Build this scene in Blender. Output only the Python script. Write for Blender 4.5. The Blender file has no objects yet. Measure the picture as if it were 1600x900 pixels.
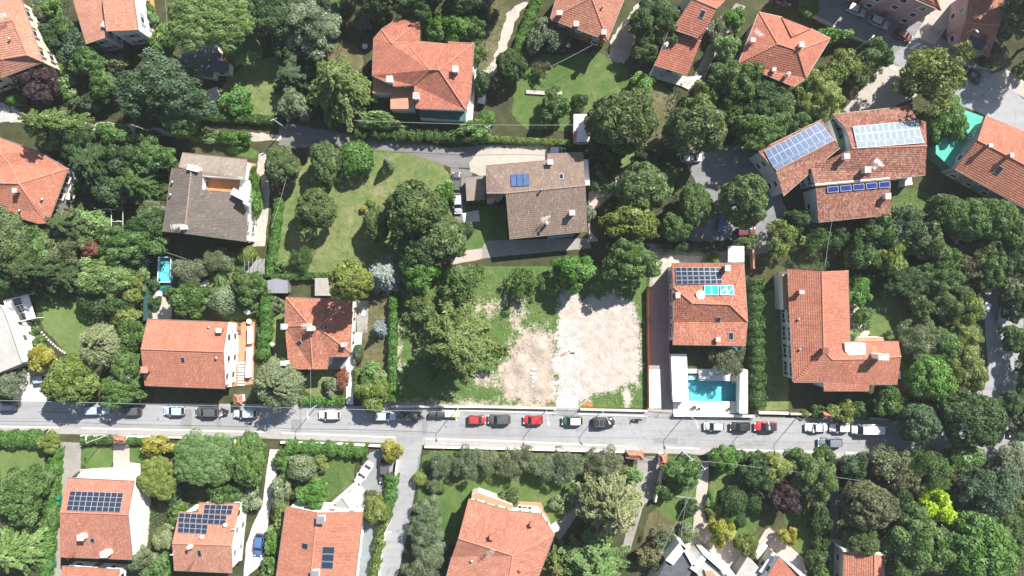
import bpy, math, random
import numpy as np
from mathutils import Vector, Matrix
from mathutils.geometry import tessellate_polygon

random.seed(7)
scene = bpy.context.scene
COL = scene.collection
CAM_H = 135.0          # flying height of the camera in metres
PPM = 8.0              # photograph pixels per metre on the ground

# ---------------------------------------------------------------- camera
cam = bpy.data.cameras.new('camera')
cam.sensor_width = 36.0
cam.angle = 2 * math.atan(100.0 / CAM_H)
cam.clip_end = 3000
cam_o = bpy.data.objects.new('camera', cam)
cam_o.location = (0, 0, CAM_H)
COL.objects.link(cam_o)
scene.camera = cam_o

# ---------------------------------------------------------------- sky, sun, exposure
SUN_EL = math.radians(45.0)
SUN_DIR = Vector((0.64, 0.77, 0)).normalized() * math.cos(SUN_EL) + Vector((0, 0, math.sin(SUN_EL)))
w = bpy.data.worlds.new('World')
scene.world = w
w.use_nodes = True
nt = w.node_tree
bg = nt.nodes['Background']
sky = nt.nodes.new('ShaderNodeTexSky')
sky.sky_type = 'NISHITA'
sky.sun_disc = False
sky.sun_elevation = SUN_EL
sky.sun_rotation = math.atan2(SUN_DIR.x, SUN_DIR.y)
sky.air_density = 1.0
sky.dust_density = 1.0
nt.links.new(sky.outputs[0], bg.inputs[0])
bg.inputs[1].default_value = 0.072
sun = bpy.data.lights.new('sun', 'SUN')
sun.energy = 5.0
sun.angle = math.radians(0.53)
sun.color = (1.0, 0.955, 0.89)
sun_o = bpy.data.objects.new('sun', sun)
sun_o.rotation_euler = (-SUN_DIR).to_track_quat('-Z', 'Y').to_euler()
sun_o.location = SUN_DIR * 300
COL.objects.link(sun_o)
scene.view_settings.view_transform = 'Standard'
scene.view_settings.look = 'None'
scene.view_settings.exposure = 0.98
scene.view_settings.gamma = 1.0
scene.view_settings.use_curve_mapping = False
scene.render.engine = 'CYCLES'
cy = scene.cycles
cy.max_bounces = 6
cy.diffuse_bounces = 3
cy.glossy_bounces = 2
cy.transmission_bounces = 4
cy.transparent_max_bounces = 6
cy.caustics_reflective = False
cy.caustics_refractive = False
cy.use_denoising = True
cy.denoising_prefilter = 'ACCURATE'
scene.render.film_transparent = False

# ---------------------------------------------------------------- coordinates
def U(px, py, z=0.0):
    """point at height z that lies where the survey photograph shows (px, py)"""
    k = (CAM_H - z) / CAM_H / PPM
    return Vector(((px - 800) * k, (450 - py) * k, z))

# ---------------------------------------------------------------- materials
MATS = {}
class NT:
    """small helper to write node trees"""
    def __init__(s, name):
        s.m = bpy.data.materials.new(name); s.m.use_nodes = True
        s.t = s.m.node_tree; s.n = s.t.nodes; s.l = s.t.links
        s.b = s.n['Principled BSDF']; s.o = s.n['Material Output']
        MATS[name] = s.m
    def new(s, ty, **kw):
        n = s.n.new(ty)
        for k, v in kw.items():
            if k.startswith('i_'):
                key = k[2:]
                key = int(key) if key.isdigit() else key
                s.set(n, key, v)
            else: setattr(n, k, v)
        return n
    def set(s, n, key, v):
        i = n.inputs[key]
        if hasattr(v, 'is_output') or isinstance(v, bpy.types.NodeSocket): s.l.new(v, i)
        else: i.default_value = v
    def pos(s): return s.new('ShaderNodeNewGeometry').outputs['Position']
    def noise(s, scale, detail=4, rough=.6, vec=None, dist=0.):
        n = s.new('ShaderNodeTexNoise'); n.inputs['Scale'].default_value = scale
        n.inputs['Detail'].default_value = detail; n.inputs['Roughness'].default_value = rough
        n.inputs['Distortion'].default_value = dist
        s.l.new(vec if vec else s.pos(), n.inputs['Vector']); return n.outputs['Fac']
    def ramp(s, fac, stops, interp='LINEAR'):
        r = s.new('ShaderNodeValToRGB'); e = r.color_ramp.elements; r.color_ramp.interpolation = interp
        while len(e) < len(stops): e.new(.5)
        for q, (p, c) in zip(e, stops):
            q.position = p; q.color = (*c, 1) if len(c) == 3 else c
        s.l.new(fac, r.inputs[0]); return r.outputs[0]
    def mix(s, fac, a, b, mode='MIX'):
        n = s.new('ShaderNodeMix', data_type='RGBA', blend_type=mode)
        for k, v in ((0, fac), (6, a), (7, b)):
            if isinstance(v, bpy.types.NodeSocket): s.l.new(v, n.inputs[k])
            elif k == 0: n.inputs[0].default_value = v
            else: n.inputs[k].default_value = (*v, 1) if len(v) == 3 else v
        return n.outputs[2]
    def math(s, op, a, b=0., c=None):
        n = s.new('ShaderNodeMath', operation=op)
        for k, v in enumerate((a, b, c)):
            if v is None: continue
            if isinstance(v, bpy.types.NodeSocket): s.l.new(v, n.inputs[k])
            else: n.inputs[k].default_value = v
        return n.outputs[0]
    def bump(s, h, dist=.05, strength=.6):
        n = s.new('ShaderNodeBump'); n.inputs['Strength'].default_value = strength
        n.inputs['Distance'].default_value = dist
        s.l.new(h, n.inputs['Height']); s.l.new(n.outputs[0], s.b.inputs['Normal'])
    def col(s, c):
        if isinstance(c, bpy.types.NodeSocket): s.l.new(c, s.b.inputs['Base Color'])
        else: s.b.inputs['Base Color'].default_value = (*c, 1)
    def rough(s, r, spec=None, metal=None):
        s.b.inputs['Roughness'].default_value = r
        if spec is not None: s.b.inputs['Specular IOR Level'].default_value = spec
        if metal is not None: s.b.inputs['Metallic'].default_value = metal

def plain(name, c, rough=.7, var=.15, scale=1.5, spec=.3, metal=0., bump=0.):
    """one colour with weathering noise at two scales"""
    t = NT(name)
    n1 = t.noise(scale, 5); n2 = t.noise(scale * 9, 3)
    f = t.math('ADD', t.math('MULTIPLY', n1, .65), t.math('MULTIPLY', n2, .35))
    lo = tuple(x * (1 - var) for x in c); hi = tuple(min(1, x * (1 + var)) for x in c)
    t.col(t.ramp(f, [(.33, lo), (.67, hi)])); t.rough(rough, spec, metal)
    if bump: t.bump(n2, bump)
    return t.m

def ground_mat(name, stops, scales=(.08, .6, 4.), weights=(.4, .35, .25), rough=.9, bump=.04, speck=None, stretch=None):
    t = NT(name)
    ns = [t.noise(s, 5, .6) for s in scales]
    f = None
    for n, wt in zip(ns, weights):
        k = t.math('MULTIPLY', n, wt); f = k if f is None else t.math('ADD', f, k)
    c = t.ramp(f, stops)
    if speck:
        th, sc, colr = speck
        v = t.noise(sc, 3, .5)
        m = t.ramp(v, [(th, (0, 0, 0)), (th + .05, (1, 1, 1))])
        c = t.mix(m, c, colr)
    if name.startswith('lawn'):
        bare = t.ramp(t.noise(.33, 6, .72), [(.58, (0, 0, 0)), (.70, (1, 1, 1))])
        c = t.mix(t.math('MULTIPLY', bare, .55), c, (.27, .225, .13))
        dk = t.ramp(t.noise(1.1, 5, .7), [(.30, (1, 1, 1)), (.46, (0, 0, 0))])
        c = t.mix(t.math('MULTIPLY', dk, .5), c, (.035, .075, .020))
    t.col(c); t.rough(rough, .15)
    t.bump(t.noise(scales[-1] * 2.2, 4), bump, .7)
    return t.m

def road_mat(name, base):
    t = NT(name)
    p = t.pos(); mp = t.new('ShaderNodeMapping'); t.l.new(p, mp.inputs[0])
    mp.inputs['Rotation'].default_value = (0, 0, math.radians(1.45)); mp.inputs['Scale'].default_value = (.05, .9, 1)
    streak = t.noise(1.0, 5, .6, mp.outputs[0]); big = t.noise(.09, 5, .6); mid = t.noise(.7, 5, .65); fine = t.noise(11., 3)
    f = t.math('ADD', t.math('ADD', t.math('MULTIPLY', streak, .34), t.math('MULTIPLY', big, .28)), t.math('ADD', t.math('MULTIPLY', mid, .2), t.math('MULTIPLY', fine, .18)))
    c = t.ramp(f, [(.36, tuple(x * .74 for x in base)), (.5, base), (.64, tuple(x * 1.2 for x in base))])
    oil = t.ramp(t.noise(.55, 3, .5), [(.66, (0, 0, 0)), (.76, (1, 1, 1))]); c = t.mix(t.math('MULTIPLY', oil, .45), c, tuple(x * .5 for x in base))
    vo = t.new('ShaderNodeTexVoronoi', feature='DISTANCE_TO_EDGE'); vo.inputs['Scale'].default_value = .16; t.l.new(p, vo.inputs['Vector'])
    wv = t.math('ADD', vo.outputs['Distance'], t.math('MULTIPLY', t.math('SUBTRACT', mid, .5), .12))
    cr = t.ramp(wv, [(.0, (1, 1, 1)), (.012, (0, 0, 0))]); c = t.mix(t.math('MULTIPLY', cr, .25), c, tuple(x * .45 for x in base))
    t.col(c); t.rough(.88, .15); t.bump(fine, .012, .6)

def roof_mat(name, base, var=.16, mott=.0, pale=None, pale_amt=.0, hue=.06):
    """clay tiles: a tone for every tile, larger weather stains, pale lichen"""
    t = NT(name)
    uv = t.new('ShaderNodeUVMap').outputs[0]
    sp = t.new('ShaderNodeSeparateXYZ'); t.l.new(uv, sp.inputs[0])
    cx = t.math('FLOOR', t.math('MULTIPLY', sp.outputs[0], 1 / .27))
    cy_ = t.math('FLOOR', t.math('MULTIPLY', sp.outputs[1], 1 / .40))
    cb = t.new('ShaderNodeCombineXYZ'); t.l.new(cx, cb.inputs[0]); t.l.new(cy_, cb.inputs[1])
    wn = t.new('ShaderNodeTexWhiteNoise', noise_dimensions='3D'); t.l.new(cb.outputs[0], wn.inputs['Vector'])
    big = t.noise(.35, 5); fine = t.noise(5., 3)
    lo = tuple(x * (1 - var) for x in base); hi = tuple(x * (1 + var) for x in base)
    c = t.ramp(t.math('ADD', t.math('MULTIPLY', big, .75), t.math('MULTIPLY', fine, .25)), [(.3, lo), (.7, hi)])
    dark = tuple(x * .45 for x in base)
    lite = (min(1, base[0] * 1.25 + hue), base[1] * 1.5 + hue * .8, base[2] * 1.6 + hue * .6)
    tone = t.ramp(wn.outputs[0], [(0, dark), (.5, base), (1, lite)])
    c = t.mix(.12 + mott, c, tone)
    if pale:
        pm = t.ramp(t.noise(1.3, 6, .72), [(.62 - pale_amt, (0, 0, 0)), (.70 - pale_amt, (1, 1, 1))])
        c = t.mix(t.math('MULTIPLY', pm, .6), c, pale)
    # old stains running down the slope
    st = t.new('ShaderNodeMapping'); t.l.new(uv, st.inputs[0]); st.inputs['Scale'].default_value = (1.1, .12, 1)
    sn = t.noise(1.0, 4, .6, st.outputs[0])
    c = t.mix(t.math('MULTIPLY', t.ramp(sn, [(.5, (0, 0, 0)), (.75, (1, 1, 1))]), .35), c, tuple(x * .55 for x in base))
    wn2 = t.new('ShaderNodeTexWhiteNoise', noise_dimensions='3D')
    sc2 = t.new('ShaderNodeVectorMath', operation='ADD'); t.l.new(cb.outputs[0], sc2.inputs[0]); sc2.inputs[1].default_value = (31.7, 5.3, 2.)
    t.l.new(sc2.outputs[0], wn2.inputs['Vector'])
    odd = t.ramp(wn2.outputs[0], [(.965, (0, 0, 0)), (.97, (1, 1, 1))], 'CONSTANT')
    c = t.mix(t.math('MULTIPLY', odd, .5), c, tuple(min(1, x * 1.35 + .06) for x in base))
    blot = t.ramp(t.noise(.16, 4, .7), [(.45, (0, 0, 0)), (.68, (1, 1, 1))])
    c = t.mix(t.math('MULTIPLY', blot, .22), c, tuple(x * q for x, q in zip(base, (.62, .72, .8))))
    spk = t.ramp(t.noise(7., 2, .5), [(.66, (0, 0, 0)), (.72, (1, 1, 1))])
    c = t.mix(t.math('MULTIPLY', spk, .35), c, (.42, .36, .30))
    t.col(c); t.rough(.8, .2)
    wave = t.math('SINE', t.math('MULTIPLY', sp.outputs[0], 2 * math.pi / .27))
    t.bump(wave, .03, .5)
    return t.m

def leaf_mat():
    t = NT('foliage')
    oi = t.new('ShaderNodeObjectInfo')
    rnd = t.new('ShaderNodeNewGeometry').outputs['Random Per Island']
    at = t.new('ShaderNodeAttribute', attribute_name='tone').outputs['Fac']
    v = t.math('ADD', t.math('MULTIPLY', rnd, .55), t.math('MULTIPLY', at, .75))       # 0 .. 1.3
    hsv = t.new('ShaderNodeHueSaturation')
    t.l.new(oi.outputs['Color'], hsv.inputs['Color'])
    t.l.new(t.math('ADD', .482, t.math('MULTIPLY', rnd, .036)), hsv.inputs['Hue'])
    t.l.new(t.math('ADD', .42, v), hsv.inputs['Value'])
    t.l.new(t.math('SUBTRACT', 1.12, t.math('MULTIPLY', at, .25)), hsv.inputs['Saturation'])
    t.col(hsv.outputs[0]); t.rough(.55, .25)
    tr = t.new('ShaderNodeBsdfTranslucent')
    h2 = t.new('ShaderNodeHueSaturation'); t.l.new(hsv.outputs[0], h2.inputs['Color'])
    h2.inputs['Hue'].default_value = .485; h2.inputs['Value'].default_value = 1.25
    t.l.new(h2.outputs[0], tr.inputs[0])
    mx = t.new('ShaderNodeMixShader'); mx.inputs[0].default_value = .28
    t.l.new(t.b.outputs[0], mx.inputs[1]); t.l.new(tr.outputs[0], mx.inputs[2])
    t.l.new(mx.outputs[0], t.o.inputs['Surface'])
    return t.m
leaf_mat()

def paint_mat(name='car_paint', rough=.3):
    t = NT(name)
    oi = t.new('ShaderNodeObjectInfo')
    n = t.noise(3, 3)
    c = t.mix(t.math('MULTIPLY', n, .25), oi.outputs['Color'], (.25, .23, .2))
    t.col(c); t.rough(rough, .5)
    t.b.inputs['Coat Weight'].default_value = .6; t.b.inputs['Coat Roughness'].default_value = .08
    return t.m
paint_mat()
def tint_mat(name='tinted', rough=.7):
    t = NT(name)
    oi = t.new('ShaderNodeObjectInfo')
    n = t.noise(2.5, 4)
    hs = t.new('ShaderNodeHueSaturation'); t.l.new(oi.outputs['Color'], hs.inputs['Color'])
    t.l.new(t.math('ADD', .82, t.math('MULTIPLY', n, .36)), hs.inputs['Value'])
    t.col(hs.outputs[0]); t.rough(rough, .3); return t.m
tint_mat()
plain('glass_dark', (.02, .025, .03), .08, .2, 2, .8)
plain('tyre', (.02, .02, .02), .85)
plain('rim', (.45, .45, .46), .35, .1, 3, .5, .8)
plain('lamp_clear', (.75, .76, .78), .12, .05, 3, .8)
plain('lamp_red', (.45, .02, .02), .2, .1, 3, .7)
plain('white_paint', (.78, .77, .74), .6, .07, .8)
plain('white_wall', (.77, .755, .72), .85, .1, .5, .2)
plain('cream_wall', (.62, .54, .40), .85, .12, .5, .2)
plain('yellow_wall', (.60, .45, .22), .85, .12, .5, .2)
plain('grey_wall', (.36, .36, .35), .85, .14, .5, .2)
plain('pink_wall', (.46, .30, .30), .85, .12, .5, .2)
plain('brown_wall', (.33, .20, .13), .85, .14, .5, .2)
plain('blue_white_wall', (.58, .64, .66), .85, .1, .5, .2)
plain('concrete', (.42, .40, .37), .9, .2, .7, .2, 0, .02)
plain('pale_concrete', (.60, .56, .50), .9, .16, .6, .2, 0, .02)
plain('flat_roof_taupe', (.24, .20, .17), .9, .16, .5, .2)
plain('flat_roof_grey', (.40, .39, .37), .9, .16, .5, .2)
plain('dark_felt', (.09, .095, .105), .85, .35, .6, .2)
plain('shed_metal', (.30, .305, .33), .5, .12, 1.5, .4, .3)
plain('metal_grey', (.42, .43, .44), .45, .12, 2, .5, .6)
plain('metal_pale', (.68, .69, .70), .5, .08, 2, .5, .2)
plain('gutter_mat', (.32, .25, .21), .5, .2, 2, .5, .3)
plain('bark', (.085, .065, .05), .95, .35, 4, .1, 0, .03)
plain('bark_pale', (.26, .23, .19), .95, .3, 4, .1, 0, .03)
plain('wood', (.24, .15, .085), .8, .3, 3)
plain('wood_grey', (.33, .30, .27), .85, .25, 3)
plain('terracotta', (.46, .24, .15), .85, .16, .9, .2)
plain('terracotta_orange', (.52, .24, .10), .85, .16, .9, .2)
plain('chimney_brick', (.36, .17, .11), .9, .2, 3, .2)
plain('green_metal', (.22, .30, .17), .6, .15, .6)
plain('teal_sheet', (.06, .42, .30), .6, .25, .35, .3)
plain('teal_wall', (.05, .12, .12), .8, .2, .6, .2)
plain('green_plastic', (.03, .20, .10), .5, .1)
plain('blue_tarp', (.03, .16, .55), .5, .2, 2)
plain('orange_plastic', (.70, .16, .05), .6, .15, 2)
plain('red_plastic', (.60, .06, .05), .5, .1)
plain('black_plastic', (.025, .025, .027), .5, .2, 3)
plain('cell_dark', (.025, .035, .06), .18, .25, 2, .7)
plain('cell_blue', (.062, .115, .215), .2, .22, 1.2, .7)
plain('cell_sky_sheen', (.22, .285, .315), .65, .15, 1.2, .1)  # pale tone stands in for sky and sun reflected off the panels
plain('frame_pale', (.66, .68, .69), .7, .05, 2, .1)
plain('cell_navy', (.03, .045, .22), .15, .35, 2.5, .7)
plain('panel_frame', (.45, .48, .53), .5, .05, 2, .4, .2)
plain('ridge_clay', (.47, .22, .15), .85, .15, 2.5, .2)
plain('ridge_brown', (.30, .23, .19), .85, .15, 2.5, .2)
plain('awning_stripe', (.25, .33, .38), .7, .25, 2)
plain('stone', (.42, .39, .34), .9, .25, 1.5, .2)
plain('wire_mat', (.34, .35, .35), .6, .05)
plain('rust', (.20, .09, .05), .85, .3, 3)
plain('railing', (.06, .06, .065), .5, .1, 3)

roof_mat('roof_red', (.375, .138, .090), .14, .14, (.44, .19, .12), -.04)
roof_mat('roof_orange', (.41, .165, .105), .12, .10)
roof_mat('roof_coral', (.40, .170, .115), .15, .16, (.50, .29, .21), -.01)
roof_mat('roof_rust', (.38, .148, .095), .14, .12, (.44, .20, .13), -.05)
roof_mat('roof_salmon', (.42, .200, .135), .12, .12, (.50, .27, .19), -.02)
roof_mat('roof_brown', (.215, .155, .122), .14, .16, (.26, .19, .15), -.05, .02)
roof_mat('roof_dark', (.150, .125, .105), .14, .14, None, 0, .01)
roof_mat('roof_taupe', (.26, .215, .175), .12, .10, None, 0, .01)
roof_mat('roof_mottled', (.26, .112, .078), .22, .50, (.45, .33, .26), .03, .09)
roof_mat('roof_old', (.36, .14, .088), .18, .28, (.58, .40, .31), .03, .06)
roof_mat('roof_weathered', (.34, .15, .10), .16, .2, (.60, .50, .42), .0, .05)

g = ground_mat
g('soil', [(.36, (.028, .034, .016)), (.48, (.055, .060, .026)), (.58, (.085, .085, .040)), (.68, (.15, .125, .075))], (.07, .5, 3.))
g('lawn_green', [(.36, (.052, .100, .026)), (.48, (.080, .138, .036)), (.57, (.115, .160, .050)), (.66, (.20, .19, .09))], (.09, .5, 5.))
g('lawn_dry', [(.36, (.080, .125, .036)), (.46, (.122, .165, .052)), (.55, (.175, .195, .078)), (.64, (.29, .255, .145))], (.10, .55, 3.), (.3, .4, .3))
g('lawn_mown', [(.36, (.090, .142, .042)), (.5, (.125, .178, .056)), (.65, (.165, .205, .076))], (.12, .5, 5.), (.45, .3, .25))
g('lawn_rough', [(.34, (.045, .090, .022)), (.48, (.078, .128, .034)), (.55, (.115, .142, .048)), (.61, (.20, .17, .10)), (.70, (.30, .235, .16))], (.13, .7, 4.))
g('scrub', [(.36, (.06, .075, .03)), (.5, (.12, .11, .055)), (.64, (.24, .19, .12))], (.15, .8, 5.))
road_mat('asphalt', (.30, .302, .308))
road_mat('asphalt_dark', (.185, .183, .180))
road_mat('asphalt_lane', (.215, .215, .218))
g('asphalt_patch', [(.34, (.20, .20, .205)), (.66, (.27, .27, .27))], (.3, 1.5, 9.), rough=.9, bump=.01)
g('pavement_mat', [(.34, (.29, .275, .265)), (.66, (.40, .385, .37))], (.15, 1.2, 8.), bump=.012)
g('kerb_mat', [(.34, (.48, .46, .43)), (.66, (.62, .60, .56))], (.3, 1.5, 8.), bump=.01)
g('gravel', [(.34, (.30, .275, .235)), (.5, (.42, .385, .33)), (.66, (.55, .51, .45))], (.15, 1.2, 9.), bump=.05)
g('rubble_mat', [(.36, (.36, .28, .215)), (.48, (.45, .375, .31)), (.58, (.50, .45, .395)), (.68, (.58, .54, .49))], (.10, .9, 7.), bump=.08)
g('rubble_white', [(.36, (.34, .325, .30)), (.5, (.43, .42, .405)), (.66, (.53, .52, .51))], (.2, 1.1, 8.), bump=.07)
g('earth_heap', [(.36, (.30, .225, .16)), (.5, (.40, .32, .25)), (.66, (.50, .42, .34))], (.25, 1.2, 7.), bump=.10)
g('paver_pink', [(.34, (.36, .29, .25)), (.5, (.43, .36, .32)), (.66, (.50, .44, .40))], (.2, 1.2, 9.), bump=.02)
g('paver_grey', [(.34, (.22, .20, .18)), (.5, (.29, .27, .245)), (.66, (.37, .345, .32))], (.2, 1.4, 9.), bump=.02)
g('court_blue', [(.34, (.20, .225, .225)), (.66, (.29, .315, .31))], (.2, 1.4, 9.), bump=.01)
g('sand_concrete', [(.34, (.33, .295, .25)), (.5, (.39, .355, .31)), (.66, (.45, .42, .375))], (.1, .8, 8.), bump=.012)
g('white_deck', [(.34, (.66, .64, .60)), (.66, (.76, .745, .72))], (.3, 1.5, 8.), bump=.006)
g('pool_tile', [(.34, (.22, .58, .63)), (.66, (.27, .66, .70))], (.4, 2., 9.), bump=.004)

def water_mat():
    t = NT('pool_water')
    t.n.remove(t.b)
    gl = t.new('ShaderNodeBsdfGlossy'); gl.inputs['Roughness'].default_value = .03
    gl.inputs['Color'].default_value = (.9, .95, 1, 1)
    tr = t.new('ShaderNodeBsdfTransparent'); tr.inputs[0].default_value = (.72, .93, .96, 1)
    fr = t.new('ShaderNodeFresnel'); fr.inputs['IOR'].default_value = 1.33
    bp = t.new('ShaderNodeBump'); bp.inputs['Strength'].default_value = .25; bp.inputs['Distance'].default_value = .03
    t.l.new(t.noise(2.2, 3), bp.inputs['Height'])
    t.l.new(bp.outputs[0], gl.inputs['Normal']); t.l.new(bp.outputs[0], fr.inputs['Normal'])
    mx = t.new('ShaderNodeMixShader')
    t.l.new(fr.outputs[0], mx.inputs[0]); t.l.new(tr.outputs[0], mx.inputs[1]); t.l.new(gl.outputs[0], mx.inputs[2])
    t.l.new(mx.outputs[0], t.o.inputs['Surface'])
water_mat()
def glass_mat():
    t = NT('pane_glass')
    t.n.remove(t.b)
    gl = t.new('ShaderNodeBsdfGlossy'); gl.inputs['Roughness'].default_value = .05
    tr = t.new('ShaderNodeBsdfTransparent'); tr.inputs[0].default_value = (.75, .80, .82, 1)
    mx = t.new('ShaderNodeMixShader'); mx.inputs[0].default_value = .15
    t.l.new(tr.outputs[0], mx.inputs[1]); t.l.new(gl.outputs[0], mx.inputs[2])
    t.l.new(mx.outputs[0], t.o.inputs['Surface'])
glass_mat()

# ---------------------------------------------------------------- mesh helpers
class MB:
    def __init__(s): s.v = []; s.f = []; s.mi = []; s.uv = []
    def quad(s, pts, m=0, uv=None):
        k = len(s.v); s.v += [tuple(p) for p in pts]; s.f.append(tuple(range(k, k + len(pts)))); s.mi.append(m)
        s.uv.append(uv)
    def box(s, c, size, rz=0., m=0, taper=1.):
        cx, cy_, cz = c; a, b, h = size[0] / 2, size[1] / 2, size[2] / 2
        co, si = math.cos(rz), math.sin(rz); k = len(s.v)
        for dz, tp in ((-h, 1), (h, taper)):
            for x, y in ((-a, -b), (a, -b), (a, b), (-a, b)):
                x *= tp; y *= tp
                s.v.append((cx + x * co - y * si, cy_ + x * si + y * co, cz + dz))
        for f in ((3, 2, 1, 0), (4, 5, 6, 7), (0, 1, 5, 4), (1, 2, 6, 5), (2, 3, 7, 6), (3, 0, 4, 7)):
            s.f.append(tuple(k + i for i in f)); s.mi.append(m); s.uv.append(None)
        return s
    def prism(s, poly, z0, z1, m=0, mside=None, cap=True):
        """poly: list of (x, y); z0, z1 numbers or lists"""
        n = len(poly); k = len(s.v); mside = m if mside is None else mside
        area = sum(poly[i][0] * poly[(i + 1) % n][1] - poly[(i + 1) % n][0] * poly[i][1] for i in range(n))
        if area < 0:
            poly = poly[::-1]
            if isinstance(z1, (list, tuple)): z1 = z1[::-1]
        zz = z1 if isinstance(z1, (list, tuple)) else [z1] * n
        s.v += [(p[0], p[1], z0) for p in poly] + [(p[0], p[1], q) for p, q in zip(poly, zz)]
        for i in range(n):
            j = (i + 1) % n
            s.f.append((k + i, k + j, k + n + j, k + n + i)); s.mi.append(mside); s.uv.append(None)
        tri = tessellate_polygon([[Vector((p[0], p[1], 0)) for p in poly]]) if cap else []
        for a, b, c in tri:
            va, vb, vc = (Vector((poly[i][0], poly[i][1], 0)) for i in (a, b, c))
            if (vb - va).cross(vc - va).z < 0: b, c = c, b
            s.f.append((k + n + a, k + n + b, k + n + c)); s.mi.append(m); s.uv.append(None)
        return s
    def tube(s, pts, radii, n=6, m=0, cap=True):
        pts = [Vector(p) for p in pts]
        if not isinstance(radii, (list, tuple)): radii = [radii] * len(pts)
        k = len(s.v); ref = None
        for i, p in enumerate(pts):
            d = (pts[min(i + 1, len(pts) - 1)] - pts[max(i - 1, 0)]).normalized()
            if ref is None or abs(ref.dot(d)) > .95:
                ref = Vector((0, 0, 1)) if abs(d.z) < .9 else Vector((1, 0, 0))
            a = d.cross(ref).normalized(); b = a.cross(d)
            for j in range(n):
                t = 2 * math.pi * j / n
                s.v.append(tuple(p + (a * math.cos(t) + b * math.sin(t)) * radii[i]))
        for i in range(len(pts) - 1):
            for j in range(n):
                q = (j + 1) % n
                s.f.append((k + i * n + j, k + i * n + q, k + (i + 1) * n + q, k + (i + 1) * n + j)); s.mi.append(m); s.uv.append(None)
        if cap:
            s.f.append(tuple(k + j for j in range(n))[::-1]); s.mi.append(m); s.uv.append(None)
            e = k + (len(pts) - 1) * n
            s.f.append(tuple(e + j for j in range(n))); s.mi.append(m); s.uv.append(None)
        return s
    def build(s, name, mats, parent=None, origin=None, smooth=False):
        if isinstance(mats, str): mats = [mats]
        o3 = Vector(origin) if origin is not None else Vector((0, 0, 0))
        me = bpy.data.meshes.new(name)
        me.from_pydata([(p[0] - o3.x, p[1] - o3.y, p[2] - o3.z) for p in s.v], [], s.f)
        for mname in mats: me.materials.append(MATS[mname])
        me.polygons.foreach_set('material_index', s.mi)
        if smooth: me.polygons.foreach_set('use_smooth', [True] * len(s.f))
        if any(u is not None for u in s.uv):
            ul = me.uv_layers.new(name='UVMap'); flat = []
            for f, u in zip(s.f, s.uv):
                flat += [c for q in (u or [(0, 0)] * len(f)) for c in q]
            ul.data.foreach_set('uv', flat)
        me.update()
        return link(name, me, parent)

def link(name, data, parent=None, loc=None, rz=None):
    o = bpy.data.objects.new(name, data); COL.objects.link(o)
    if parent is not None: o.parent = parent
    if loc is not None: o.location = loc
    if rz is not None: o.rotation_euler = (0, 0, rz)
    return o
LABELS = {}
def tag(o, label, cat, group=None):
    LABELS[label] = LABELS.get(label, 0) + 1
    o['label'] = label; o['category'] = cat
    if group: o['group'] = group
    return o
def struct(o, kind='structure', label=None):
    o['kind'] = kind
    if label: o['label'] = label
    return o
def empty(name, loc, rz=0.):
    o = link(name, None, None, loc, rz); o.empty_display_size = .3
    return o
def copy_tree(src, parent=None):
    c = src.copy(); COL.objects.link(c); c.parent = parent
    for ch in src.children: copy_tree(ch, c)
    return c
def setcol(o, c, names=None):
    if names is None or o.name.split('.')[0] in names: o.color = (*c, 1)
    for ch in o.children: setcol(ch, c, names)

def dense(pts, step=.7, jit=0., rng=random, closed=True):
    """subdivide a ground polygon and roughen its outline"""
    out = []; n = len(pts)
    for i in range(n if closed else n - 1):
        a = Vector(pts[i][:2]); b = Vector(pts[(i + 1) % n][:2]); d = b - a
        m = max(1, int(d.length / step)); nrm = Vector((-d.y, d.x)).normalized() if d.length > 1e-6 else Vector((0, 0))
        for k in range(m):
            j = rng.uniform(-jit, jit) if jit else 0
            out.append(a + d * (k / m) + nrm * j)
    if not closed: out.append(Vector(pts[-1][:2]))
    return out
def smooth_poly(pts, it=2):
    P = [Vector(p[:2]) for p in pts]
    for _ in range(it):
        Q = []
        for i in range(len(P)):
            a, b = P[i], P[(i + 1) % len(P)]
            Q += [a * .75 + b * .25, a * .25 + b * .75]
        P = Q
    return P
ZL = [0.0]
def sheet(name, px, mat, z, jit=0., soft=0, kind='structure', label=None, thick=0.):
    """a flat ground area given by its outline in survey pixels"""
    pts = [U(*p) for p in px]
    if soft: pts = smooth_poly(pts, soft)
    if jit: pts = dense(pts, .6, jit)
    ZL[0] += .00004; z += ZL[0]
    P = [Vector((p[0], p[1], z)) for p in pts]
    m = MB()
    area = sum(P[i].x * P[(i + 1) % len(P)].y - P[(i + 1) % len(P)].x * P[i].y for i in range(len(P)))
    if area < 0: P = P[::-1]
    m.v = [tuple(p) for p in P]
    for a, b, c in tessellate_polygon([P]):
        if (P[b] - P[a]).cross(P[c] - P[a]).z < 0: b, c = c, b
        m.f.append((a, b, c)); m.mi.append(0); m.uv.append(None)
    if thick:
        n = len(P); m.v += [(p.x, p.y, z - thick) for p in P]
        for i in range(n):
            j = (i + 1) % n; m.f.append((i, n + i, n + j, j)); m.mi.append(0); m.uv.append(None)
    o = m.build(name, mat); struct(o, kind, label)
    return o
def slab(name, px, z0, z1, mat, parent=None, origin=None, side=None):
    """solid block whose TOP outline is seen at these survey pixels"""
    pts = [U(p[0], p[1], z1) for p in px]
    m = MB().prism([(p.x, p.y) for p in pts], z0, z1, 0, 1 if side else 0)
    return m.build(name, [mat, side] if side else mat, parent, origin)
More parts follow.
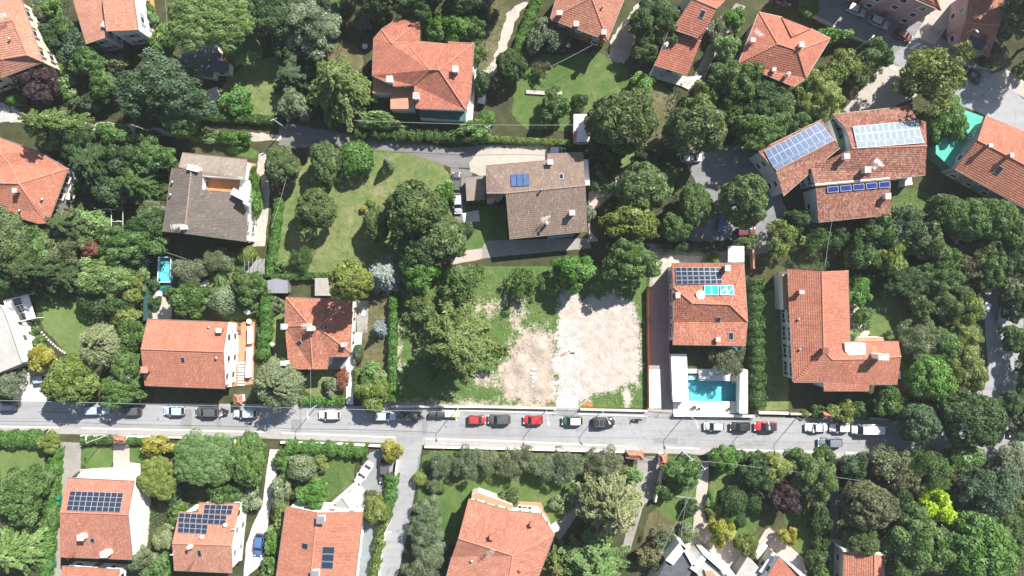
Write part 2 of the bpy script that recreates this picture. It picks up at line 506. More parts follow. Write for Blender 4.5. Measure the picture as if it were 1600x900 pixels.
def ribbon(pts, width):
    """outline of a strip along pts (Vectors)"""
    L, R = [], []
    for i, p in enumerate(pts):
        d = (pts[min(i + 1, len(pts) - 1)] - pts[max(i - 1, 0)]); d = Vector((d.x, d.y)).normalized()
        nrm = Vector((-d.y, d.x)) * width / 2
        L.append((p.x + nrm.x, p.y + nrm.y)); R.append((p.x - nrm.x, p.y - nrm.y))
    return L + R[::-1]
# ---------------------------------------------------------------- houses
def window_meshes():
    m = MB()
    for x in (-.6, .6): m.box((x, .03, 0), (.12, .12, 1.5))
    for z in (-.69, .69): m.box((0, .031, z), (1.08, .118, .12))
    fr = m.build('window', 'white_paint'); me_f = fr.data
    p = MB().box((0, .012, 0), (1.08, .03, 1.26)).build('pane', 'glass_dark'); me_p = p.data
    s = MB().box((0, .10, -.82), (1.5, .24, .07)).build('sill', 'pale_concrete'); me_s = s.data
    q = MB()
    q.box((0, .05, 0), (.55, .05, 1.5))
    for z in np.linspace(-.6, .6, 9): q.box((0, .08, float(z)), (.47, .02, .09))
    sh = q.build('shutter', 'tinted'); me_h = sh.data
    for o in (fr, p, s, sh): bpy.data.objects.remove(o)
    return me_f, me_p, me_s, me_h
WIN = window_meshes()
def add_window(parent, origin, pos, rz, shutter=None, sx=1., sz=1.):
    f = link('window', WIN[0], parent, Vector(pos) - Vector(origin), rz); f.scale = (sx, 1, sz)
    link('pane', WIN[1], f); link('sill', WIN[2], f)
    if shutter:
        for s in (-1, 1):
            h = link('shutter', WIN[3], f, (s * .96, 0, 0)); h.color = (*shutter, 1)
    return f

def inset(poly, d):
    n = len(poly); out = []
    area = sum(poly[i].x * poly[(i + 1) % n].y - poly[(i + 1) % n].x * poly[i].y for i in range(n))
    sg = 1 if area > 0 else -1
    for i in range(n):
        a, b, c = poly[i - 1], poly[i], poly[(i + 1) % n]
        d1 = Vector((b.x - a.x, b.y - a.y)).normalized(); d2 = Vector((c.x - b.x, c.y - b.y)).normalized()
        n1 = Vector((-d1.y, d1.x)) * sg; n2 = Vector((-d2.y, d2.x)) * sg
        k = n1 + n2; q = k.length_squared
        off = k * (2 / q) if q > .3 else n1
        out.append(Vector((b.x + off.x * d, b.y + off.y * d)))
    return out

class House:
    ROW = .40
    def __init__(s, name, label, V, F, outline, roof, wall, cat='house', over=.45, windows=True, shutter=None,
                 ridge=True, gutter=True, base=0., thick=.2, rows=True, group=None, storeys=None, door=True, roofname='roof'):
        s.P = [U(*v) for v in V]; s.F = F
        c = sum((s.P[i] for i in outline), Vector()) / len(outline)
        s.o = Vector((c.x, c.y, base)); s.root = empty(name, s.o); tag(s.root, label, cat, group)
        s.roof = s.make_roof(roof, thick, rows, roofname)
        if ridge: s.ridges(roof)
        if gutter: s.gutters()
        # walls
        P = [s.P[i] for i in outline]
        s.ins = inset(P, over); zz = [p.z - .10 for p in P]
        m = MB().prism([(p.x, p.y) for p in s.ins], base, zz, cap=False)
        m.build('wall', wall, s.root, s.o)
        if windows: s.windows(P, zz, base, shutter, door)
    def make_roof(s, mat, thick, rows, nm):
        m = MB(); R = s.ROW
        edges = {}
        for f in s.F:
            pts = [s.P[i] for i in f]
            nrm = Vector((0, 0, 0))
            for i in range(len(pts)):
                a, b = pts[i], pts[(i + 1) % len(pts)]
                nrm += Vector(((a.y - b.y) * (a.z + b.z), (a.z - b.z) * (a.x + b.x), (a.x - b.x) * (a.y + b.y)))
            nrm.normalize()
            if nrm.z < 0: nrm = -nrm
            up = Vector((-nrm.x, -nrm.y, 0))
            flat = up.length < .03
            up = Vector((0, 1, 0)) if flat else up.normalized()
            u = Vector((up.y, -up.x, 0)); sl = (up - nrm * up.dot(nrm)).normalized()
            o = pts[0]
            uvof = lambda p: ((p - o).dot(u), (p - o).dot(sl) + 50)
            for tri in tessellate_polygon([[Vector((p.x, p.y, 0)) for p in pts]]):
                T = [pts[i] for i in tri]
                if (T[1] - T[0]).cross(T[2] - T[0]).z < 0: T = [T[0], T[2], T[1]]
                if flat or not rows:
                    m.quad(T, 0, [uvof(p) for p in T]); continue
                vs = [uvof(p)[1] for p in T]
                k0, k1 = int(math.floor(min(vs) / R)), int(math.floor(max(vs) / R))
                for k in range(k0, k1 + 1):
                    a, b = k * R, (k + 1) * R
                    Q = T
                    for lim, sgn in ((a, 1), (b, -1)):
                        N = []
                        for i in range(len(Q)):
                            p, q = Q[i], Q[(i + 1) % len(Q)]
                            dp, dq = (uvof(p)[1] - lim) * sgn, (uvof(q)[1] - lim) * sgn
                            if dp >= 0: N.append(p)
                            if (dp >= 0) != (dq >= 0): N.append(p + (q - p) * (dp / (dp - dq)))
                        Q = N
                        if len(Q) < 3: break
                    if len(Q) < 3: continue
                    L = [p + Vector((0, 0, .06 * (1 - (uvof(p)[1] - a) / R))) for p in Q]
                    m.quad(L, 0, [uvof(p + sl * .001) for p in Q])
                    for i in range(len(Q)):
                        p, q = Q[i], Q[(i + 1) % len(Q)]
                        if abs(uvof(p)[1] - a) < 1e-3 and abs(uvof(q)[1] - a) < 1e-3 and (p - q).length > .05:
                            l1, l2 = L[i], L[(i + 1) % len(Q)]
                            m.quad([p, q, l2, l1], 0, [uvof(p)] * 4)
            for i in range(len(f)):
                a, b = f[i], f[(i + 1) % len(f)]
                edges.setdefault((min(a, b), max(a, b)), []).append((nrm.copy(), f))
        s.edges = edges
        dz = Vector((0, 0, -thick))
        for f in s.F:                                     # soffit
            pts = [s.P[i] + dz for i in f]
            for tri in tessellate_polygon([[Vector((p.x, p.y, 0)) for p in pts]]):
                m.quad([pts[i] for i in tri], 1)
        for (a, b), fs in edges.items():
            if len(fs) == 1:
                A, B = s.P[a], s.P[b]; h = Vector((0, 0, .055))
                m.quad([A + dz, B + dz, B + h, A + h], 1)
        return m.build(nm, [mat, 'gutter_mat'], s.root, s.o)
    def ridges(s, mat):
        for (a, b), fs in s.edges.items():
            if len(fs) != 2: continue
            A, B = s.P[a], s.P[b]
            if (A - B).length < .6: continue
            n1, n2 = fs[0][0], fs[1][0]
            mid = (A + B) / 2; c1 = sum((s.P[i] for i in fs[0][1]), Vector()) / len(fs[0][1])
            if (c1 - mid).dot(n2) > -.02: continue          # valley or flat
            if n1.dot(n2) > .995: continue
            m = MB(); n = max(1, int((B - A).length / .45))
            for k in range(n):
                p, q = A + (B - A) * (k / n), A + (B - A) * ((k + 1.08) / n)
                up = Vector((0, 0, .03))
                m.tube([p + up, q + up], [.15, .125], 8)
            m.build('ridge_cap', 'ridge_brown' if mat in ('roof_brown', 'roof_dark', 'roof_taupe') else 'ridge_clay', s.roof, s.o, smooth=True)
    def gutters(s):
        for (a, b), fs in s.edges.items():
            A, B = s.P[a], s.P[b]
            if len(fs) != 1 or abs(A.z - B.z) > .25 or (A - B).length < 1: continue
            n = fs[0][0]; out = Vector((n.x, n.y, 0))
            if out.length < .05: continue
            out = out.normalized() * .07 + Vector((0, 0, -.05))
            MB().tube([A + out, B + out], .07, 6).build('gutter', 'gutter_mat', s.root, s.o)
    def windows(s, P, zz, base, shutter, door):
        n = len(P); I = s.ins
        area = sum(I[i].x * I[(i + 1) % n].y - I[(i + 1) % n].x * I[i].y for i in range(n))
        done_door = not door
        for i in range(n):
            j = (i + 1) % n
            a, b = (I[i], I[j]) if area > 0 else (I[j], I[i])
            d = b - a; L = d.length
            if L < 2.6: continue
            d.normalize(); out = Vector((d.y, -d.x)); rz = math.atan2(d.y, d.x) + math.pi
            zt = min(zz[i], zz[j]); k = max(1, int(L / 3.1))
            for st in range(max(1, int((zt - base + .5) / 2.9))):
                zc = base + 1.55 + st * 2.85
                if zc + .85 > zt: continue
                for q in range(k):
                    p = a + d * (L * (q + .5) / k)
                    if st == 0 and not done_door and q == k // 2 and L > 4:
                        done_door = True
                        m = MB().box((p.x + out.x * .02, p.y + out.y * .02, base + 1.1), (1.1, .1, 2.2), rz)
                        dr = m.build('door', 'wood', s.root, s.o)
                        hp = p + out * .1 + d * .4
                        MB().box((hp.x, hp.y, base + 1.05), (.12, .08, .05), rz).build('handle', 'metal_grey', dr, s.o)
                        continue
                    add_window(s.root, s.o, (p.x, p.y, zc), rz, shutter)
    # --- things on the roof
    def hit(s, px, py):
        c = Vector((0, 0, CAM_H)); g0 = U(px, py, 0); d = g0 - c
        best = None
        for f in s.F:
            pts = [s.P[i] for i in f]
            for tri in tessellate_polygon([[Vector((p.x, p.y, 0)) for p in pts]]):
                a, b, e = (pts[i] for i in tri); nn = (b - a).cross(e - a)
                if abs(nn.dot(d)) < 1e-9: continue
                t = (a - c).dot(nn) / d.dot(nn); p = c + d * t
                def sg(p1, p2): return (p2.x - p1.x) * (p.y - p1.y) - (p2.y - p1.y) * (p.x - p1.x)
                q = [sg(a, b), sg(b, e), sg(e, a)]
                inside = min(max(q), -min(q))
                if min(q) >= -.02 or max(q) <= .02:
                    nn = nn.normalized()
                    if nn.z < 0: nn = -nn
                    if best is None or p.z > best[0].z: best = (p, nn)
        if best is None:
            z = max(p.z for p in s.P) - .8
            best = (U(px, py, z), Vector((0, 0, 1)))
        return best
    def chimney(s, px, py, w=.7, d=.7, h=1.2, mat='white_wall', cap='concrete', rz=0., style=0):
        p, n = s.hit(px, py); z0 = p.z - .5
        p = U(px, py, p.z + h * .7)
        m = MB().box((p.x, p.y, z0 + (h + .5) / 2), (w, d, h + .5), rz)
        o = m.build('chimney', mat, s.root, s.o)
        q = MB()
        if style == 0:
            for dx in (-.36, .36):
                for dy in (-.36, .36):
                    co, si = math.cos(rz), math.sin(rz); x, y = dx * w, dy * d
                    q.box((p.x + x * co - y * si, p.y + x * si + y * co, z0 + h + .62), (.12, .12, .26), rz)
            q.box((p.x, p.y, z0 + h + .80), (w + .3, d + .3, .1), rz)
        elif style == 1:
            q.tube([(p.x, p.y, z0 + h + .5), (p.x, p.y, z0 + h + 1.)], .16, 10)
            q.tube([(p.x, p.y, z0 + h + 1.05), (p.x, p.y, z0 + h + 1.15)], [.34, .1], 10)
        else:
            q.box((p.x, p.y, z0 + h + .55), (w + .16, d + .16, .12), rz)
        q.build('cap', cap, o, s.o)
        return o
    def pipe(s, px, py, h=.6, r=.13, mat='metal_grey'):
        p, n = s.hit(px, py)
        m = MB().tube([(p.x, p.y, p.z - .1), (p.x, p.y, p.z + h)], r, 8)
        m.tube([(p.x, p.y, p.z + h + .05), (p.x, p.y, p.z + h + .2)], [r * 2, r * .5], 8)
        return m.build('vent_pipe', mat, s.root, s.o)
    def antenna(s, px, py, h=2.6, rz=.4, mat='metal_grey', r=.035):
        p, n = s.hit(px, py); m = MB()
        m.tube([(p.x, p.y, p.z - .1), (p.x, p.y, p.z + h)], r, 6)
        co, si = math.cos(rz), math.sin(rz)
        for zz, bl in ((h - .1, .9), (h - .6, .65)):
            a = Vector((co, si, 0)) * bl
            q = Vector((p.x, p.y, p.z + zz)); m.tube([q - a, q + a], r * .8, 5)
            for k in np.linspace(-1, 1, 7):
                e = q + a * float(k); b = Vector((-si, co, 0)) * (.42 - .12 * float(k))
                m.tube([e - b, e + b], r * .6, 4)
        return m.build('antenna', mat, s.root, s.o)
    def dish(s, px, py, r=.45, z=1.0):
        p, n = s.hit(px, py); m = MB()
        m.tube([(p.x, p.y, p.z - .1), (p.x, p.y, p.z + z)], .04, 6)
        c = Vector((p.x, p.y, p.z + z)); ax = Vector((.3, -.75, .6)).normalized()
        a = ax.cross(Vector((0, 0, 1))).normalized(); b = ax.cross(a); k = len(m.v)
        for rr, dd in ((0, 0), (.5, .03), (1, .12)):
            for j in range(12):
                t = 2 * math.pi * j / 12
                m.v.append(tuple(c + (a * math.cos(t) + b * math.sin(t)) * r * rr + ax * dd))
        for i in range(2):
            for j in range(12):
                q = (j + 1) % 12
                m.f.append((k + i * 12 + j, k + i * 12 + q, k + (i + 1) * 12 + q, k + (i + 1) * 12 + j)); m.mi.append(0); m.uv.append(None)
        return m.build('satellite_dish', 'white_paint', s.root, s.o)
    def skylight(s, px, py, w=.8, l=1.2):
        p, n = s.hit(px, py)
        up = Vector((-n.x, -n.y, 0)); up = up.normalized() if up.length > .02 else Vector((0, 1, 0))
        u = Vector((up.y, -up.x, 0)); v = (up - n * up.dot(n)).normalized()
        def pl(a, b, h0, h1, hole=None):
            m = MB(); base = p
            c = [base + u * x * a + v * y * b for x, y in ((-1, -1), (1, -1), (1, 1), (-1, 1))]
            lo = [q + n * h0 for q in c]; hi = [q + n * h1 for q in c]
            m.quad(hi)
            for i in range(4): m.quad([lo[i], lo[(i + 1) % 4], hi[(i + 1) % 4], hi[i]])
            return m
        f = pl(w / 2 + .1, l / 2 + .1, -.1, .14).build('skylight', 'metal_grey', s.root, s.o)
        pl(w / 2, l / 2, .10, .165).build('pane', 'glass_dark', f, s.o)
        return f
    def panels(s, quad, cols, rows, cell='cell_dark', lift=.16, gap=.05, halves=1, frame='panel_frame', name='solar_panel', fr=.05, skip=()):
        """quad: TL, TR, BR, BL in survey pixels; a box for every panel"""
        Q = []
        for q in quad:
            p, n = s.hit(*q); Q.append(p)
        n = (Q[1] - Q[0]).cross(Q[3] - Q[0]).normalized()
        if n.z < 0: n = -n
        Q = [q + n * lift for q in Q]
        def at(a, b): return (Q[0] * (1 - a) + Q[1] * a) * (1 - b) + (Q[3] * (1 - a) + Q[2] * a) * b
        W = (Q[1] - Q[0]).length / cols; Lh = (Q[3] - Q[0]).length / rows
        for r in range(rows):
            for c in range(cols):
                if (c, r) in skip: continue
                gx, gy = gap / W / cols / 2, gap / Lh / rows / 2
                a0, a1, b0, b1 = c / cols + gx, (c + 1) / cols - gx, r / rows + gy, (r + 1) / rows - gy
                m = MB(); C = [at(a0, b1), at(a1, b1), at(a1, b0), at(a0, b0)]
                D = [q - n * .05 for q in C]
                m.quad(C, 0)
                for i in range(4): m.quad([D[i], D[(i + 1) % 4], C[(i + 1) % 4], C[i]], 0)
                fx, fy = fr / W / cols, fr / Lh / rows
                for h in range(halves):
                    y0 = b0 + (b1 - b0) * h / halves + fy; y1 = b0 + (b1 - b0) * (h + 1) / halves - fy
                    m.quad([at(a0 + fx, y1) + n * .006, at(a1 - fx, y1) + n * .006, at(a1 - fx, y0) + n * .006, at(a0 + fx, y0) + n * .006], 1)
                m.build(name, [frame, cell], s.root, s.o)
    def slab(s, name, px, z0, z1, mat, side=None):
        return slab(name, px, z0, z1, mat, s.root, s.o, side)

def gable(name, label, c, z, ridge, roof, wall, **kw):
    """c: four corners seen at the eaves; ridge 'v' joins mid 0-1 to mid 2-3, given explicitly as two points"""
    V = [(*p, z[0]) for p in c] + [(*p, z[1]) for p in ridge]
    # corners 0,1 share the first gable with ridge point 4; corners 2,3 the other with 5
    F = [[1, 2, 5, 4], [3, 0, 4, 5]]
    return House(name, label, V, F, [0, 4, 1, 2, 5, 3], roof, wall, **kw)
def hip(name, label, c, z, ridge, roof, wall, **kw):
    V = [(*p, z[0]) for p in c] + [(*p, z[1]) for p in ridge]
    F = [[0, 1, 4], [1, 2, 5, 4], [2, 3, 5], [3, 0, 4, 5]]
    return House(name, label, V, F, [0, 1, 2, 3], roof, wall, **kw)
def flat_house(name, label, c, z, roof, wall, parapet=.0, cat='house', windows=True, over=.15, **kw):
    V = [(*p, z) for p in c]
    return House(name, label, V, [list(range(len(c)))], list(range(len(c))), roof, wall, cat=cat, over=over, ridge=False, gutter=False, rows=False, windows=windows, **kw)
# ---------------------------------------------------------------- the ground
def big_ground():
    m = MB(); n = 60; S = 1500.
    for i in range(n + 1):
        for j in range(n + 1): m.v.append((-S + 2 * S * i / n, -S + 2 * S * j / n, 0))
    for i in range(n):
        for j in range(n):
            a = i * (n + 1) + j; m.f.append((a, a + n + 1, a + n + 2, a + 1)); m.mi.append(0); m.uv.append(None)
    # the pools are dug into it: leave the middle cells out and close them with sheets
    keep = [k for k, f in enumerate(m.f) if not all(abs(m.v[i][0]) <= 150.1 and abs(m.v[i][1]) <= 100.1 for i in f)]
    m.f = [m.f[k] for k in keep]; m.mi = [0] * len(keep); m.uv = [None] * len(keep)
    # inner field with a hole for the in-ground pool
    X0, X1, Y0, Y1 = -150, 150, -100, 100
    a, b = U(1075, 583), U(1153.5, 628)
    for x0, x1, y0, y1 in ((X0, a.x, Y0, Y1), (b.x, X1, Y0, Y1), (a.x, b.x, Y0, b.y), (a.x, b.x, a.y, Y1)):
        m.quad([(x0, y0, 0), (x1, y0, 0), (x1, y1, 0), (x0, y1, 0)])
    struct(m.build('ground', 'soil'), 'structure', 'dark garden soil under trees and plants')
big_ground()
z1, z2, z3, z4, z5 = .006, .012, .018, .024, .030

# lawns and bare ground
sheet('lawn', [(432, 318), (470, 252), (520, 236), (600, 232), (655, 240), (703, 258), (704, 335), (722, 332), (722, 390), (690, 415), (640, 420), (520, 432), (428, 432)], 'lawn_dry', z1, .25, 1)
sheet('lawn', [(798, 200), (806, 120), (838, 88), (880, 85), (940, 80), (985, 110), (995, 170), (960, 205), (895, 205)], 'lawn_green', z1, .25, 1)
sheet('lawn', [(985, 110), (1015, 120), (1045, 140), (1060, 155), (1040, 180), (1030, 230), (990, 235), (985, 170)], 'scrub', z1, .25, 1)
sheet('lawn', [(338, 172), (345, 130), (395, 95), (445, 85), (450, 175), (442, 190), (345, 186)], 'lawn_dry', z1, .25, 1)
sheet('lawn', [(490, 0), (545, -10), (538, 12), (515, 28), (470, 40)], 'lawn_green', z1, .25, 1)
sheet('lawn', [(505, 85), (530, 60), (566, 75), (570, 110), (530, 118)], 'scrub', z1, .25, 1)
sheet('lawn', [(745, 0), (800, 0), (788, 60), (770, 120), (742, 115), (735, 60)], 'scrub', z1, .25, 1)
sheet('lawn', [(52, 455), (100, 440), (140, 455), (185, 500), (165, 560), (120, 572), (100, 548), (60, 505)], 'lawn_mown', z1, .2, 1)
sheet('lawn', [(720, 322), (792, 320), (792, 388), (722, 392)], 'lawn_green', z1, .1)
sheet('lawn', [(0, 700), (72, 700), (68, 745), (0, 760)], 'lawn_mown', z1, .1)
sheet('lawn', [(127, 697), (177, 697), (176, 727), (165, 734), (126, 731)], 'lawn_green', z1, .06, 1)
sheet('lawn', [(202, 700), (245, 698), (244, 722), (204, 722)], 'lawn_green', z1, .06)
sheet('lawn', [(663, 700), (800, 706), (920, 708), (985, 720), (1000, 730), (996, 755), (960, 752), (905, 800), (870, 840), (790, 830), (700, 860), (655, 820), (650, 745)], 'lawn_green', z1, .25, 1)
sheet('lawn', [(1036, 712), (1092, 714), (1086, 800), (1080, 828), (1040, 815), (1022, 790)], 'lawn_green', z1, .15)
sheet('lawn', [(1020, 790), (1045, 812), (1082, 828), (1075, 850), (1040, 900), (990, 900), (1005, 830)], 'scrub', z1, .25, 1)
sheet('lawn', [(1106, 735), (1160, 725), (1190, 800), (1180, 835), (1150, 855), (1110, 830)], 'lawn_green', z1, .2, 1)
sheet('lawn', [(1225, 790), (1262, 765), (1268, 860), (1255, 872), (1228, 845)], 'lawn_green', z1, .2, 1)
sheet('lawn', [(1345, 470), (1425, 462), (1428, 530), (1360, 530), (1345, 500)], 'lawn_green', z1, .2, 1)
sheet('lawn', [(1405, 535), (1432, 548), (1432, 590), (1408, 600)], 'lawn_dry', z1, .2, 1)
sheet('lawn', [(470, 715), (556, 710), (553, 760), (520, 782), (460, 782)], 'lawn_rough', z1, .2, 1)
sheet('lawn', [(1395, 300), (1420, 292), (1470, 310), (1440, 330), (1390, 340)], 'lawn_rough', z1, .2, 1)
sheet('lawn', [(420, 470), (446, 468), (448, 560), (425, 580), (418, 540)], 'lawn_dry', z1, .1)
sheet('lawn', [(475, 578), (540, 570), (540, 622), (478, 622)], 'lawn_dry', z1, .15, 1)
sheet('lawn', [(568, 470), (610, 470), (610, 630), (564, 632), (564, 540)], 'scrub', z1, .15)
sheet('lawn', [(326, 395), (420, 392), (412, 500), (330, 500)], 'lawn_dry', z1, .2, 1)
sheet('lawn', [(350, 230), (405, 232), (400, 250), (360, 240)], 'lawn_green', z1, .15, 1)
sheet('lawn', [(95, 75), (108, 80), (108, 130), (92, 150), (84, 120)], 'lawn_green', z1, .15, 1)
sheet('lawn', [(222, 70), (250, 75), (268, 78), (262, 95), (230, 95)], 'lawn_green', z1, .15, 1)
sheet('lawn', [(1168, 470), (1235, 440), (1232, 640), (1196, 642), (1194, 470)], 'lawn_dry', z1, .1)
sheet('lawn', [(990, 225), (1010, 232), (980, 262), (930, 300), (920, 296), (950, 270)], 'lawn_dry', z2, .15, 1)

# earth and rubble of the cleared plot

# asphalt: main street, side street, lane, north road
def Yu(x): return float(np.interp(x, [-300, 0, 400, 600, 745, 905, 1000, 1200, 1600, 1900], [628, 631, 635.5, 639, 643, 648, 651, 656, 664, 670]))
def Yl(x): return float(np.interp(x, [-300, 0, 400, 660, 800, 900, 1200, 1600, 1900], [660, 665, 673.5, 684, 688, 693, 703.5, 711.5, 717]))
xs = [-250, 0, 200, 400, 600, 660, 745, 800, 905, 1000, 1200, 1400, 1600, 1850]
sheet('main_road', [(x, Yu(x) - 4) for x in xs] + [(x, Yl(x)) for x in xs[::-1]], 'asphalt', z4)
sheet('side_road', [(640, 680), (661, 684), (657, 715), (648, 770), (635, 840), (618, 915), (605, 1000), (575, 1000), (590, 905), (604, 830), (617, 740), (622, 700), (619, 682)], 'asphalt', z5)
sheet('north_road', [(1235, -20), (1290, -25), (1345, 0), (1440, 35), (1540, 110), (1625, 175), (1640, 230), (1600, 200), (1535, 178), (1490, 160), (1440, 118), (1385, 90), (1340, 62), (1265, 22)], 'asphalt_lane', z3)
sheet('north_road', [(1428, 64), (1455, 76), (1500, 130), (1540, 108), (1625, 175), (1625, 225), (1535, 178), (1490, 160), (1470, 150), (1400, 100), (1380, 94)], 'asphalt', z4)
sheet('access_lane', [(1386, 96), (1440, 118), (1432, 150), (1390, 170), (1330, 178), (1318, 172), (1345, 140)], 'sand_concrete', z4, .05)
sheet('access_lane', [(436, 190), (470, 196), (560, 212), (640, 218), (700, 232), (760, 226), (860, 226), (866, 244), (760, 262), (706, 262), (640, 240), (540, 228), (436, 232)], 'asphalt_dark', z2, .05)
sheet('gravel_lane', [(-40, 150), (20, 165), (38, 180), (140, 188), (300, 205), (440, 208), (440, 222), (300, 216), (140, 204), (30, 190), (-40, 190)], 'gravel', z2, .15, 1)
sheet('gravel_lane', [(0, 160), (30, 172), (30, 186), (0, 192)], 'rubble_white', z3, .15)
sheet('courtyard', [(748, 234), (862, 226), (862, 244), (860, 262), (752, 276), (735, 268), (733, 255)], 'sand_concrete', z4, .04)
sheet('driveway', [(704, 262), (740, 266), (735, 280), (728, 320), (725, 348), (704, 340)], 'asphalt_dark', z3, .05)
sheet('terrace', [(722, 333), (748, 328), (750, 346), (725, 348)], 'pale_concrete', z5)
sheet('footpath', [(706, 398), (752, 390), (760, 376), (920, 372), (924, 388), (800, 399), (752, 404), (704, 414)], 'paver_grey', z3, .04)
sheet('footpath', [(704, 394), (754, 388), (752, 405), (704, 414)], 'paver_pink', z4, .04)
sheet('footpath', [(920, 300), (985, 258), (1000, 268), (940, 320), (922, 330), (922, 360), (935, 376), (920, 378)], 'paver_pink', z3, .1)
sheet('car_park', [(1060, 232), (1180, 225), (1200, 262), (1230, 330), (1200, 395), (1160, 400), (1060, 382), (1060, 330), (1095, 300)], 'asphalt_lane', z3, .1)
sheet('driveway', [(1010, 380), (1110, 388), (1150, 398), (1150, 420), (1050, 412), (1046, 545), (1052, 640), (1046, 645), (1013, 645), (1012, 460), (1018, 420)], 'paver_grey', z3, .05)
sheet('driveway', [(1020, 398), (1100, 400), (1088, 418), (1050, 414), (1020, 450)], 'gravel', z4, .1)
sheet('terrace', [(1014, 577), (1033, 577), (1033, 637), (1014, 638)], 'pale_concrete', z5)
sheet('lane', [(1535, 440), (1590, 432), (1600, 500), (1590, 600), (1575, 660), (1530, 655), (1512, 612), (1545, 590), (1540, 520)], 'asphalt', z3, .08)
sheet('driveway', [(30, 590), (55, 565), (90, 560), (95, 600), (70, 632), (18, 640), (22, 612)], 'pale_concrete', z3, .05)
sheet('driveway', [(93, 690), (127, 692), (126, 735), (112, 745), (104, 770), (92, 800), (97, 900), (78, 900), (80, 800), (88, 745)], 'paver_grey', z3, .05)
sheet('footpath', [(177, 694), (202, 694), (203, 722), (220, 724), (220, 745), (125, 745), (125, 733), (177, 730)], 'paver_pink', z4, .04)
sheet('terrace', [(122, 742), (182, 738), (182, 729), (218, 729), (220, 755), (122, 752)], 'white_deck', z5)
sheet('driveway', [(422, 702), (436, 702), (430, 760), (420, 810), (412, 880), (380, 905), (385, 850), (395, 820), (410, 790), (416, 740)], 'pale_concrete', z3, .05)
sheet('driveway', [(570, 710), (600, 700), (617, 712), (614, 745), (600, 760), (598, 900), (560, 900), (566, 800), (572, 768), (555, 756)], 'court_blue', z3, .04)
sheet('terrace', [(556, 752), (575, 770), (562, 800), (465, 800), (463, 789), (498, 789), (520, 786)], 'white_deck', z4)
sheet('terrace', [(808, 783), (845, 785), (858, 812), (868, 835), (840, 830), (800, 800)], 'terracotta', z4)
sheet('footpath', [(958, 738), (975, 724), (982, 732), (905, 800), (875, 845), (860, 830), (900, 790)], 'paver_grey', z4, .04)
sheet('driveway', [(997, 712), (1034, 714), (1022, 775), (1005, 790), (985, 860), (972, 860), (990, 780)], 'paver_grey', z4, .04)
sheet('footpath', [(1092, 720), (1108, 722), (1106, 760), (1100, 800), (1110, 830), (1150, 848), (1170, 868), (1150, 905), (1100, 905), (1070, 852), (1082, 832), (1086, 790)], 'paver_pink', z4, .04)
sheet('footpath', [(1196, 828), (1202, 824), (1222, 842), (1255, 872), (1262, 905), (1200, 905), (1176, 860)], 'paver_pink', z4, .04)
sheet('driveway', [(1298, 760), (1310, 762), (1312, 905), (1296, 905)], 'asphalt_dark', z3, .08)
sheet('footpath', [(540, 565), (556, 520), (566, 520), (562, 560), (552, 580), (552, 632), (541, 632), (541, 590)], 'white_deck', z4, .03)
sheet('terrace', [(556, 470), (576, 470), (574, 520), (558, 520)], 'paver_grey', z3)
sheet('footpath', [(392, 385), (404, 240), (415, 238), (422, 300), (414, 385)], 'gravel', z3, .08)
sheet('terrace', [(380, 410), (414, 404), (412, 432), (378, 428)], 'paver_grey', z4)
sheet('footpath', [(240, 440), (268, 440), (268, 500), (238, 500)], 'gravel', z3, .06)
sheet('terrace', [(356, 503), (398, 503), (396, 600), (362, 604)], 'terracotta', z4)
sheet('footpath', [(795, 10), (832, 0), (810, 20), (790, 80), (775, 120), (742, 128), (742, 112), (765, 108), (782, 60)], 'gravel', z3, .2, 1)
sheet('footpath', [(741, 72), (748, 72), (738, 192), (728, 190)], 'pale_concrete', z4)
sheet('driveway', [(955, 60), (1000, 0), (990, 80), (975, 100), (950, 92)], 'gravel', z2, .2)
sheet('footpath', [(1080, 130), (1112, 60), (1150, 5), (1165, 10), (1120, 80), (1098, 130), (1088, 152)], 'paver_grey', z3, .08)
sheet('terrace', [(293, 150), (340, 135), (344, 148), (336, 165), (292, 158)], 'pale_concrete', z3)
sheet('terrace', [(225, -5), (240, -5), (248, 60), (230, 66)], 'terracotta_orange', z4)
sheet('terrace', [(1450, -20), (1500, -20), (1480, 42), (1460, 70), (1428, 58), (1445, 30)], 'sand_concrete', z5)
sheet('footpath', [(1548, 116), (1572, 108), (1612, 134), (1612, 160), (1575, 138)], 'sand_concrete', z5)
sheet('footpath', [(1322, 470), (1350, 470), (1340, 500), (1360, 520), (1352, 530), (1328, 520)], 'paver_pink', z3, .1)
sheet('dirt', [(1500, 385), (1520, 380), (1518, 398), (1482, 405)], 'earth_heap', z2, .2, 1)

# pavements with raised kerbs
def kerbed(name, pts, mat, h=.12):
    P = [U(*p) for p in pts]
    m = MB().prism([(p.x, p.y) for p in P], 0, h)
    return struct(m.build(name, mat))
def pavement(x0, x1, y0f, wpx, kerb_top):
    xs = list(np.linspace(x0, x1, max(2, int((x1 - x0) / 60)))); k = 2.2
    ys = [y0f(x) for x in xs]
    if kerb_top:
        a = kerbed('pavement', [(x, y + k) for x, y in zip(xs, ys)] + [(x, y + wpx) for x, y in list(zip(xs, ys))[::-1]], 'pavement_mat')
        b = [(x, y) for x, y in zip(xs, ys)] + [(x, y + k) for x, y in list(zip(xs, ys))[::-1]]
    else:
        a = kerbed('pavement', [(x, y - wpx) for x, y in zip(xs, ys)] + [(x, y - k) for x, y in list(zip(xs, ys))[::-1]], 'pavement_mat')
        b = [(x, y - k) for x, y in zip(xs, ys)] + [(x, y) for x, y in list(zip(xs, ys))[::-1]]
    P = [U(*p) for p in b]
    MB().prism([(p.x, p.y) for p in P], 0, .135).build('kerb', 'kerb_mat', a)
    return a
sheet('crossover', [(x, Yl(x) - 1) for x in xs] + [(x, Yl(x) + 11) for x in xs[::-1]], 'pavement_mat', .02)
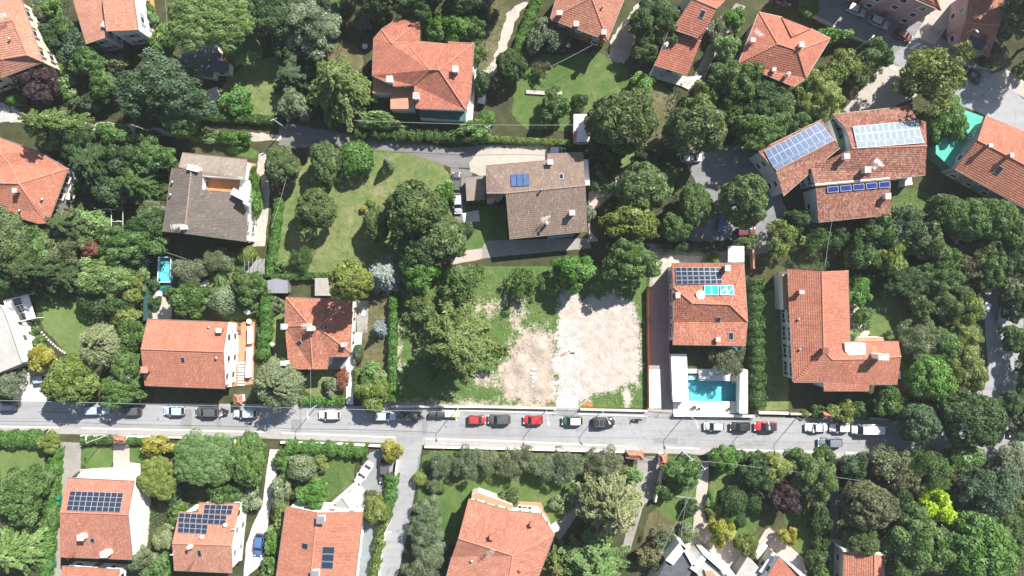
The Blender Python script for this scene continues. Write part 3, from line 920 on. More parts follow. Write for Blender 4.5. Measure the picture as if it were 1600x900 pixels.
sheet('crossover', [(x, Yu(x) - 11) for x in (600, 700, 800, 900, 1012, 1060)] + [(x, Yu(x) - 3) for x in (1060, 1012, 900, 800, 700, 600)], 'pavement_mat', .021)
pavement(-60, 92, Yl, 9, True); pavement(128, 415, Yl, 9, True); pavement(440, 618, Yl, 10, True)
pavement(664, 978, Yl, 10, True); pavement(1038, 1092, Yl, 10, True); pavement(1118, 1296, Yl, 8, True); pavement(1320, 1700, Yl, 9, True)
pv = pavement(615, 870, lambda x: Yu(x), 9.5, False)
pv2 = pavement(903, 1012, lambda x: Yu(x), 9.5, False)
for root, x0, x1 in ((pv, 616, 869), (pv2, 904, 1011)):          # large concrete paving slabs
    n = int((x1 - x0) / 12.4)
    for k in range(n):
        a, b = x0 + (x1 - x0) * k / n, x0 + (x1 - x0) * (k + 1) / n
        P = [U(x, Yu(x) + d) for x, d in ((a + .25, -9.3), (b - .25, -9.3), (b - 1.2, -2.5), (a - .7, -2.5))]
        MB().prism([(p.x, p.y) for p in P], .1, .135 + random.uniform(0, .012)).build('paving_slab', 'pavement_mat', root)
# street repairs, seams and manholes
def patch(px, mat, nm='asphalt_repair'): sheet(nm, px, mat, .034)
patch([(60, 642), (110, 643), (110, 646), (60, 645)], 'asphalt_patch')
patch([(283, 640), (300, 640), (300, 668), (283, 668)], 'asphalt_patch')
patch([(455, 655), (472, 655), (470, 677), (455, 677)], 'asphalt_patch')
patch([(660, 655), (670, 655), (666, 680), (658, 680)], 'asphalt_patch')
patch([(982, 652), (1010, 652), (1010, 660), (982, 660)], 'asphalt_patch')
patch([(1020, 684), (1060, 684), (1058, 693), (1020, 693)], 'asphalt_patch')
patch([(618, 763), (624, 764), (622, 780), (616, 779)], 'asphalt_dark')
for x0, x1, dy in ((-40, 420, 30), (440, 1010, 31), (640, 1700, 33), (700, 1300, 19), (0, 600, 20)):
    P = [U(x, 633 + x * .02 + dy + math.sin(x * .05) * .35) for x in np.linspace(x0, x1, 40)]
    R = ribbon(P, .09)
    m = MB(); n = len(P)
    for i in range(n - 1):
        m.quad([(*R[2 * n - 1 - i], .033), (*R[2 * n - 2 - i], .033), (*R[i + 1], .033), (*R[i], .033)])
    struct(m.build('road_seam', 'asphalt_patch'))
for x, y in ((247, 655), (546, 662), (697, 667), (1177, 680), (902, 672), (640, 760), (622, 830), (1536, 149), (1342, 690)):
    p = U(x, y); m = MB()
    m.tube([(p.x, p.y, .0), (p.x, p.y, .037)], .32, 16); struct(m.build('manhole_cover', 'asphalt_patch'))
# painted stop line at the north junction
sheet('road_marking', [(1421, 75), (1437, 66.5), (1438.5, 68.5), (1422.5, 77)], 'white_paint', .03)
sheet('road_marking', [(1384, 97), (1402, 108), (1400.5, 111), (1382.5, 100)], 'white_paint', .03)
# the cleared plot: grass, dug earth, pale rubble and a white track, worn into each other
def plot_mat():
    t = NT('plot_ground')
    def at(n): return t.new('ShaderNodeAttribute', attribute_name=n).outputs['Fac']
    n1 = t.noise(.55, 6, .65); n2 = t.noise(2.6, 5, .65); n3 = t.noise(9., 4, .6)
    wob = t.math('ADD', t.math('MULTIPLY', t.math('SUBTRACT', n1, .5), 1.1), t.math('MULTIPLY', t.math('SUBTRACT', n2, .5), .9))
    f = t.math('ADD', t.math('MULTIPLY', n1, .45), t.math('ADD', t.math('MULTIPLY', n2, .3), t.math('MULTIPLY', n3, .25)))
    grass = t.ramp(f, [(.36, (.050, .105, .026)), (.48, (.085, .148, .040)), (.56, (.125, .165, .058)), (.64, (.24, .205, .125))])
    earth = t.ramp(f, [(.34, (.17, .135, .10)), (.43, (.33, .265, .21)), (.53, (.43, .365, .305)), (.66, (.50, .44, .385))])
    rub = t.ramp(f, [(.36, (.30, .245, .20)), (.47, (.425, .37, .32)), (.57, (.48, .435, .395)), (.68, (.54, .51, .475))])
    wht = t.ramp(f, [(.36, (.34, .315, .29)), (.5, (.445, .43, .41)), (.66, (.55, .54, .53))])
    def mask(n): return t.ramp(t.math('ADD', at(n), wob), [(.40, (0, 0, 0)), (.62, (1, 1, 1))])
    c = t.mix(mask('earth'), grass, earth); c = t.mix(mask('rubble'), c, rub); c = t.mix(mask('track'), c, wht)
    t.col(c); t.rough(.95, .1); t.bump(t.math('ADD', n2, t.math('MULTIPLY', n3, .6)), .12, .8)
plot_mat()
def cleared_plot():
    A, B = U(614, 416), U(1010, 637); st = .45
    nx, ny = int((B.x - A.x) / st), int((A.y - B.y) / st)
    X = np.linspace(A.x, B.x, nx); Y = np.linspace(B.y, A.y, ny); gx, gy = np.meshgrid(X, Y); q = np.column_stack([gx.ravel(), gy.ravel()])
    def soft(polys, wd):
        out = np.zeros(len(q))
        for px in polys:
            P = np.array([tuple(U(*p)[:2]) for p in px]); ins = np.zeros(len(q), bool); dist = np.full(len(q), 1e9); j = len(P) - 1
            for i in range(len(P)):
                a, b = P[j], P[i]; ins ^= ((b[1] > q[:, 1]) != (a[1] > q[:, 1])) & (q[:, 0] < (a[0] - b[0]) * (q[:, 1] - b[1]) / (a[1] - b[1] + 1e-12) + b[0])
                d = b - a; t = np.clip(((q - a) @ d) / (d @ d), 0, 1); dist = np.minimum(dist, np.linalg.norm(q - a - t[:, None] * d, axis=1)); j = i
            out = np.maximum(out, np.clip(.5 + np.where(ins, 1, -1) * dist / wd, 0, 1))
        return out
    earth = soft([[(780, 575), (798, 545), (812, 510), (850, 512), (872, 520), (872, 636), (800, 630), (782, 605)], [(800, 470), (816, 466), (818, 500), (806, 520), (798, 500)], [(715, 476), (800, 468), (770, 490), (730, 488)],
                  [(616, 500), (627, 505), (624, 600), (616, 632)], [(738, 585), (775, 580), (775, 600), (745, 600)], [(618, 628), (870, 630), (870, 637), (618, 637)]], 6.5)
    rub = soft([[(874, 458), (892, 452), (915, 468), (960, 458), (994, 478), (1000, 520), (1001, 580), (996, 600), (960, 612), (925, 620), (905, 632), (872, 636), (868, 560)], [(974, 600), (984, 600), (984, 637), (974, 637)]], 4.0)
    trk = soft([[(874, 500), (905, 497), (909, 560), (905, 632), (872, 632), (869, 570)]], 7.0)
    rg = np.random.default_rng(2); hgt = .02 + .5 * earth * np.clip(np.sin(q[:, 0] * .9) * np.sin(q[:, 1] * .8 + 1), 0, 1) * (earth > .6) * (rub < .4) + rg.random(len(q)) * .05 * np.maximum(earth, rub)
    wv = np.sin(q[:, 0] * 1.9 + 1.3 * np.sin(q[:, 1] * .8)) * np.sin(q[:, 1] * 2.3 + np.sin(q[:, 0] * 1.1)) + .6 * np.sin(q[:, 0] * 4.3 + q[:, 1] * 3.1)
    rut = np.exp(-((q[:, 0] - U(880, 0).x) / .28) ** 2) + np.exp(-((q[:, 0] - U(894, 0).x) / .28) ** 2)
    hgt += np.maximum(rub, earth) * .085 * np.clip(wv + .4, 0, 2) - .0 + trk * .05 - .09 * rut * (trk > .5); hgt = np.maximum(hgt, .02)
    hgt[(np.abs(q[:, 1] - B.y) < .6)] = .02
    me = bpy.data.meshes.new('cleared_ground'); idx = np.arange(nx * ny).reshape(ny, nx)
    F = np.stack([idx[:-1, :-1], idx[:-1, 1:], idx[1:, 1:], idx[1:, :-1]], -1).reshape(-1, 4)
    me.from_pydata(np.column_stack([q, hgt]).tolist(), [], F.tolist())
    for n, v in (('earth', earth), ('rubble', rub), ('track', trk)): me.attributes.new(n, 'FLOAT', 'POINT').data.foreach_set('value', v.astype(np.float32))
    me.polygons.foreach_set('use_smooth', [True] * len(F)); me.materials.append(MATS['plot_ground'])
    struct(link('cleared_ground', me), 'structure', 'cleared building plot of grass, dug earth and pale rubble')
cleared_plot()
# ---------------------------------------------------------------- the houses
GREEN, BROWN, GREY = (.05, .11, .06), (.13, .07, .04), (.3, .3, .3)
e, r = 5.8, 8.0

# north-west corner
h = House('house', 'salmon hipped roof house cut off by the top left corner, beside the purple plum',
  [(33, -2, e), (67, 97, e), (0, 122, e), (-40, 137, e), (42, 86, 7.4), (5, 92, 7.4), (20, 32, 8), (-40, 100, 7.4), (-40, 0, e), (-20, 40, 8)],
  [[0, 1, 4, 6], [4, 1, 2, 5], [5, 2, 3, 7], [6, 4, 5, 9], [9, 5, 7], [0, 6, 9, 8], [8, 9, 7]], [0, 1, 2, 3, 7, 8], 'roof_salmon', 'cream_wall', shutter=BROWN)
h.antenna(14, 31, 2.2, .3); h.pipe(17, 62)
h.slab('balcony', [(60, 105), (72, 100), (80, 118), (74, 120)], 2.6, 2.8, 'white_wall')
h = House('house', 'salmon roofed house at the top with an orange tiled terrace, between plum and umbrella pine',
  [(116, 5, e), (160, -2, 6.9), (165, 59, 6.9), (135, 69, e), (110, -20, e), (158, -20, 6.9)],
  [[0, 4, 5, 1], [0, 1, 2, 3]], [4, 0, 3, 2, 1, 5], 'roof_salmon', 'white_wall', shutter=GREY)
h3 = House('wing', '', [(160, -20, 8.3), (209, -20, 7.2), (209, 0, 7.2), (216, 47, 7.2), (166, 49, 8.3), (160, 0, 8.3)],
  [[0, 1, 2, 5], [5, 2, 3, 4]], [0, 1, 2, 3, 4, 5], 'roof_salmon', 'white_wall', shutter=GREY, over=.3)
def absorb(child, parent, name):
    """make a separately built wing a part of its house"""
    r_ = child.root; base_o = child.o
    for c in list(r_.children):
        c.parent = parent.root; c.location = c.location + (base_o - parent.o)
    for k in list(LABELS):
        if k == '': del LABELS[k]
    bpy.data.objects.remove(r_)
absorb(h3, h, 'wing')
h.chimney(168, 41, 1.3, .8, 1.0, rz=-.5)
h.slab('balcony', [(211, -4), (225, -4), (232, 56), (219, 52)], 3.0, 3.2, 'white_wall')
h.slab('parapet', [(209, 0), (213, 0), (219, 50), (215, 49)], 3.2, 4.2, 'white_wall')
flat_house('garage', 'dark flat felt roofed garage half hidden under the umbrella pine', [(284, 72), (340, 70), (340, 95), (358, 96), (357, 114), (334, 113), (332, 122), (283, 112)], 2.6, 'dark_felt', 'white_wall', cat='garage')

# the large red house in the north
E, R_ = 5.6, 7.6
h = House('house', 'large red hipped roof villa with three white chimneys, north of the lane',
  [(584, 60, E), (596, 46, E), (620, 30, E), (656, 32, E), (655, 65, E), (635, 66, 6.1), (612, 68, 6.7), (699, 69, E), (700, 65.5, E), (740.5, 68, E),
   (735, 145, E), (728, 172, E), (650, 169, E), (647, 133, E), (617, 135, E), (582, 118, E), (671, 109, R_), (686, 109, R_)],
  [[1, 2, 3, 6], [6, 3, 4, 5], [0, 1, 6, 5, 16, 13, 14, 15], [5, 4, 7, 8, 9, 17, 16], [9, 10, 11, 17], [16, 17, 11, 12, 13]],
  [0, 1, 2, 3, 4, 7, 8, 9, 10, 11, 12, 13, 14, 15], 'roof_red', 'white_wall', shutter=GREEN)
h.slab('lower_roof', [(583, 118), (617, 135), (646, 134), (646, 170), (610, 170), (610, 145), (582, 145)], 0, 3.4, 'terracotta', 'white_wall')
h.chimney(609.5, 125, .95, .95, 1.3); h.chimney(651, 151, .95, .95, 1.3); h.chimney(712, 109, .9, .9, 1.2)
h.slab('veranda', [(655, 172), (728, 175), (728, 189), (656, 184)], 0, 2.6, 'teal_wall', 'white_wall')
h.slab('chimney_stack', [(734, 104), (740, 104), (739, 112), (733, 111)], 0, 5.0, 'pale_concrete')

h = House('house', 'weathered red roof house at the top edge above the green lawn',
  [(869, -2, e), (860, 30, e), (949, 63, e), (975, -2, e), (924, -4, 7.6), (942, 40, 7.0), (985, -30, e), (874, -30, e), (920, -30, 7.6)],
  [[0, 1, 4], [1, 2, 4], [2, 3, 4], [3, 6, 8, 4], [7, 0, 4, 8]], [7, 0, 1, 2, 3, 6], 'roof_weathered', 'brown_wall', shutter=BROWN)
h.chimney(874, 22, .8, .6, 1.2, 'chimney_brick'); h.chimney(900, 39, .7, .7, 1.2, 'chimney_brick'); h.chimney(943, 52, .7, .7, 1.4, 'chimney_brick'); h.pipe(941, 12)

h = House('house', 'narrow two part red roof house at the top, stepping down towards the grove',
  [(1082, -2, 8.2), (1120, 14, 8.2), (1096, 60, 6.4), (1050, 45, 6.4), (1070, -20, 7), (1130, -20, 7.4), (1132, 2, 7.4)],
  [[0, 1, 2, 3], [0, 4, 5, 6, 1]], [3, 2, 1, 6, 5, 4, 0], 'roof_brown', 'white_wall', shutter=BROWN)
for o in h.root.children:
    if o.name.startswith('roof'): o.data.materials[0] = MATS['roof_red']
w2 = House('wing', '', [(1047, 47, 5.2), (1096, 63, 5.2), (1074, 117, 3.6), (1022, 101, 3.6)], [[0, 1, 2, 3]], [0, 1, 2, 3], 'roof_red', 'white_wall')
absorb(w2, h, 'wing')
h.chimney(1040, 71, .6, .6, 1.6, 'white_wall', style=1); h.skylight(1097, 22); h.pipe(1103, 47)
h.slab('terrace', [(1022, 104), (1074, 120), (1098, 118), (1076, 140), (1064, 134), (1010, 118)], 0, .35, 'pale_concrete')

h = House('house', 'red hipped roof house beside the shaded north road, with several small chimneys',
  [(1186, 19, e), (1222, 27, e), (1236, 58, 6.9), (1267, 45, e), (1297, 60, e), (1259, 122, e), (1241, 135, e), (1154, 99, e), (1215, 69, r), (1246, 79, r)],
  [[0, 1, 2, 9, 8], [2, 3, 4, 9], [4, 5, 9], [9, 5, 6, 7, 8], [7, 0, 8]], [0, 1, 3, 4, 5, 6, 7], 'roof_red', 'cream_wall', shutter=GREEN)
up = House('wing', '', [(1221, 27, 6.1), (1267, 45, 6.1), (1237, 58, 7.3)], [[0, 1, 2]], [0, 1, 2], 'roof_red', 'cream_wall', windows=False, gutter=False)
absorb(up, h, 'wing')
h.chimney(1251, 71, .7, .7, 1.1); h.chimney(1230, 117, .5, .5, 1.3, style=1); h.chimney(1175, 64, .6, .6, 1.1); h.chimney(1209, 109, .6, .6, .7, style=2); h.antenna(1181, 57, 2.0, -.6, 'white_paint')

# shaded town houses along the north road
h = House('apartment_building', 'pinkish apartment building with white window surrounds on the shaded north road',
  [(1375, -25, 9.5), (1470, 16, 9.5), (1462, -45, 9.5), (1400, -60, 9.5), (1420, -30, 11.0), (1455, -20, 11)],
  [[0, 1, 5, 4], [1, 2, 5], [2, 3, 4, 5], [3, 0, 4]], [0, 1, 2, 3], 'roof_orange', 'pink_wall', cat='building', over=.3)
h.slab('cornice', [(1366, -16), (1455, 22), (1456, 19), (1367, -19)], 6.4, 6.65, 'pale_concrete')
h.slab('shop_base', [(1349, -14), (1430, 22), (1442, 6), (1360, -30)], 0, 3.2, 'grey_wall')
def facade_quad(h, name, a, b, z0, z1, mat, out=.06):
    A, B = Vector(a), Vector(b); d = (B - A); d.z = 0; nrm = Vector((d.y, -d.x, 0)).normalized() * out
    if (nrm.x * A.x + nrm.y * A.y) > 0: nrm = -nrm
    m = MB(); lo = [A, B]; q = [Vector((p.x, p.y, z)) for p, z in ((A, z0), (B, z0), (B, z1), (A, z1))]
    k = [p + nrm for p in q]
    m.quad(k)
    for i in range(4): m.quad([q[i], q[(i + 1) % 4], k[(i + 1) % 4], k[i]])
    return m.build(name, mat, h.root, h.o)
I0, I1 = h.ins[0], h.ins[1]
def onwall(t): return (I0.x + (I1.x - I0.x) * t, I0.y + (I1.y - I0.y) * t, 0)
h = House('apartment_building', 'grey fronted building at the top edge behind the parked silver cars',
  [(1290, -62, 9.5), (1372, -27, 9.5), (1395, -75, 9.5), (1310, -110, 9.5)], [[0, 1, 2, 3]], [0, 1, 2, 3], 'roof_orange', 'grey_wall', cat='building', over=.2, ridge=False)
h = House('house', 'shaded town house with a reddish creeper and a big dark roof window by the junction',
  [(1497, 68, 3.4), (1545, 88, 3.4), (1562, 40, 6.4), (1580, -20, 6.4), (1516, -20, 6.4), (1508, 35, 6.4)],
  [[0, 1, 2, 5], [5, 2, 3, 4]], [0, 1, 2, 3, 4, 5], 'roof_weathered', 'pink_wall')
f = h.skylight(1525, 67, 3.6, 2.0)

# big right hand building with the teal yard
h = House('apartment_building', 'long orange roofed building cut by the right edge, beside the teal yard',
  [(1540, 181, e + .6), (1660, 229, e + .6), (1660, 289, 8.6), (1527, 219, 8.6), (1492, 264, e), (1660, 358, e)],
  [[0, 1, 2, 3], [3, 2, 5, 4]], [0, 3, 4, 5, 2, 1], 'roof_rust', 'grey_wall', cat='building', over=.7)
h.skylight(1560, 266, .9, 1.4); h.chimney(1545, 228, .5, .5, 1.0, 'chimney_brick'); h.chimney(1578, 243, .5, .5, 1.0, 'chimney_brick')
o = flat_house('yard_roof', 'teal green sheet roof over the yard next to the long orange roof', [(1509, 172), (1537, 182), (1520, 222), (1487, 264), (1462, 240), (1462, 228)], 3.2, 'teal_sheet', 'teal_wall', cat='roof', windows=False, thick=.1, over=.1)

# the large house with three solar arrays
h = House('house', 'mottled brown red roofs of the big house with pale, blue and violet solar arrays',
  [(1301, 179, 6.6), (1421, 166, 6.6), (1433, 187, 7.2), (1447, 192, 7.2), (1448, 228, 8.4), (1446, 273, 7.0), (1391, 280, 7.0), (1274, 290, 7.0), (1267, 262, 7.0), (1331, 232, 8.4), (1321, 200, 7.2)],
  [[0, 1, 2, 10], [10, 2, 3, 4, 9], [9, 4, 5, 6, 7, 8]], [0, 1, 2, 3, 4, 5, 6, 7, 8, 9, 10], 'roof_mottled', 'blue_white_wall', shutter=GREEN, over=.35)
A_ = House('wing', '', [(1184, 236, 6.4), (1284, 187, 6.4), (1312, 231, 6.4), (1272, 264, 6.4), (1224, 306, 6.4), (1212, 268, 7.4), (1305, 219, 7.4)],
  [[0, 1, 6, 5], [6, 2, 3, 4, 5]], [0, 1, 6, 2, 3, 4, 5], 'roof_mottled', 'blue_white_wall', over=.35)
B_ = House('wing', '', [(1274, 290.5, 6.6), (1391.5, 279.5, 6.6), (1392.5, 335, 5.0), (1279, 347, 5.0)], [[0, 1, 2, 3]], [0, 1, 2, 3], 'roof_mottled', 'blue_white_wall', over=.35)
h.panels([(1331, 198.5), (1433, 189), (1439, 214.5), (1336.5, 224)], 11, 2, 'cell_sky_sheen', lift=.3, fr=.06, gap=.04, frame='frame_pale')
h.panels([(1336.8, 224.6), (1439.5, 215), (1443.5, 224.5), (1338, 233)], 7, 1, 'cell_sky_sheen', lift=.34, fr=.06, gap=.04, frame='frame_pale')
A_.panels([(1193.5, 237), (1280, 191.5), (1297.5, 213.5), (1207, 261)], 11, 2, 'cell_blue', lift=.3, fr=.03, gap=.035)
A_.panels([(1207.5, 261.5), (1298, 214), (1303, 219.5), (1212, 267)], 7, 1, 'cell_blue', lift=.34, fr=.03, gap=.035)
B_.panels([(1290, 290.5), (1390.5, 281), (1391.5, 293.5), (1291, 302.5)], 5, 1, 'cell_navy', lift=.3, fr=.09, gap=.35, name='solar_collector')
h.chimney(1321, 245, .8, .8, 1.1); h.chimney(1353, 266, .9, .9, 1.5, 'pale_concrete'); B_.chimney(1385, 307, .8, .8, 1.0)
h.antenna(1363, 260, 1.6, .9, 'white_paint', .09); h.antenna(1366, 257, 1.9, -.7, 'white_paint', .08)
h.slab('green_roof', [(1297, 187), (1303, 190), (1312, 218), (1325, 211), (1329, 229), (1312, 233)], 0, 5.6, 'green_metal', 'white_wall')
h.slab('ridge_strip', [(1274, 287), (1390, 277), (1390, 279), (1274, 289.5)], 5.5, 7.1, 'white_wall')
absorb(A_, h, 'w'); absorb(B_, h, 'w')
h.slab('porch', [(1415, 279), (1424, 277), (1426, 288), (1414, 290)], 0, 2.4, 'white_wall')

# west side
h = House('house', 'orange salmon hipped roof house at the left edge with a tree shadow on it',
  [(16, 257, 6.6), (57, 236, e), (106, 264, e), (75, 348, e), (60, 349, e), (0, 331, e), (-50, 316, e), (30, 287, 8.0), (61, 332, 6.2), (-50, 285, 8.0), (0, 216, e), (-50, 205, e), (0, 240, 7)],
  [[0, 1, 2, 7], [7, 2, 3, 8], [8, 3, 4], [7, 8, 4, 5, 6, 9], [10, 1, 0, 12], [11, 10, 12], [9, 11, 12, 0, 7]], [11, 10, 1, 2, 3, 4, 5, 6, 9], 'roof_orange', 'grey_wall', shutter=BROWN)
h.chimney(26, 298, .6, .6, .9, 'chimney_brick'); h.pipe(68, 312); h.pipe(33, 329)
h.slab('balcony', [(106, 272), (112, 272), (108, 312), (97, 310)], 2.6, 2.8, 'white_wall')

h = House('house', 'dark grey brown tiled villa with an orange roof terrace and white chimneys',
  [(269, 262, 5.8), (299, 265, 7.8), (290, 350, 7.8), (288, 365, 7.6), (255, 362, 5.8), (316, 268, 7.2), (315, 296, 7.2), (372, 302, 5.6), (386, 335, 5.6), (384, 378, 5.6)],
  [[0, 1, 2, 3, 4], [1, 5, 6, 7, 8, 9, 3, 2]], [0, 1, 5, 6, 7, 8, 9, 3, 4], 'roof_dark', 'white_wall', shutter=GREY, over=.3)
w2 = House('wing', '', [(285, 239, 5.2), (386, 250, 5.2), (382, 279, 6.6), (319, 274, 6.6), (279, 261, 6.6)], [[0, 1, 2, 3, 4]], [0, 1, 2, 3, 4], 'roof_taupe', 'white_wall', over=.3)
absorb(w2, h, 'w')
h.slab('roof_terrace', [(317, 275), (373, 279), (372, 301), (315, 296)], 0, 4.3, 'terracotta_orange', 'white_wall')
h.slab('parapet', [(317, 272), (380, 277), (380, 279.5), (317, 275)], 4.3, 6.6, 'white_wall')
h.slab('side_wall', [(375, 279), (388, 281), (392, 312), (385, 333), (376, 330), (374, 300)], 0, 4.9, 'white_wall')
h.slab('balcony', [(384, 253), (400, 256), (396, 280), (383, 279)], 2.4, 2.6, 'terracotta', 'white_wall')
h.slab('balcony', [(384, 336), (392, 338), (390, 379), (383, 378)], 2.9, 3.1, 'terracotta', 'white_wall')
h.chimney(303, 263, 1.9, .9, 1.2, rz=-.25, style=2, cap='white_wall'); h.chimney(372, 303, 1.9, 1.1, 1.6, rz=-.5, style=2, cap='white_wall'); h.chimney(381, 309, 2.2, .8, 1.3, rz=-.5, style=2, cap='white_wall')
h.chimney(288, 355, .7, .7, 1.0); h.antenna(280, 354, 1.4, .2, 'white_paint'); h.pipe(271, 285); h.pipe(268, 305)

h = House('house', 'wide brown tiled house in the middle with blue roof panels and a white side balcony',
  [(759, 259, 5.6), (855, 251, 5.75), (855, 241, 5.3), (911, 239, 5.3), (915, 290, 7.8), (918, 361, 5.4), (796, 373, 5.4), (790, 302, 7.8), (767, 319, 5.4), (761, 319, 5.4), (760, 302, 7.0)],
  [[0, 1, 7, 10], [1, 2, 3, 4, 7], [7, 4, 5, 6], [10, 7, 8, 9]], [0, 1, 2, 3, 4, 5, 6, 7, 8, 9, 10], 'roof_brown', 'white_wall', shutter=GREEN)
h.panels([(797.5, 273.5), (826, 272), (827, 291), (798.5, 292.5)], 3, 1, 'cell_blue', lift=.2, fr=.06, frame='cell_navy', name='solar_collector')
h.chimney(859.5, 254, .8, .7, 1.0); h.chimney(893.5, 333, .8, .7, 1.2); h.chimney(854, 349, .4, .4, 1.3, style=1); h.antenna(852, 343, 2.2, .5, 'white_paint', .04); h.pipe(846, 297, .9); h.skylight(877, 276, .7, .9)
h.slab('balcony', [(911.5, 249), (919, 249), (921.5, 289), (914.5, 289)], 3.3, 4.2, 'white_paint')
h.slab('awning', [(855, 367), (896, 363), (897, 369), (856, 374)], 3.2, 3.35, 'awning_stripe')
flat_house('garage', 'small taupe roofed carport left of the brown tiled house', [(727, 277), (759, 274), (758, 312), (729, 314)], 2.7, 'flat_roof_taupe', 'brown_wall', cat='garage')

h = gable('house', 'red gable roof house on the street with a walled terrace on its right',
  [(230, 499), (226, 602), (352, 607), (356, 504)], (5.8, 8.2), [(220, 545.5), (349, 550)], 'roof_orange', 'white_wall')
h.chimney(344, 516, .8, .6, 1.0, 'chimney_brick'); h.chimney(228, 577, 1.0, .9, 1.1, 'chimney_brick', 'terracotta'); h.skylight(286, 562, .5, .9); h.pipe(327, 511, .4); h.pipe(339, 559, .4)
h.slab('awning', [(354, 508), (366, 509), (364, 516), (353, 515)], 3.1, 3.25, 'white_paint')
h.slab('awning', [(351, 526), (363, 527), (362, 552), (350, 551)], 3.1, 3.25, 'white_paint')
h.slab('balcony', [(350, 556), (362, 556), (362, 604), (352, 605)], 2.6, 2.8, 'white_wall')
for px in ([(387, 510), (391, 510), (392, 537), (386, 537)], [(385, 543), (391, 543), (390, 590), (383, 590)]): h.slab('parapet', px, 0, 1.3, 'white_wall')
for k in range(9):
    y = 566 + k * 4.2
    h.slab('step', [(371, y), (382, y), (382, y + 3), (371, y + 3)], .0, .9 - k * .09, 'pale_concrete')

h = House('house', 'red hipped roof house with white side chimneys and a tree shadow on it',
  [(447, 465, e), (550, 469, e), (547, 550, e), (545, 557, e), (514, 557, e), (512, 577, 5.5), (451, 577, 5.5), (445, 510, e), (484, 509, 8), (496, 511, 8), (489, 577, 5.9)],
  [[0, 1, 9, 8], [1, 2, 9], [9, 2, 3, 4], [9, 4, 5, 10, 8], [8, 10, 6, 7], [7, 0, 8]], [0, 1, 2, 3, 4, 5, 10, 6, 7], 'roof_old', 'white_wall', shutter=BROWN)
h.chimney(487, 513, 1.2, .6, 1.0); h.chimney(538, 538, .7, .6, .9); h.chimney(445, 510, .8, .8, 1.2); h.chimney(445, 567, .9, .6, 1.2)
h.skylight(468, 536, .7, 1.1); h.skylight(509, 511, .6, .5); h.antenna(482, 508, 1.3, .2, 'white_paint')
h.slab('porch_roof', [(514, 558), (544, 558), (536, 577), (514, 577)], 0, .5, 'court_blue', 'white_wall')

h = House('house', 'old red hipped roof house with dark and turquoise solar panels, above the pool',
  [(1050, 412, e), (1162, 412, e), (1168, 503, e), (1165, 540, e), (1051, 538, e), (1053, 503, e), (1052, 449, e), (1082, 474, 7.9), (1140, 476, 7.9)],
  [[0, 1, 8, 7, 6], [1, 2, 8], [8, 2, 3, 4, 5, 7], [5, 6, 7]], [0, 1, 2, 3, 4, 5, 6], 'roof_old', 'white_wall', shutter=GREY, over=.5)
h.panels([(1054.5, 417.5), (1126, 417.5), (1128.5, 443.5), (1056.5, 444.5)], 8, 2, 'cell_dark', lift=.25, fr=.04, halves=2, gap=.08)
h.panels([(1099.5, 446), (1122.3, 446), (1123.3, 462), (1100.3, 462)], 2, 1, 'cell_blue', lift=.3, fr=.10, gap=.02, frame='panel_frame', name='solar_collector')
h.panels([(1123.8, 446), (1145.5, 446), (1147.5, 461.5), (1124.8, 461.8)], 2, 1, 'cell_blue', lift=.3, fr=.10, gap=.02, frame='panel_frame', name='solar_collector')
t = NT('cell_turquoise'); t.col(t.ramp(t.noise(.9, 2), [(.35, (.0, .36, .52)), (.65, (.0, .50, .58))])); t.rough(.2, .7)
for o in h.root.children:
    if o.name.startswith('solar_collector'): o.data.materials[1] = MATS['cell_turquoise']
h.chimney(1135, 419, .8, .8, 1.9, 'chimney_brick', 'metal_grey'); h.pipe(1093.5, 460.5, .5, .45, 'metal_pale'); h.chimney(1058, 461, .6, .8, 1.3, 'chimney_brick')
h.skylight(1122, 499, .7, 1.0); h.skylight(1142, 525, .8, 1.2); h.chimney(1121, 530, .6, .6, .6, 'chimney_brick')
h.slab('awning', [(1138, 539), (1153, 539), (1152, 542.5), (1138, 542)], 4.2, 4.4, 'pale_concrete')

h = House('house', 'large L shaped plain red roof house right of the tall hedge',
  [(1231, 420, e), (1325, 422, e), (1327, 519, e), (1328, 534, e), (1404, 534, e), (1408, 557, 7.4), (1402, 600, e), (1359, 601, e), (1357, 610.5, 5.5), (1287, 610.5, 5.5), (1286, 597, e), (1239, 597, e), (1284, 424, 7.8), (1287, 547, 7.8), (1300, 562, 7.4), (1360, 561, 7.4)],
  [[0, 12, 13, 11], [12, 1, 2, 3, 14, 13], [14, 3, 4, 5, 15], [13, 14, 15, 7, 8, 9, 10, 11], [15, 5, 6, 7]], [0, 12, 1, 2, 3, 4, 5, 6, 7, 8, 9, 10, 11], 'roof_rust', 'white_wall', shutter=BROWN)
h.slab('roof_terrace', [(1320, 536), (1352, 536), (1353, 553), (1350, 556), (1328, 556), (1321, 549)], 5.5, 7.0, 'white_deck', 'white_wall')
h.slab('porch_roof', [(1222, 428), (1233, 428), (1235, 484), (1224, 484)], 0, 4.2, 'terracotta', 'white_wall')
h.slab('porch_roof', [(1340, 527), (1380, 527), (1382, 534), (1339, 534)], 0, 2.6, 'terracotta', 'white_wall')
h.chimney(1376, 557, 1.7, .9, 2.4); h.chimney(1288, 548, .8, .8, 1.0, 'rust', 'rust'); h.chimney(1251, 456, .7, .5, .9, 'chimney_brick'); h.pipe(1247, 499, .3); h.pipe(1249, 546, .3)
h.slab('balcony', [(1401, 580), (1407, 580), (1408, 592), (1403, 592)], 2.8, 3.6, 'white_wall')

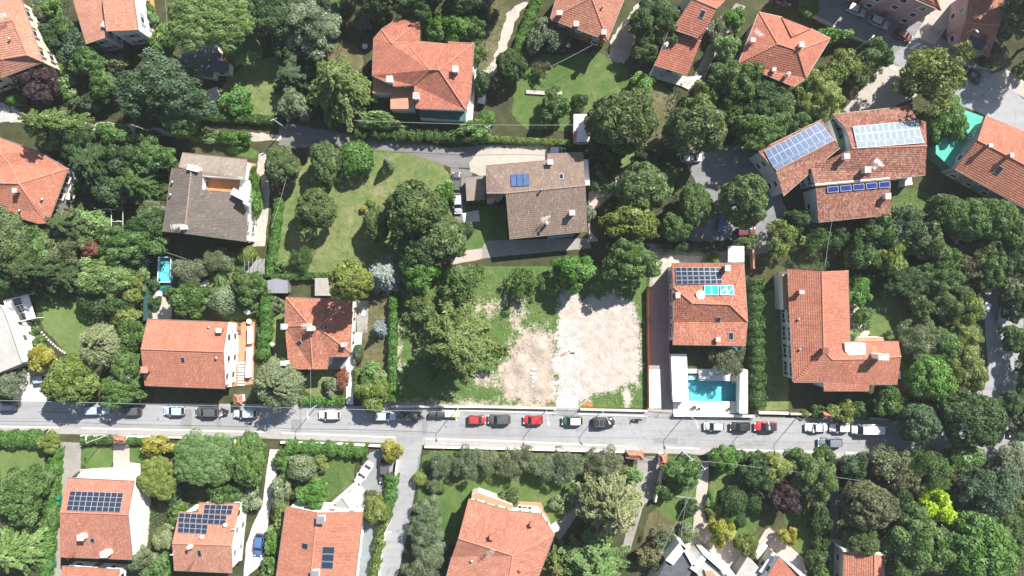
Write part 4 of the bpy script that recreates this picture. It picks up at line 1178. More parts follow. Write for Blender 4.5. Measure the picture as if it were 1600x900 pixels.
h = House('house', 'pale grey flat roofed house at the left edge beside a white conservatory',
  [(-60, 470, 5.2), (0, 478, 5.2), (8, 492, 5.2), (34, 568, 5.2), (0, 582, 5.2), (-60, 600, 5.2)], [[0, 1, 2, 3, 4, 5]], [0, 1, 2, 3, 4, 5], 'flat_roof_grey', 'white_wall', ridge=False, gutter=False, rows=False, over=.3)
h.slab('terrace', [(22, 503), (42, 503), (54, 538), (46, 558), (32, 560), (24, 530)], 0, 1.2, 'white_deck', 'white_wall')
h.slab('planter', [(25, 512), (32, 510), (42, 550), (34, 554)], 1.2, 1.7, 'terracotta', 'terracotta')

# south of the street
h = gable('house', 'red roof house with a tall white gable and a two row solar array, lower left',
  [(106, 747), (94, 870), (207, 874), (210, 752)], (6.0, 8.8), [(94, 800), (200, 804)], 'roof_coral', 'white_wall', shutter=None, over=.35, windows=False)
add_window(h.root, h.o, (h.ins[2].lerp(h.ins[4], .45).x + .01, h.ins[3].lerp(h.ins[4], .4).y, 3.6), -math.pi / 2)
h.panels([(110.5, 767.5), (194, 770.5), (188.5, 801), (104.5, 798)], 9, 2, 'cell_dark', lift=.25, fr=.028, halves=2, gap=.06)
h.chimney(129, 838, 1.0, .9, 1.2); h.chimney(166, 864, 1.2, .9, 1.6); h.skylight(145, 844, .6, .7); h.antenna(120, 862, 2.0, .6, 'rust', .03)
w2 = House('wing', '', [(97, 884, 3.6), (186, 890, 3.6), (186, 950, 2.8), (97, 950, 2.8)], [[0, 1, 2, 3]], [0, 1, 2, 3], 'roof_orange', 'white_wall', gutter=False)
absorb(w2, h, 'w')
h.slab('porch', [(122, 741), (182, 741), (186, 747), (122, 748)], 0, 2.4, 'white_paint')

h = House('house', 'salmon roof house with a stepped three row solar array',
  [(311, 786, 5.6), (375, 787, 5.6), (361, 852, 7.8), (363, 895, 5.8), (272, 891, 5.8), (269, 849, 7.8), (280, 800, 6.1), (309, 801, 6.1)],
  [[0, 1, 2, 5, 6, 7], [5, 2, 3, 4]], [0, 1, 2, 3, 4, 5, 6, 7], 'roof_salmon', 'white_wall')
h.panels([(320.5, 788), (366, 789.5), (362.5, 804), (318.5, 802.5)], 5, 1, 'cell_dark', lift=.25, fr=.028, halves=2, gap=.06)
h.panels([(281, 801), (355, 805), (353, 820), (278.5, 816)], 8, 1, 'cell_dark', lift=.25, fr=.028, halves=2, gap=.06)
h.panels([(279.5, 816.8), (326, 819.5), (323.5, 834.5), (278, 832)], 5, 1, 'cell_dark', lift=.25, fr=.028, halves=2, gap=.06)
h.chimney(297, 854, .6, .6, .9, style=1); h.pipe(317, 838, .5, .2, 'white_paint'); h.pipe(353.5, 819, .5, .2, 'white_paint'); h.dish(273, 862); h.dish(368, 822); h.skylight(312, 864, .5, 1.2); h.antenna(304, 878, 2.2, .8, 'rust', .03)
h.slab('balcony', [(363, 850), (373, 845), (378, 875), (362, 880)], 2.6, 2.8, 'white_wall')

h = gable('house', 'red ribbed roof house with three stacked solar panels, left of the side street',
  [(447, 791), (567, 800), (548, 960), (425, 950)], (5.6, 7.6), [(496, 801), (480, 955)], 'roof_orange', 'white_wall')
h.panels([(504, 853), (523.5, 853.5), (520.5, 889), (501, 888)], 1, 3, 'cell_dark', lift=.2, fr=.07, gap=.08, frame='metal_grey')
h.chimney(502, 811, 1.2, 1.1, 1.0, cap='metal_grey'); h.chimney(493, 896, 1.2, 1.1, 1.0, cap='metal_grey'); h.skylight(477, 853, .9, 1.1)
h.slab('canopy', [(464, 789), (498, 789), (520, 785), (528, 793), (524, 801), (466, 799)], 2.6, 2.9, 'white_paint')
h.slab('canopy', [(518, 788), (534, 777), (553, 799), (546, 802)], 2.6, 2.9, 'court_blue', 'white_paint')
for px in ([(516, 787), (555, 753), (558, 756), (519, 790)], [(533, 775), (538, 774), (555, 799), (550, 800)]): h.slab('parapet', px, 0, 3.2, 'white_wall')

h = House('house', 'orange hipped roof house below the olive row with a pale parapet terrace',
  [(732, 780, e), (800, 799, e), (844, 803, e), (866, 835, e), (840, 905, e), (820, 960, e), (690, 930, e), (706, 870, e), (716, 841, 7.6), (801, 868, 7.9), (790, 940, 7.9)],
  [[0, 1, 2, 9, 8], [2, 3, 9], [3, 4, 5, 10, 9], [8, 9, 10, 6, 7]], [0, 1, 2, 3, 4, 5, 10, 6, 7, 8], 'roof_coral', 'white_wall', shutter=GREEN)
h.slab('terrace', [(737, 773), (747, 770), (800, 789), (802, 798), (737, 781)], 0, 3.6, 'terracotta', 'pale_concrete')
h.chimney(769, 838, .7, .6, .9, 'chimney_brick', 'chimney_brick'); h.antenna(767, 858, 2.0, .7, 'metal_grey', .05); h.pipe(737, 876, .4); h.chimney(831, 818, .5, .5, .8, 'chimney_brick', 'chimney_brick'); h.pipe(813, 890, .5, .2, 'chimney_brick')
h.slab('awning', [(858, 823), (868, 815), (876, 827), (866, 833)], 2.6, 2.75, 'white_paint')

h = House('house', 'white modern house with dark roof and parapets at the bottom below the pink path',
  [(1062, 850, 5.0), (1082, 888, 5.0), (1060, 960, 5.0), (1010, 930, 5.0), (1040, 880, 5)], [[0, 1, 2, 3, 4]], [0, 1, 2, 3, 4], 'dark_felt', 'white_wall', ridge=False, gutter=False, rows=False, over=.1)
for px in ([(1040, 875), (1062, 848), (1072, 857), (1052, 883)], [(1062, 849), (1083, 886), (1086, 884), (1070, 852)], [(1098, 866), (1143, 905), (1150, 900), (1104, 864)], [(1078, 888), (1096, 868), (1103, 874), (1088, 895)]): h.slab('parapet', px, 0, 5.6, 'white_wall')
h.slab('upper_storey', [(1085, 890), (1098, 873), (1135, 905), (1110, 930)], 0, 4.6, 'grey_wall', 'white_wall')
h.slab('roof_lantern', [(1101, 891), (1112, 891), (1130, 912), (1108, 915)], 4.6, 5.2, 'terracotta', 'white_wall')
h.slab('pergola', [(1079, 878), (1092, 865), (1095, 868), (1082, 881)], 3.0, 3.2, 'wood')
h = House('house', 'red ribbed roof house with a white verge at the bottom edge, beside the yellow shrub',
  [(1217, 869, 5.6), (1258, 905, 5.0), (1230, 960, 5.0), (1190, 915, 5.6)], [[0, 1, 2, 3]], [0, 1, 2, 3], 'roof_red', 'white_wall', over=.2, ridge=False)
h.slab('verge', [(1216, 866), (1220, 867), (1262, 903), (1258, 907)], 5.0, 5.75, 'white_paint')
h.slab('sheet_canopy', [(1186, 893), (1208, 862), (1215, 868), (1193, 897)], 3.6, 3.8, 'metal_pale')
h.slab('flat_annex', [(1146, 905), (1168, 870), (1196, 896), (1180, 930)], 0, 3.0, 'flat_roof_grey', 'grey_wall')
h.slab('side_canopy', [(1180, 864), (1193, 847), (1200, 853), (1187, 870)], 2.6, 2.7, 'white_paint')
h = gable('house', 'orange roof house at the bottom edge left of the big green trees',
  [(1319, 863), (1381, 868), (1384, 960), (1316, 960)], (4.8, 6.2), [(1366, 866), (1367, 960)], 'roof_orange', 'cream_wall')
h.slab('verge', [(1316, 857), (1380, 864), (1381, 868), (1318, 862)], 0, 5.4, 'white_wall')

# small outbuildings
flat_house('shed', 'white flat roofed hut with a red end beside the large olive green tree', [(896.5, 178), (922, 178), (922, 222), (896, 222)], 2.6, 'white_paint', 'white_wall', cat='shed').slab('red_end', [(896, 204), (902, 203), (900, 222), (896, 222)], 2.6, 2.7, 'terracotta')
flat_house('shed', 'rounded grey metal garden shed at the hedge corner', [(417, 438), (432, 435), (450, 438), (450, 458), (419, 458)], 2.2, 'shed_metal', 'metal_grey', cat='shed', windows=False)
flat_house('shed', 'weathered wooden plank garden shed behind the tree shaded roof house', [(492, 434), (519, 434), (519, 462), (492, 462)], 2.2, 'wood_grey', 'wood', cat='shed', windows=False)
def gatehouse(label, c, rdg):
    return hip('gate_roof', label, c, (2.5, 3.1), rdg, 'roof_orange', 'white_wall', cat='gate house', windows=False, over=.3)
gatehouse('wide orange tiled gate canopy on the south pavement', [(978, 704), (1005, 705), (1005, 718), (978, 716)], [(983, 711), (1000, 711)])
gatehouse('narrow orange tiled gate pillar roof right of the wide gate canopy', [(1030, 711), (1042, 709), (1041, 724), (1030, 726)], [(1036, 714), (1036, 721)])
gatehouse('small orange tiled gate canopy by the street near the big grey green tree', [(365.5, 617), (377, 617), (378, 632), (366, 632)], [(371, 622), (371.5, 627)])
gatehouse('small orange tiled gate canopy above the hedge, lower left garden', [(177, 682), (196, 682), (195, 692), (178, 692)], [(181, 687), (192, 687)])
gatehouse('low terracotta tiled gate canopy behind the white parked cars', [(1286, 644), (1299, 644), (1300, 653), (1287, 653)], [(1289, 648.5), (1297, 648.5)])
# ---------------------------------------------------------------- trees, shrubs, hedges
def leaf_cloud(name, P, N, size, asp=.6, seed=0, tone=None, jit=.6, extra=None):
    """P, N: positions and rough normals of leaves -> one mesh of small folded leaf faces"""
    rg = np.random.default_rng(seed); n = len(P)
    N = N + rg.normal(0, jit, (n, 3)); N /= np.linalg.norm(N, axis=1, keepdims=True) + 1e-9
    A = rg.normal(0, 1, (n, 3)); A -= N * (A * N).sum(1, keepdims=True); A /= np.linalg.norm(A, axis=1, keepdims=True) + 1e-9
    B = np.cross(N, A); s = (size * np.exp(rg.normal(-.08, .36, n)))[:, None] if np.isscalar(size) else size[:, None]
    V = np.empty((n, 4, 3))
    V[:, 0] = P - A * s; V[:, 2] = P + A * s
    V[:, 1] = P + B * s * asp + N * s * .25; V[:, 3] = P - B * s * asp + N * s * .25
    me = bpy.data.meshes.new(name)
    me.vertices.add(n * 4); me.vertices.foreach_set('co', V.reshape(-1).astype(np.float32))
    me.loops.add(n * 4); me.loops.foreach_set('vertex_index', np.arange(n * 4, dtype=np.int32))
    me.polygons.add(n); me.polygons.foreach_set('loop_start', np.arange(0, n * 4, 4, dtype=np.int32))
    me.polygons.foreach_set('loop_total', np.full(n, 4, dtype=np.int32))
    at = me.attributes.new('tone', 'FLOAT', 'POINT')
    tn = np.full(n, .5) if tone is None else tone
    at.data.foreach_set('value', np.repeat(tn, 4).astype(np.float32))
    me.materials.append(MATS['foliage']); me.update(calc_edges=True)
    return me

def sph(rg, n):
    d = rg.normal(0, 1, (n, 3)); return d / np.linalg.norm(d, axis=1, keepdims=True)

def wood_mesh(name, h, r, limbs, mat='bark', base=0.):
    m = MB()
    m.tube([(0, 0, base - .05), (.04 * h * .1, 0, h * .35), (0, .02, h * .75), (0, 0, h)], [r, r * .8, r * .55, r * .2], 7)
    for a, b, rr in limbs:
        a, b = Vector(a), Vector(b); mid = a.lerp(b, .5) + Vector((0, 0, (b - a).length * .07))
        m.tube([a, mid, b], [rr, rr * .7, rr * .25], 5)
    o = m.build(name, mat, smooth=True); me = o.data; bpy.data.objects.remove(o)
    return me

def proto_broad(seed, nl, per, leaf, lr=(.2, .36), zr=.85, asp=.62, shell=(.55, .8), trunk_h=.55, bot=-.45, outl=.06, limbs_n=9, jit=.6, tonev=.33, irr=.2):
    """crown of leafy clumps around an ellipsoid; crown radius 1, centre at height trunk_h + zr*.6"""
    rg = np.random.default_rng(seed); zc = trunk_h + zr * .62
    C = []; k = 0
    while len(C) < nl and k < 6000:
        k += 1
        d = sph(rg, 1)[0]
        if d[2] < bot: continue
        q = d * rg.uniform(*shell) * np.array([1, 1, zr]) * (1 + irr * math.sin(3 * math.atan2(d[1], d[0]) + seed) + irr * .6 * math.sin(5 * math.atan2(d[1], d[0]) + 2 * seed + 3 * d[2]))
        if all(np.linalg.norm(q - c) > .62 * lr[0] * (1.35 if k < 3000 else .8) for c in C): C.append(q)
    C = np.array(C); P = []; N = []; T = []
    for c in C:
        r0 = rg.uniform(*lr); n = int(per * (r0 / np.mean(lr)) ** 2)
        d = sph(rg, n * 2); out = c / (np.linalg.norm(c) + 1e-6)
        d = d[(d @ out > -.35) & (d[:, 2] > -.65)][:n]
        rad = r0 * rg.uniform(.72, 1.05, len(d)); rad *= np.where(rg.random(len(d)) < outl, 1.3, 1.)
        P.append(c + d * rad[:, None] * np.array([1, 1, .8])); N.append(d + np.array([0, 0, .35]))
        T.append(np.clip(rg.normal(.5, tonev) + rg.normal(0, .12, len(d)), 0, 1))
    P = np.vstack(P); P[:, 2] += zc
    me = leaf_cloud('crown', P, np.vstack(N), leaf, asp, seed + 5, np.concatenate(T), jit)
    th = zc * .95
    L = [((0, 0, trunk_h * (.55 + .5 * rg.random())), tuple(C[i] * .9 + np.array([0, 0, zc])), .035) for i in rg.permutation(len(C))[:limbs_n]]
    return me, wood_mesh('trunk', th, .075, L), zc

def proto_conifer(seed, levels, per, leaf, h=2.0, droop=.18, nb=9, width=.42, power=.8, base=.12, asp=.28, needles=9, lift=0., rag=.18, spread=(.55, .95)):
    """whorls of feathered boughs; radius 1, height h"""
    rg = np.random.default_rng(seed); P = []; N = []; T = []; limbs = []
    for li in range(levels):
        t = base + (1 - base) * (li + rg.uniform(-.3, .3)) / levels
        Lb = max(.08, (1 - t) ** power)
        n = max(4, int(nb * (.55 + .6 * (1 - t))))
        a0 = rg.random() * 6.28
        for b in range(n):
            a = a0 + 6.283 * b / n + rg.normal(0, .14); L = Lb * rg.uniform(1 - rag * 1.6, 1 + rag * .5)
            z0 = t * h; tone = np.clip(rg.normal(.5, .22), 0, 1)
            dirv = np.array([math.cos(a), math.sin(a), 0]); side = np.array([-dirv[1], dirv[0], 0])
            limbs.append(((0, 0, z0), tuple(dirv * L * .8 + np.array([0, 0, z0 + lift * L * .8 - droop * L * L * .64])), .016))
            ns = max(3, int(per * L))
            for k in range(ns):
                f = (k + .5) / ns; c = dirv * L * f + np.array([0, 0, z0 + lift * L * f - droop * L * f * f])
                for sg in (-1, 1):
                    ln = width * L * (1 - f * .72) * rg.uniform(.6, 1.1) * min(1, .35 + f * 3)
                    ang = rg.uniform(*spread)
                    tw = dirv * math.cos(ang) + side * sg * math.sin(ang)
                    q = (rg.random(needles) ** .8)[:, None]
                    pts = c + tw * ln * q + rg.normal(0, .012, (needles, 3)); pts[:, 2] -= (q[:, 0] ** 2) * droop * .5 * ln + .02
                    P.append(pts); N.append(np.tile(np.array([0, 0, 1.]) + tw * .25, (needles, 1)))
                    T.append(np.full(needles, tone) + .3 * (q[:, 0] - .5))
    P = np.vstack(P)
    me = leaf_cloud('crown', P, np.vstack(N), leaf, asp, seed + 3, np.clip(np.concatenate(T), 0, 1), .45)
    return me, wood_mesh('trunk', h * .97, .05, limbs[::2]), h * .42

def proto_pine(seed, nl=95, per=300, leaf=.026):
    """umbrella pine: a broad dome of tight rounded needle clumps"""
    rg = np.random.default_rng(seed); C = []; k = 0
    while len(C) < nl and k < 20000:
        k += 1
        rr = math.sqrt(rg.random()) * .9; a = rg.random() * 6.283
        wob = 1 + .09 * math.sin(4 * a + seed) + .06 * math.sin(7 * a)
        q = np.array([rr * math.cos(a) * wob, rr * math.sin(a) * wob, .55 * math.sqrt(max(0, 1 - rr * rr)) + rg.normal(0, .035)])
        if all(np.linalg.norm(q - c) > .135 for c in C): C.append(q)
    P = []; N = []; T = []
    for c in C:
        r0 = rg.uniform(.12, .19); d = sph(rg, per); d[:, 2] = np.abs(d[:, 2]) * 1.15 - .2
        P.append(c + d * r0 * rg.uniform(.72, 1.05, (per, 1))); N.append(d + np.array([0, 0, .5]))
        T.append(np.clip(rg.normal(.5, .15) + rg.normal(0, .12, per), 0, 1))
    P = np.vstack(P); zc = 1.25; P[:, 2] += zc
    me = leaf_cloud('crown', P, np.vstack(N), leaf, .45, seed, np.concatenate(T), .45)
    L = [((0, 0, zc - .35), tuple(C[i] * .9 + np.array([0, 0, zc - .08])), .03) for i in rg.permutation(len(C))[:16]]
    return me, wood_mesh('trunk', zc + .25, .06, L), zc + .2

def proto_weeping(seed, ns=330, per=34, leaf=.032):
    """pale tree of arching strands"""
    rg = np.random.default_rng(seed); P = []; N = []; T = []; zc = 1.0
    cl = sph(rg, 34); cl[:, 2] = np.abs(cl[:, 2])
    for i in range(ns):
        c = cl[rg.integers(len(cl))]
        d = c + rg.normal(0, .22, 3); d /= np.linalg.norm(d); d[2] = abs(d[2])
        f = np.linspace(.15, 1, per)[:, None]; L = rg.uniform(.75, 1.02)
        hx = d[:2] / (np.linalg.norm(d[:2]) + .15)
        top = np.concatenate([d[:2] * .55, [d[2] * .8]]) * L
        end = np.concatenate([hx * L * rg.uniform(.7, 1.), [top[2] - rg.uniform(.25, .7)]])
        pts = top * (1 - f) + end * f; pts[:, 2] += (.28 * f * (1 - f) * 2)[:, 0]
        pts += rg.normal(0, .022, pts.shape)
        P.append(pts); N.append(np.tile(d * .5 + np.array([0, 0, .8]), (per, 1))); T.append(np.full(per, np.clip(rg.normal(.5, .25), 0, 1)))
    P = np.vstack(P); P[:, 2] += zc
    L = [((0, 0, .6), tuple(c * .5 + np.array([0, 0, zc])), .03) for c in cl[:12]]
    return leaf_cloud('crown', P, np.vstack(N), leaf, .38, seed, np.concatenate(T), .5), wood_mesh('trunk', 1.3, .07, L), zc + .25

def proto_ball(seed, n=2600, leaf=.075, zr=.95):
    rg = np.random.default_rng(seed); d = sph(rg, n); d = d[d[:, 2] > -.7]
    wob = 1 + .05 * np.sin(d[:, 0] * 5 + seed) + .04 * np.sin(d[:, 1] * 7)
    P = d * (wob * rg.uniform(.86, 1.02, len(d)))[:, None] * np.array([1, 1, zr]); P[:, 2] += zr * .85
    T = np.clip(.5 + .25 * np.sin(d[:, 0] * 6 + 2 * d[:, 1]) + rg.normal(0, .15, len(d)), 0, 1)
    return leaf_cloud('crown', P, d + np.array([0, 0, .2]), leaf, .6, seed, T, .5), wood_mesh('trunk', zr * .9, .06, []), zr * .85

def proto_cypress(seed, n=2600, h=4.5):
    rg = np.random.default_rng(seed); t = rg.random(n); a = rg.random(n) * 6.283
    r0 = np.clip((1 - t) ** .7 * 1.15, .05, 1) * np.minimum(1, .5 + t * 4) * (1 + .12 * np.sin(3 * a + 9 * t))
    P = np.stack([np.cos(a) * r0, np.sin(a) * r0, t * h + .1], 1); N = np.stack([np.cos(a), np.sin(a), np.full(n, .6)], 1)
    return leaf_cloud('crown', P, N, .12, .4, seed, np.clip(rg.normal(.5, .2, n), 0, 1), .4), wood_mesh('trunk', h * .9, .08, []), h * .4

PROTO = {}
def variants(k, fn, args, n):
    PROTO[k] = [fn(s, **args) for s in range(11, 11 + n)]
variants('S', proto_broad, dict(nl=20, per=150, leaf=.082, lr=(.3, .45), zr=.8, trunk_h=.25, limbs_n=6), 4)                      # shrub
variants('M', proto_broad, dict(nl=50, per=190, leaf=.050, lr=(.18, .32)), 4)                                                   # medium broadleaf
variants('L', proto_broad, dict(nl=105, per=215, leaf=.031, lr=(.12, .24), shell=(.5, .86)), 4)                                 # large broadleaf
variants('D', proto_broad, dict(nl=85, per=200, leaf=.038, lr=(.16, .23), shell=(.74, .82), outl=.02, tonev=.2, zr=.95, irr=.07), 3)     # dense round, linden-like
variants('O', proto_broad, dict(nl=60, per=220, leaf=.040, lr=(.12, .30), shell=(.3, .86), asp=.32, outl=.28, tonev=.28, jit=.8), 3)   # olive
variants('X', proto_broad, dict(nl=52, per=80, leaf=.045, lr=(.10, .26), shell=(.3, .92), outl=.3, tonev=.35, limbs_n=26, jit=.8), 3)  # sparse
variants('C', proto_conifer, dict(levels=12, per=17, leaf=.030, h=1.9, nb=10, power=.55, width=.40, droop=.24, rag=.26, needles=19, asp=.34, spread=(.34, .72)), 3)      # cedar
variants('F', proto_conifer, dict(levels=15, per=12, leaf=.038, h=2.6, nb=10, power=1.0, droop=.3, rag=.1, needles=14), 2)      # spruce
variants('P', proto_pine, {}, 3)
variants('W', proto_weeping, dict(ns=480, per=40, leaf=.026), 2)
variants('B', proto_ball, dict(n=4200, leaf=.06), 2)
variants('Y', proto_cypress, {}, 1)

LEAFC = dict(g=(.088, .168, .044), dg=(.056, .108, .036), yg=(.165, .228, .056), ol=(.100, .152, .052), gg=(.155, .205, .112),
  bl=(.27, .345, .32), bg=(.100, .218, .044), ye=(.265, .285, .050), yl=(.30, .46, .018), cg=(.140, .212, .064), pu=(.066, .048, .050), re=(.21, .090, .054),
  pa=(.235, .300, .150), br=(.120, .138, .062), bd=(.072, .128, .060), lg=(.142, .245, .078), sg=(.172, .236, .132))
KIND = dict(S=('shrub', 'shrub'), M=('tree', 'tree'), L=('tree', 'tree'), D=('linden_tree', 'tree'), O=('olive_tree', 'olive tree'), X=('tree', 'tree'),
  C=('cedar_tree', 'cedar'), F=('spruce_tree', 'spruce'), P=('pine_tree', 'pine'), W=('weeping_tree', 'tree'), B=('clipped_shrub', 'shrub'), Y=('cypress_tree', 'cypress'))
ZSC = dict(S=.95, M=1., L=.85, D=1., O=.85, X=.9, C=.85, F=.9, P=.8, W=.85, B=.95, Y=.8)
tree_rng = random.Random(5); tree_count = {}
def tree(x, y, rx, ry, kind, colr, label, group=None, zs=None):
    i = tree_count.get(kind, 0); tree_count[kind] = i + 1
    crown, wood, zc = PROTO[kind][i % len(PROTO[kind])]
    R0 = (rx + ry) / 2 / PPM; s = R0 * ({'C': 1.36, 'F': 1.25}.get(kind, 1.06))
    sz = s * ZSC[kind] * tree_rng.uniform(.92, 1.1); lift = 0.
    if kind in 'MLDOX' and R0 > 2.2: sz = min(sz, 5.2 / zc + s * .18)
    if zs:
        if kind in 'CF' or zs < 1.3: sz *= zs
        else: lift = zc * sz * (zs - 1.15); sz *= 1.15          # a longer bare trunk under the same crown
    z = zc * sz + lift; s *= (CAM_H - z) / CAM_H
    p = U(x, y, z); p.z = 0
    nm, cat = KIND[kind]
    t = empty(nm, p); tag(t, label, cat, group)
    tk = link('trunk', wood, t)
    c = link('crown' if kind not in 'SB' else 'foliage', crown, t)
    kx, ky = s * rx / (rx + ry) * 2, s * ry / (rx + ry) * 2
    if abs(rx - ry) < 3: a = tree_rng.uniform(0, 6.283)
    else:
        q = tree_rng.randrange(4); a = q * math.pi / 2 + tree_rng.uniform(-.12, .12)
        if q % 2: kx, ky = ky, kx
    for o_ in (tk, c): o_.scale = (kx, ky, sz); o_.rotation_euler = (0, 0, a)
    if lift: c.location.z = lift; tk.scale.z = sz + lift / (zc * .95)
    col = LEAFC[colr]; j = tree_rng.uniform(.88, 1.12)
    j *= 1.07
    c.color = (col[0] * j * tree_rng.uniform(1.02, 1.15), col[1] * j, col[2] * j * tree_rng.uniform(.92, 1.08), 1)
    return t

def hedge(label, pts, width, h, colr, wob=.12, dens=95, leaf=.13, group=None, rnd=.25, name='hedge'):
    """clipped hedge: a solid dark core, put in to block light, under a skin of leaves"""
    P2 = [U(*p, h) for p in pts]; P2 = [Vector((p.x, p.y)) for p in P2]
    width = width / PPM
    rg = np.random.default_rng(abs(hash(label)) % 1000 if False else len(label) * 7 + int(pts[0][0]))
    segs = []; tot = 0
    for a, b in zip(P2, P2[1:]):
        L = (b - a).length; segs.append((a, b, L, tot)); tot += L
    prof = 2 * h + width; n = int(tot * prof * dens)
    root = empty(name, (P2[0].x, P2[0].y, 0)); tag(root, label, 'hedge', group)
    o3 = np.array([P2[0].x, P2[0].y, 0])
    u = rg.random(n) * tot; q = rg.random(n) * prof
    idx = np.searchsorted([s_[3] + s_[2] for s_ in segs], u); idx = np.minimum(idx, len(segs) - 1)
    A = np.array([(s_[0].x, s_[0].y) for s_ in segs])[idx]; Bq = np.array([(s_[1].x, s_[1].y) for s_ in segs])[idx]
    Ls = np.array([s_[2] for s_ in segs])[idx]; st = np.array([s_[3] for s_ in segs])[idx]
    D = (Bq - A) / Ls[:, None]; base = A + D * (u - st)[:, None]; nr = np.stack([-D[:, 1], D[:, 0]], 1)
    wv = width / 2 * (1 + wob * np.sin(u * 1.7) + wob * .7 * np.sin(u * 4.1 + 1)) ; hv = h * (1 + wob * .6 * np.sin(u * 1.3 + 2) + wob * .5 * np.sin(u * 3.7))
    left = q < h; right = q > h + width
    off = np.where(left, -1., np.where(right, 1., (q - h) / width * 2 - 1)); zz = np.where(left, q / h, np.where(right, (prof - q) / h, 1.))
    rr = 1 - rnd * np.maximum(0, zz - .75) * 4 * (np.abs(off) > .99)
    zz2 = np.where(np.abs(off) > .99, zz, 1 - rnd * .5 * np.abs(off) ** 3)
    P = np.stack([base[:, 0] + nr[:, 0] * off * wv * rr, base[:, 1] + nr[:, 1] * off * wv * rr, zz2 * hv], 1)
    P += rg.normal(0, .07, P.shape); P[:, 2] = np.maximum(P[:, 2], .04)
    N = np.stack([nr[:, 0] * off * 1.2, nr[:, 1] * off * 1.2, np.where(np.abs(off) > .99, .35, 1.2)], 1)
    T = np.clip(.5 + .22 * np.sin(u * 2.3) + .18 * np.sin(u * 5.9 + q * 3) + rg.normal(0, .16, n), 0, 1)
    me = leaf_cloud('foliage', P - o3, N, leaf, .6, 3, T, .55)
    f = link('foliage', me, root); f.color = (*LEAFC[colr], 1)
    core = MB()  # solid box inside the leaves, added to stop light passing through
    for a, b, L, _ in segs:
        r_ = ribbon([Vector((a.x, a.y, 0)), Vector((b.x, b.y, 0))], width * .55)
        core.prism(r_, 0, h * .72)
    c = core.build('core', 'bark', root, (P2[0].x, P2[0].y, 0))
    return root

def undergrowth(name, label, areas, colr, dens=26, h=.5, leaf=.15, seed=1):
    """low leafy ground cover nobody could count"""
    rg = np.random.default_rng(seed); Pn = []
    for px in areas:
        poly = np.array([tuple(U(*p)[:2]) for p in px]); lo, hi = poly.min(0), poly.max(0)
        n = int((hi - lo).prod() * dens); q = lo + rg.random((n, 2)) * (hi - lo)
        ins = np.zeros(n, bool); j = len(poly) - 1
        for i in range(len(poly)):
            xi, yi = poly[i]; xj, yj = poly[j]
            c = ((yi > q[:, 1]) != (yj > q[:, 1])) & (q[:, 0] < (xj - xi) * (q[:, 1] - yi) / (yj - yi + 1e-12) + xi)
            ins ^= c; j = i
        Pn.append(q[ins])
    q = np.vstack(Pn)
    f = np.sin(q[:, 0] * 1.1 + 2 * np.sin(q[:, 1] * .7)) * np.sin(q[:, 1] * 1.3 + 1.5 * np.sin(q[:, 0] * .9)) * .5 + .5
    keep = rg.random(len(q)) < .25 + .75 * f; q, f = q[keep], f[keep]
    P = np.column_stack([q, rg.random(len(q)) * h * (.3 + f) + .02])
    me = leaf_cloud(name, P, np.tile([0, 0, 1.], (len(q), 1)), leaf, .6, seed, np.clip(.25 + .5 * f + rg.normal(0, .15, len(q)), 0, 1), .7)
    o = link(name, me); o.color = (*LEAFC[colr], 1); struct(o, 'stuff', label)
    return o
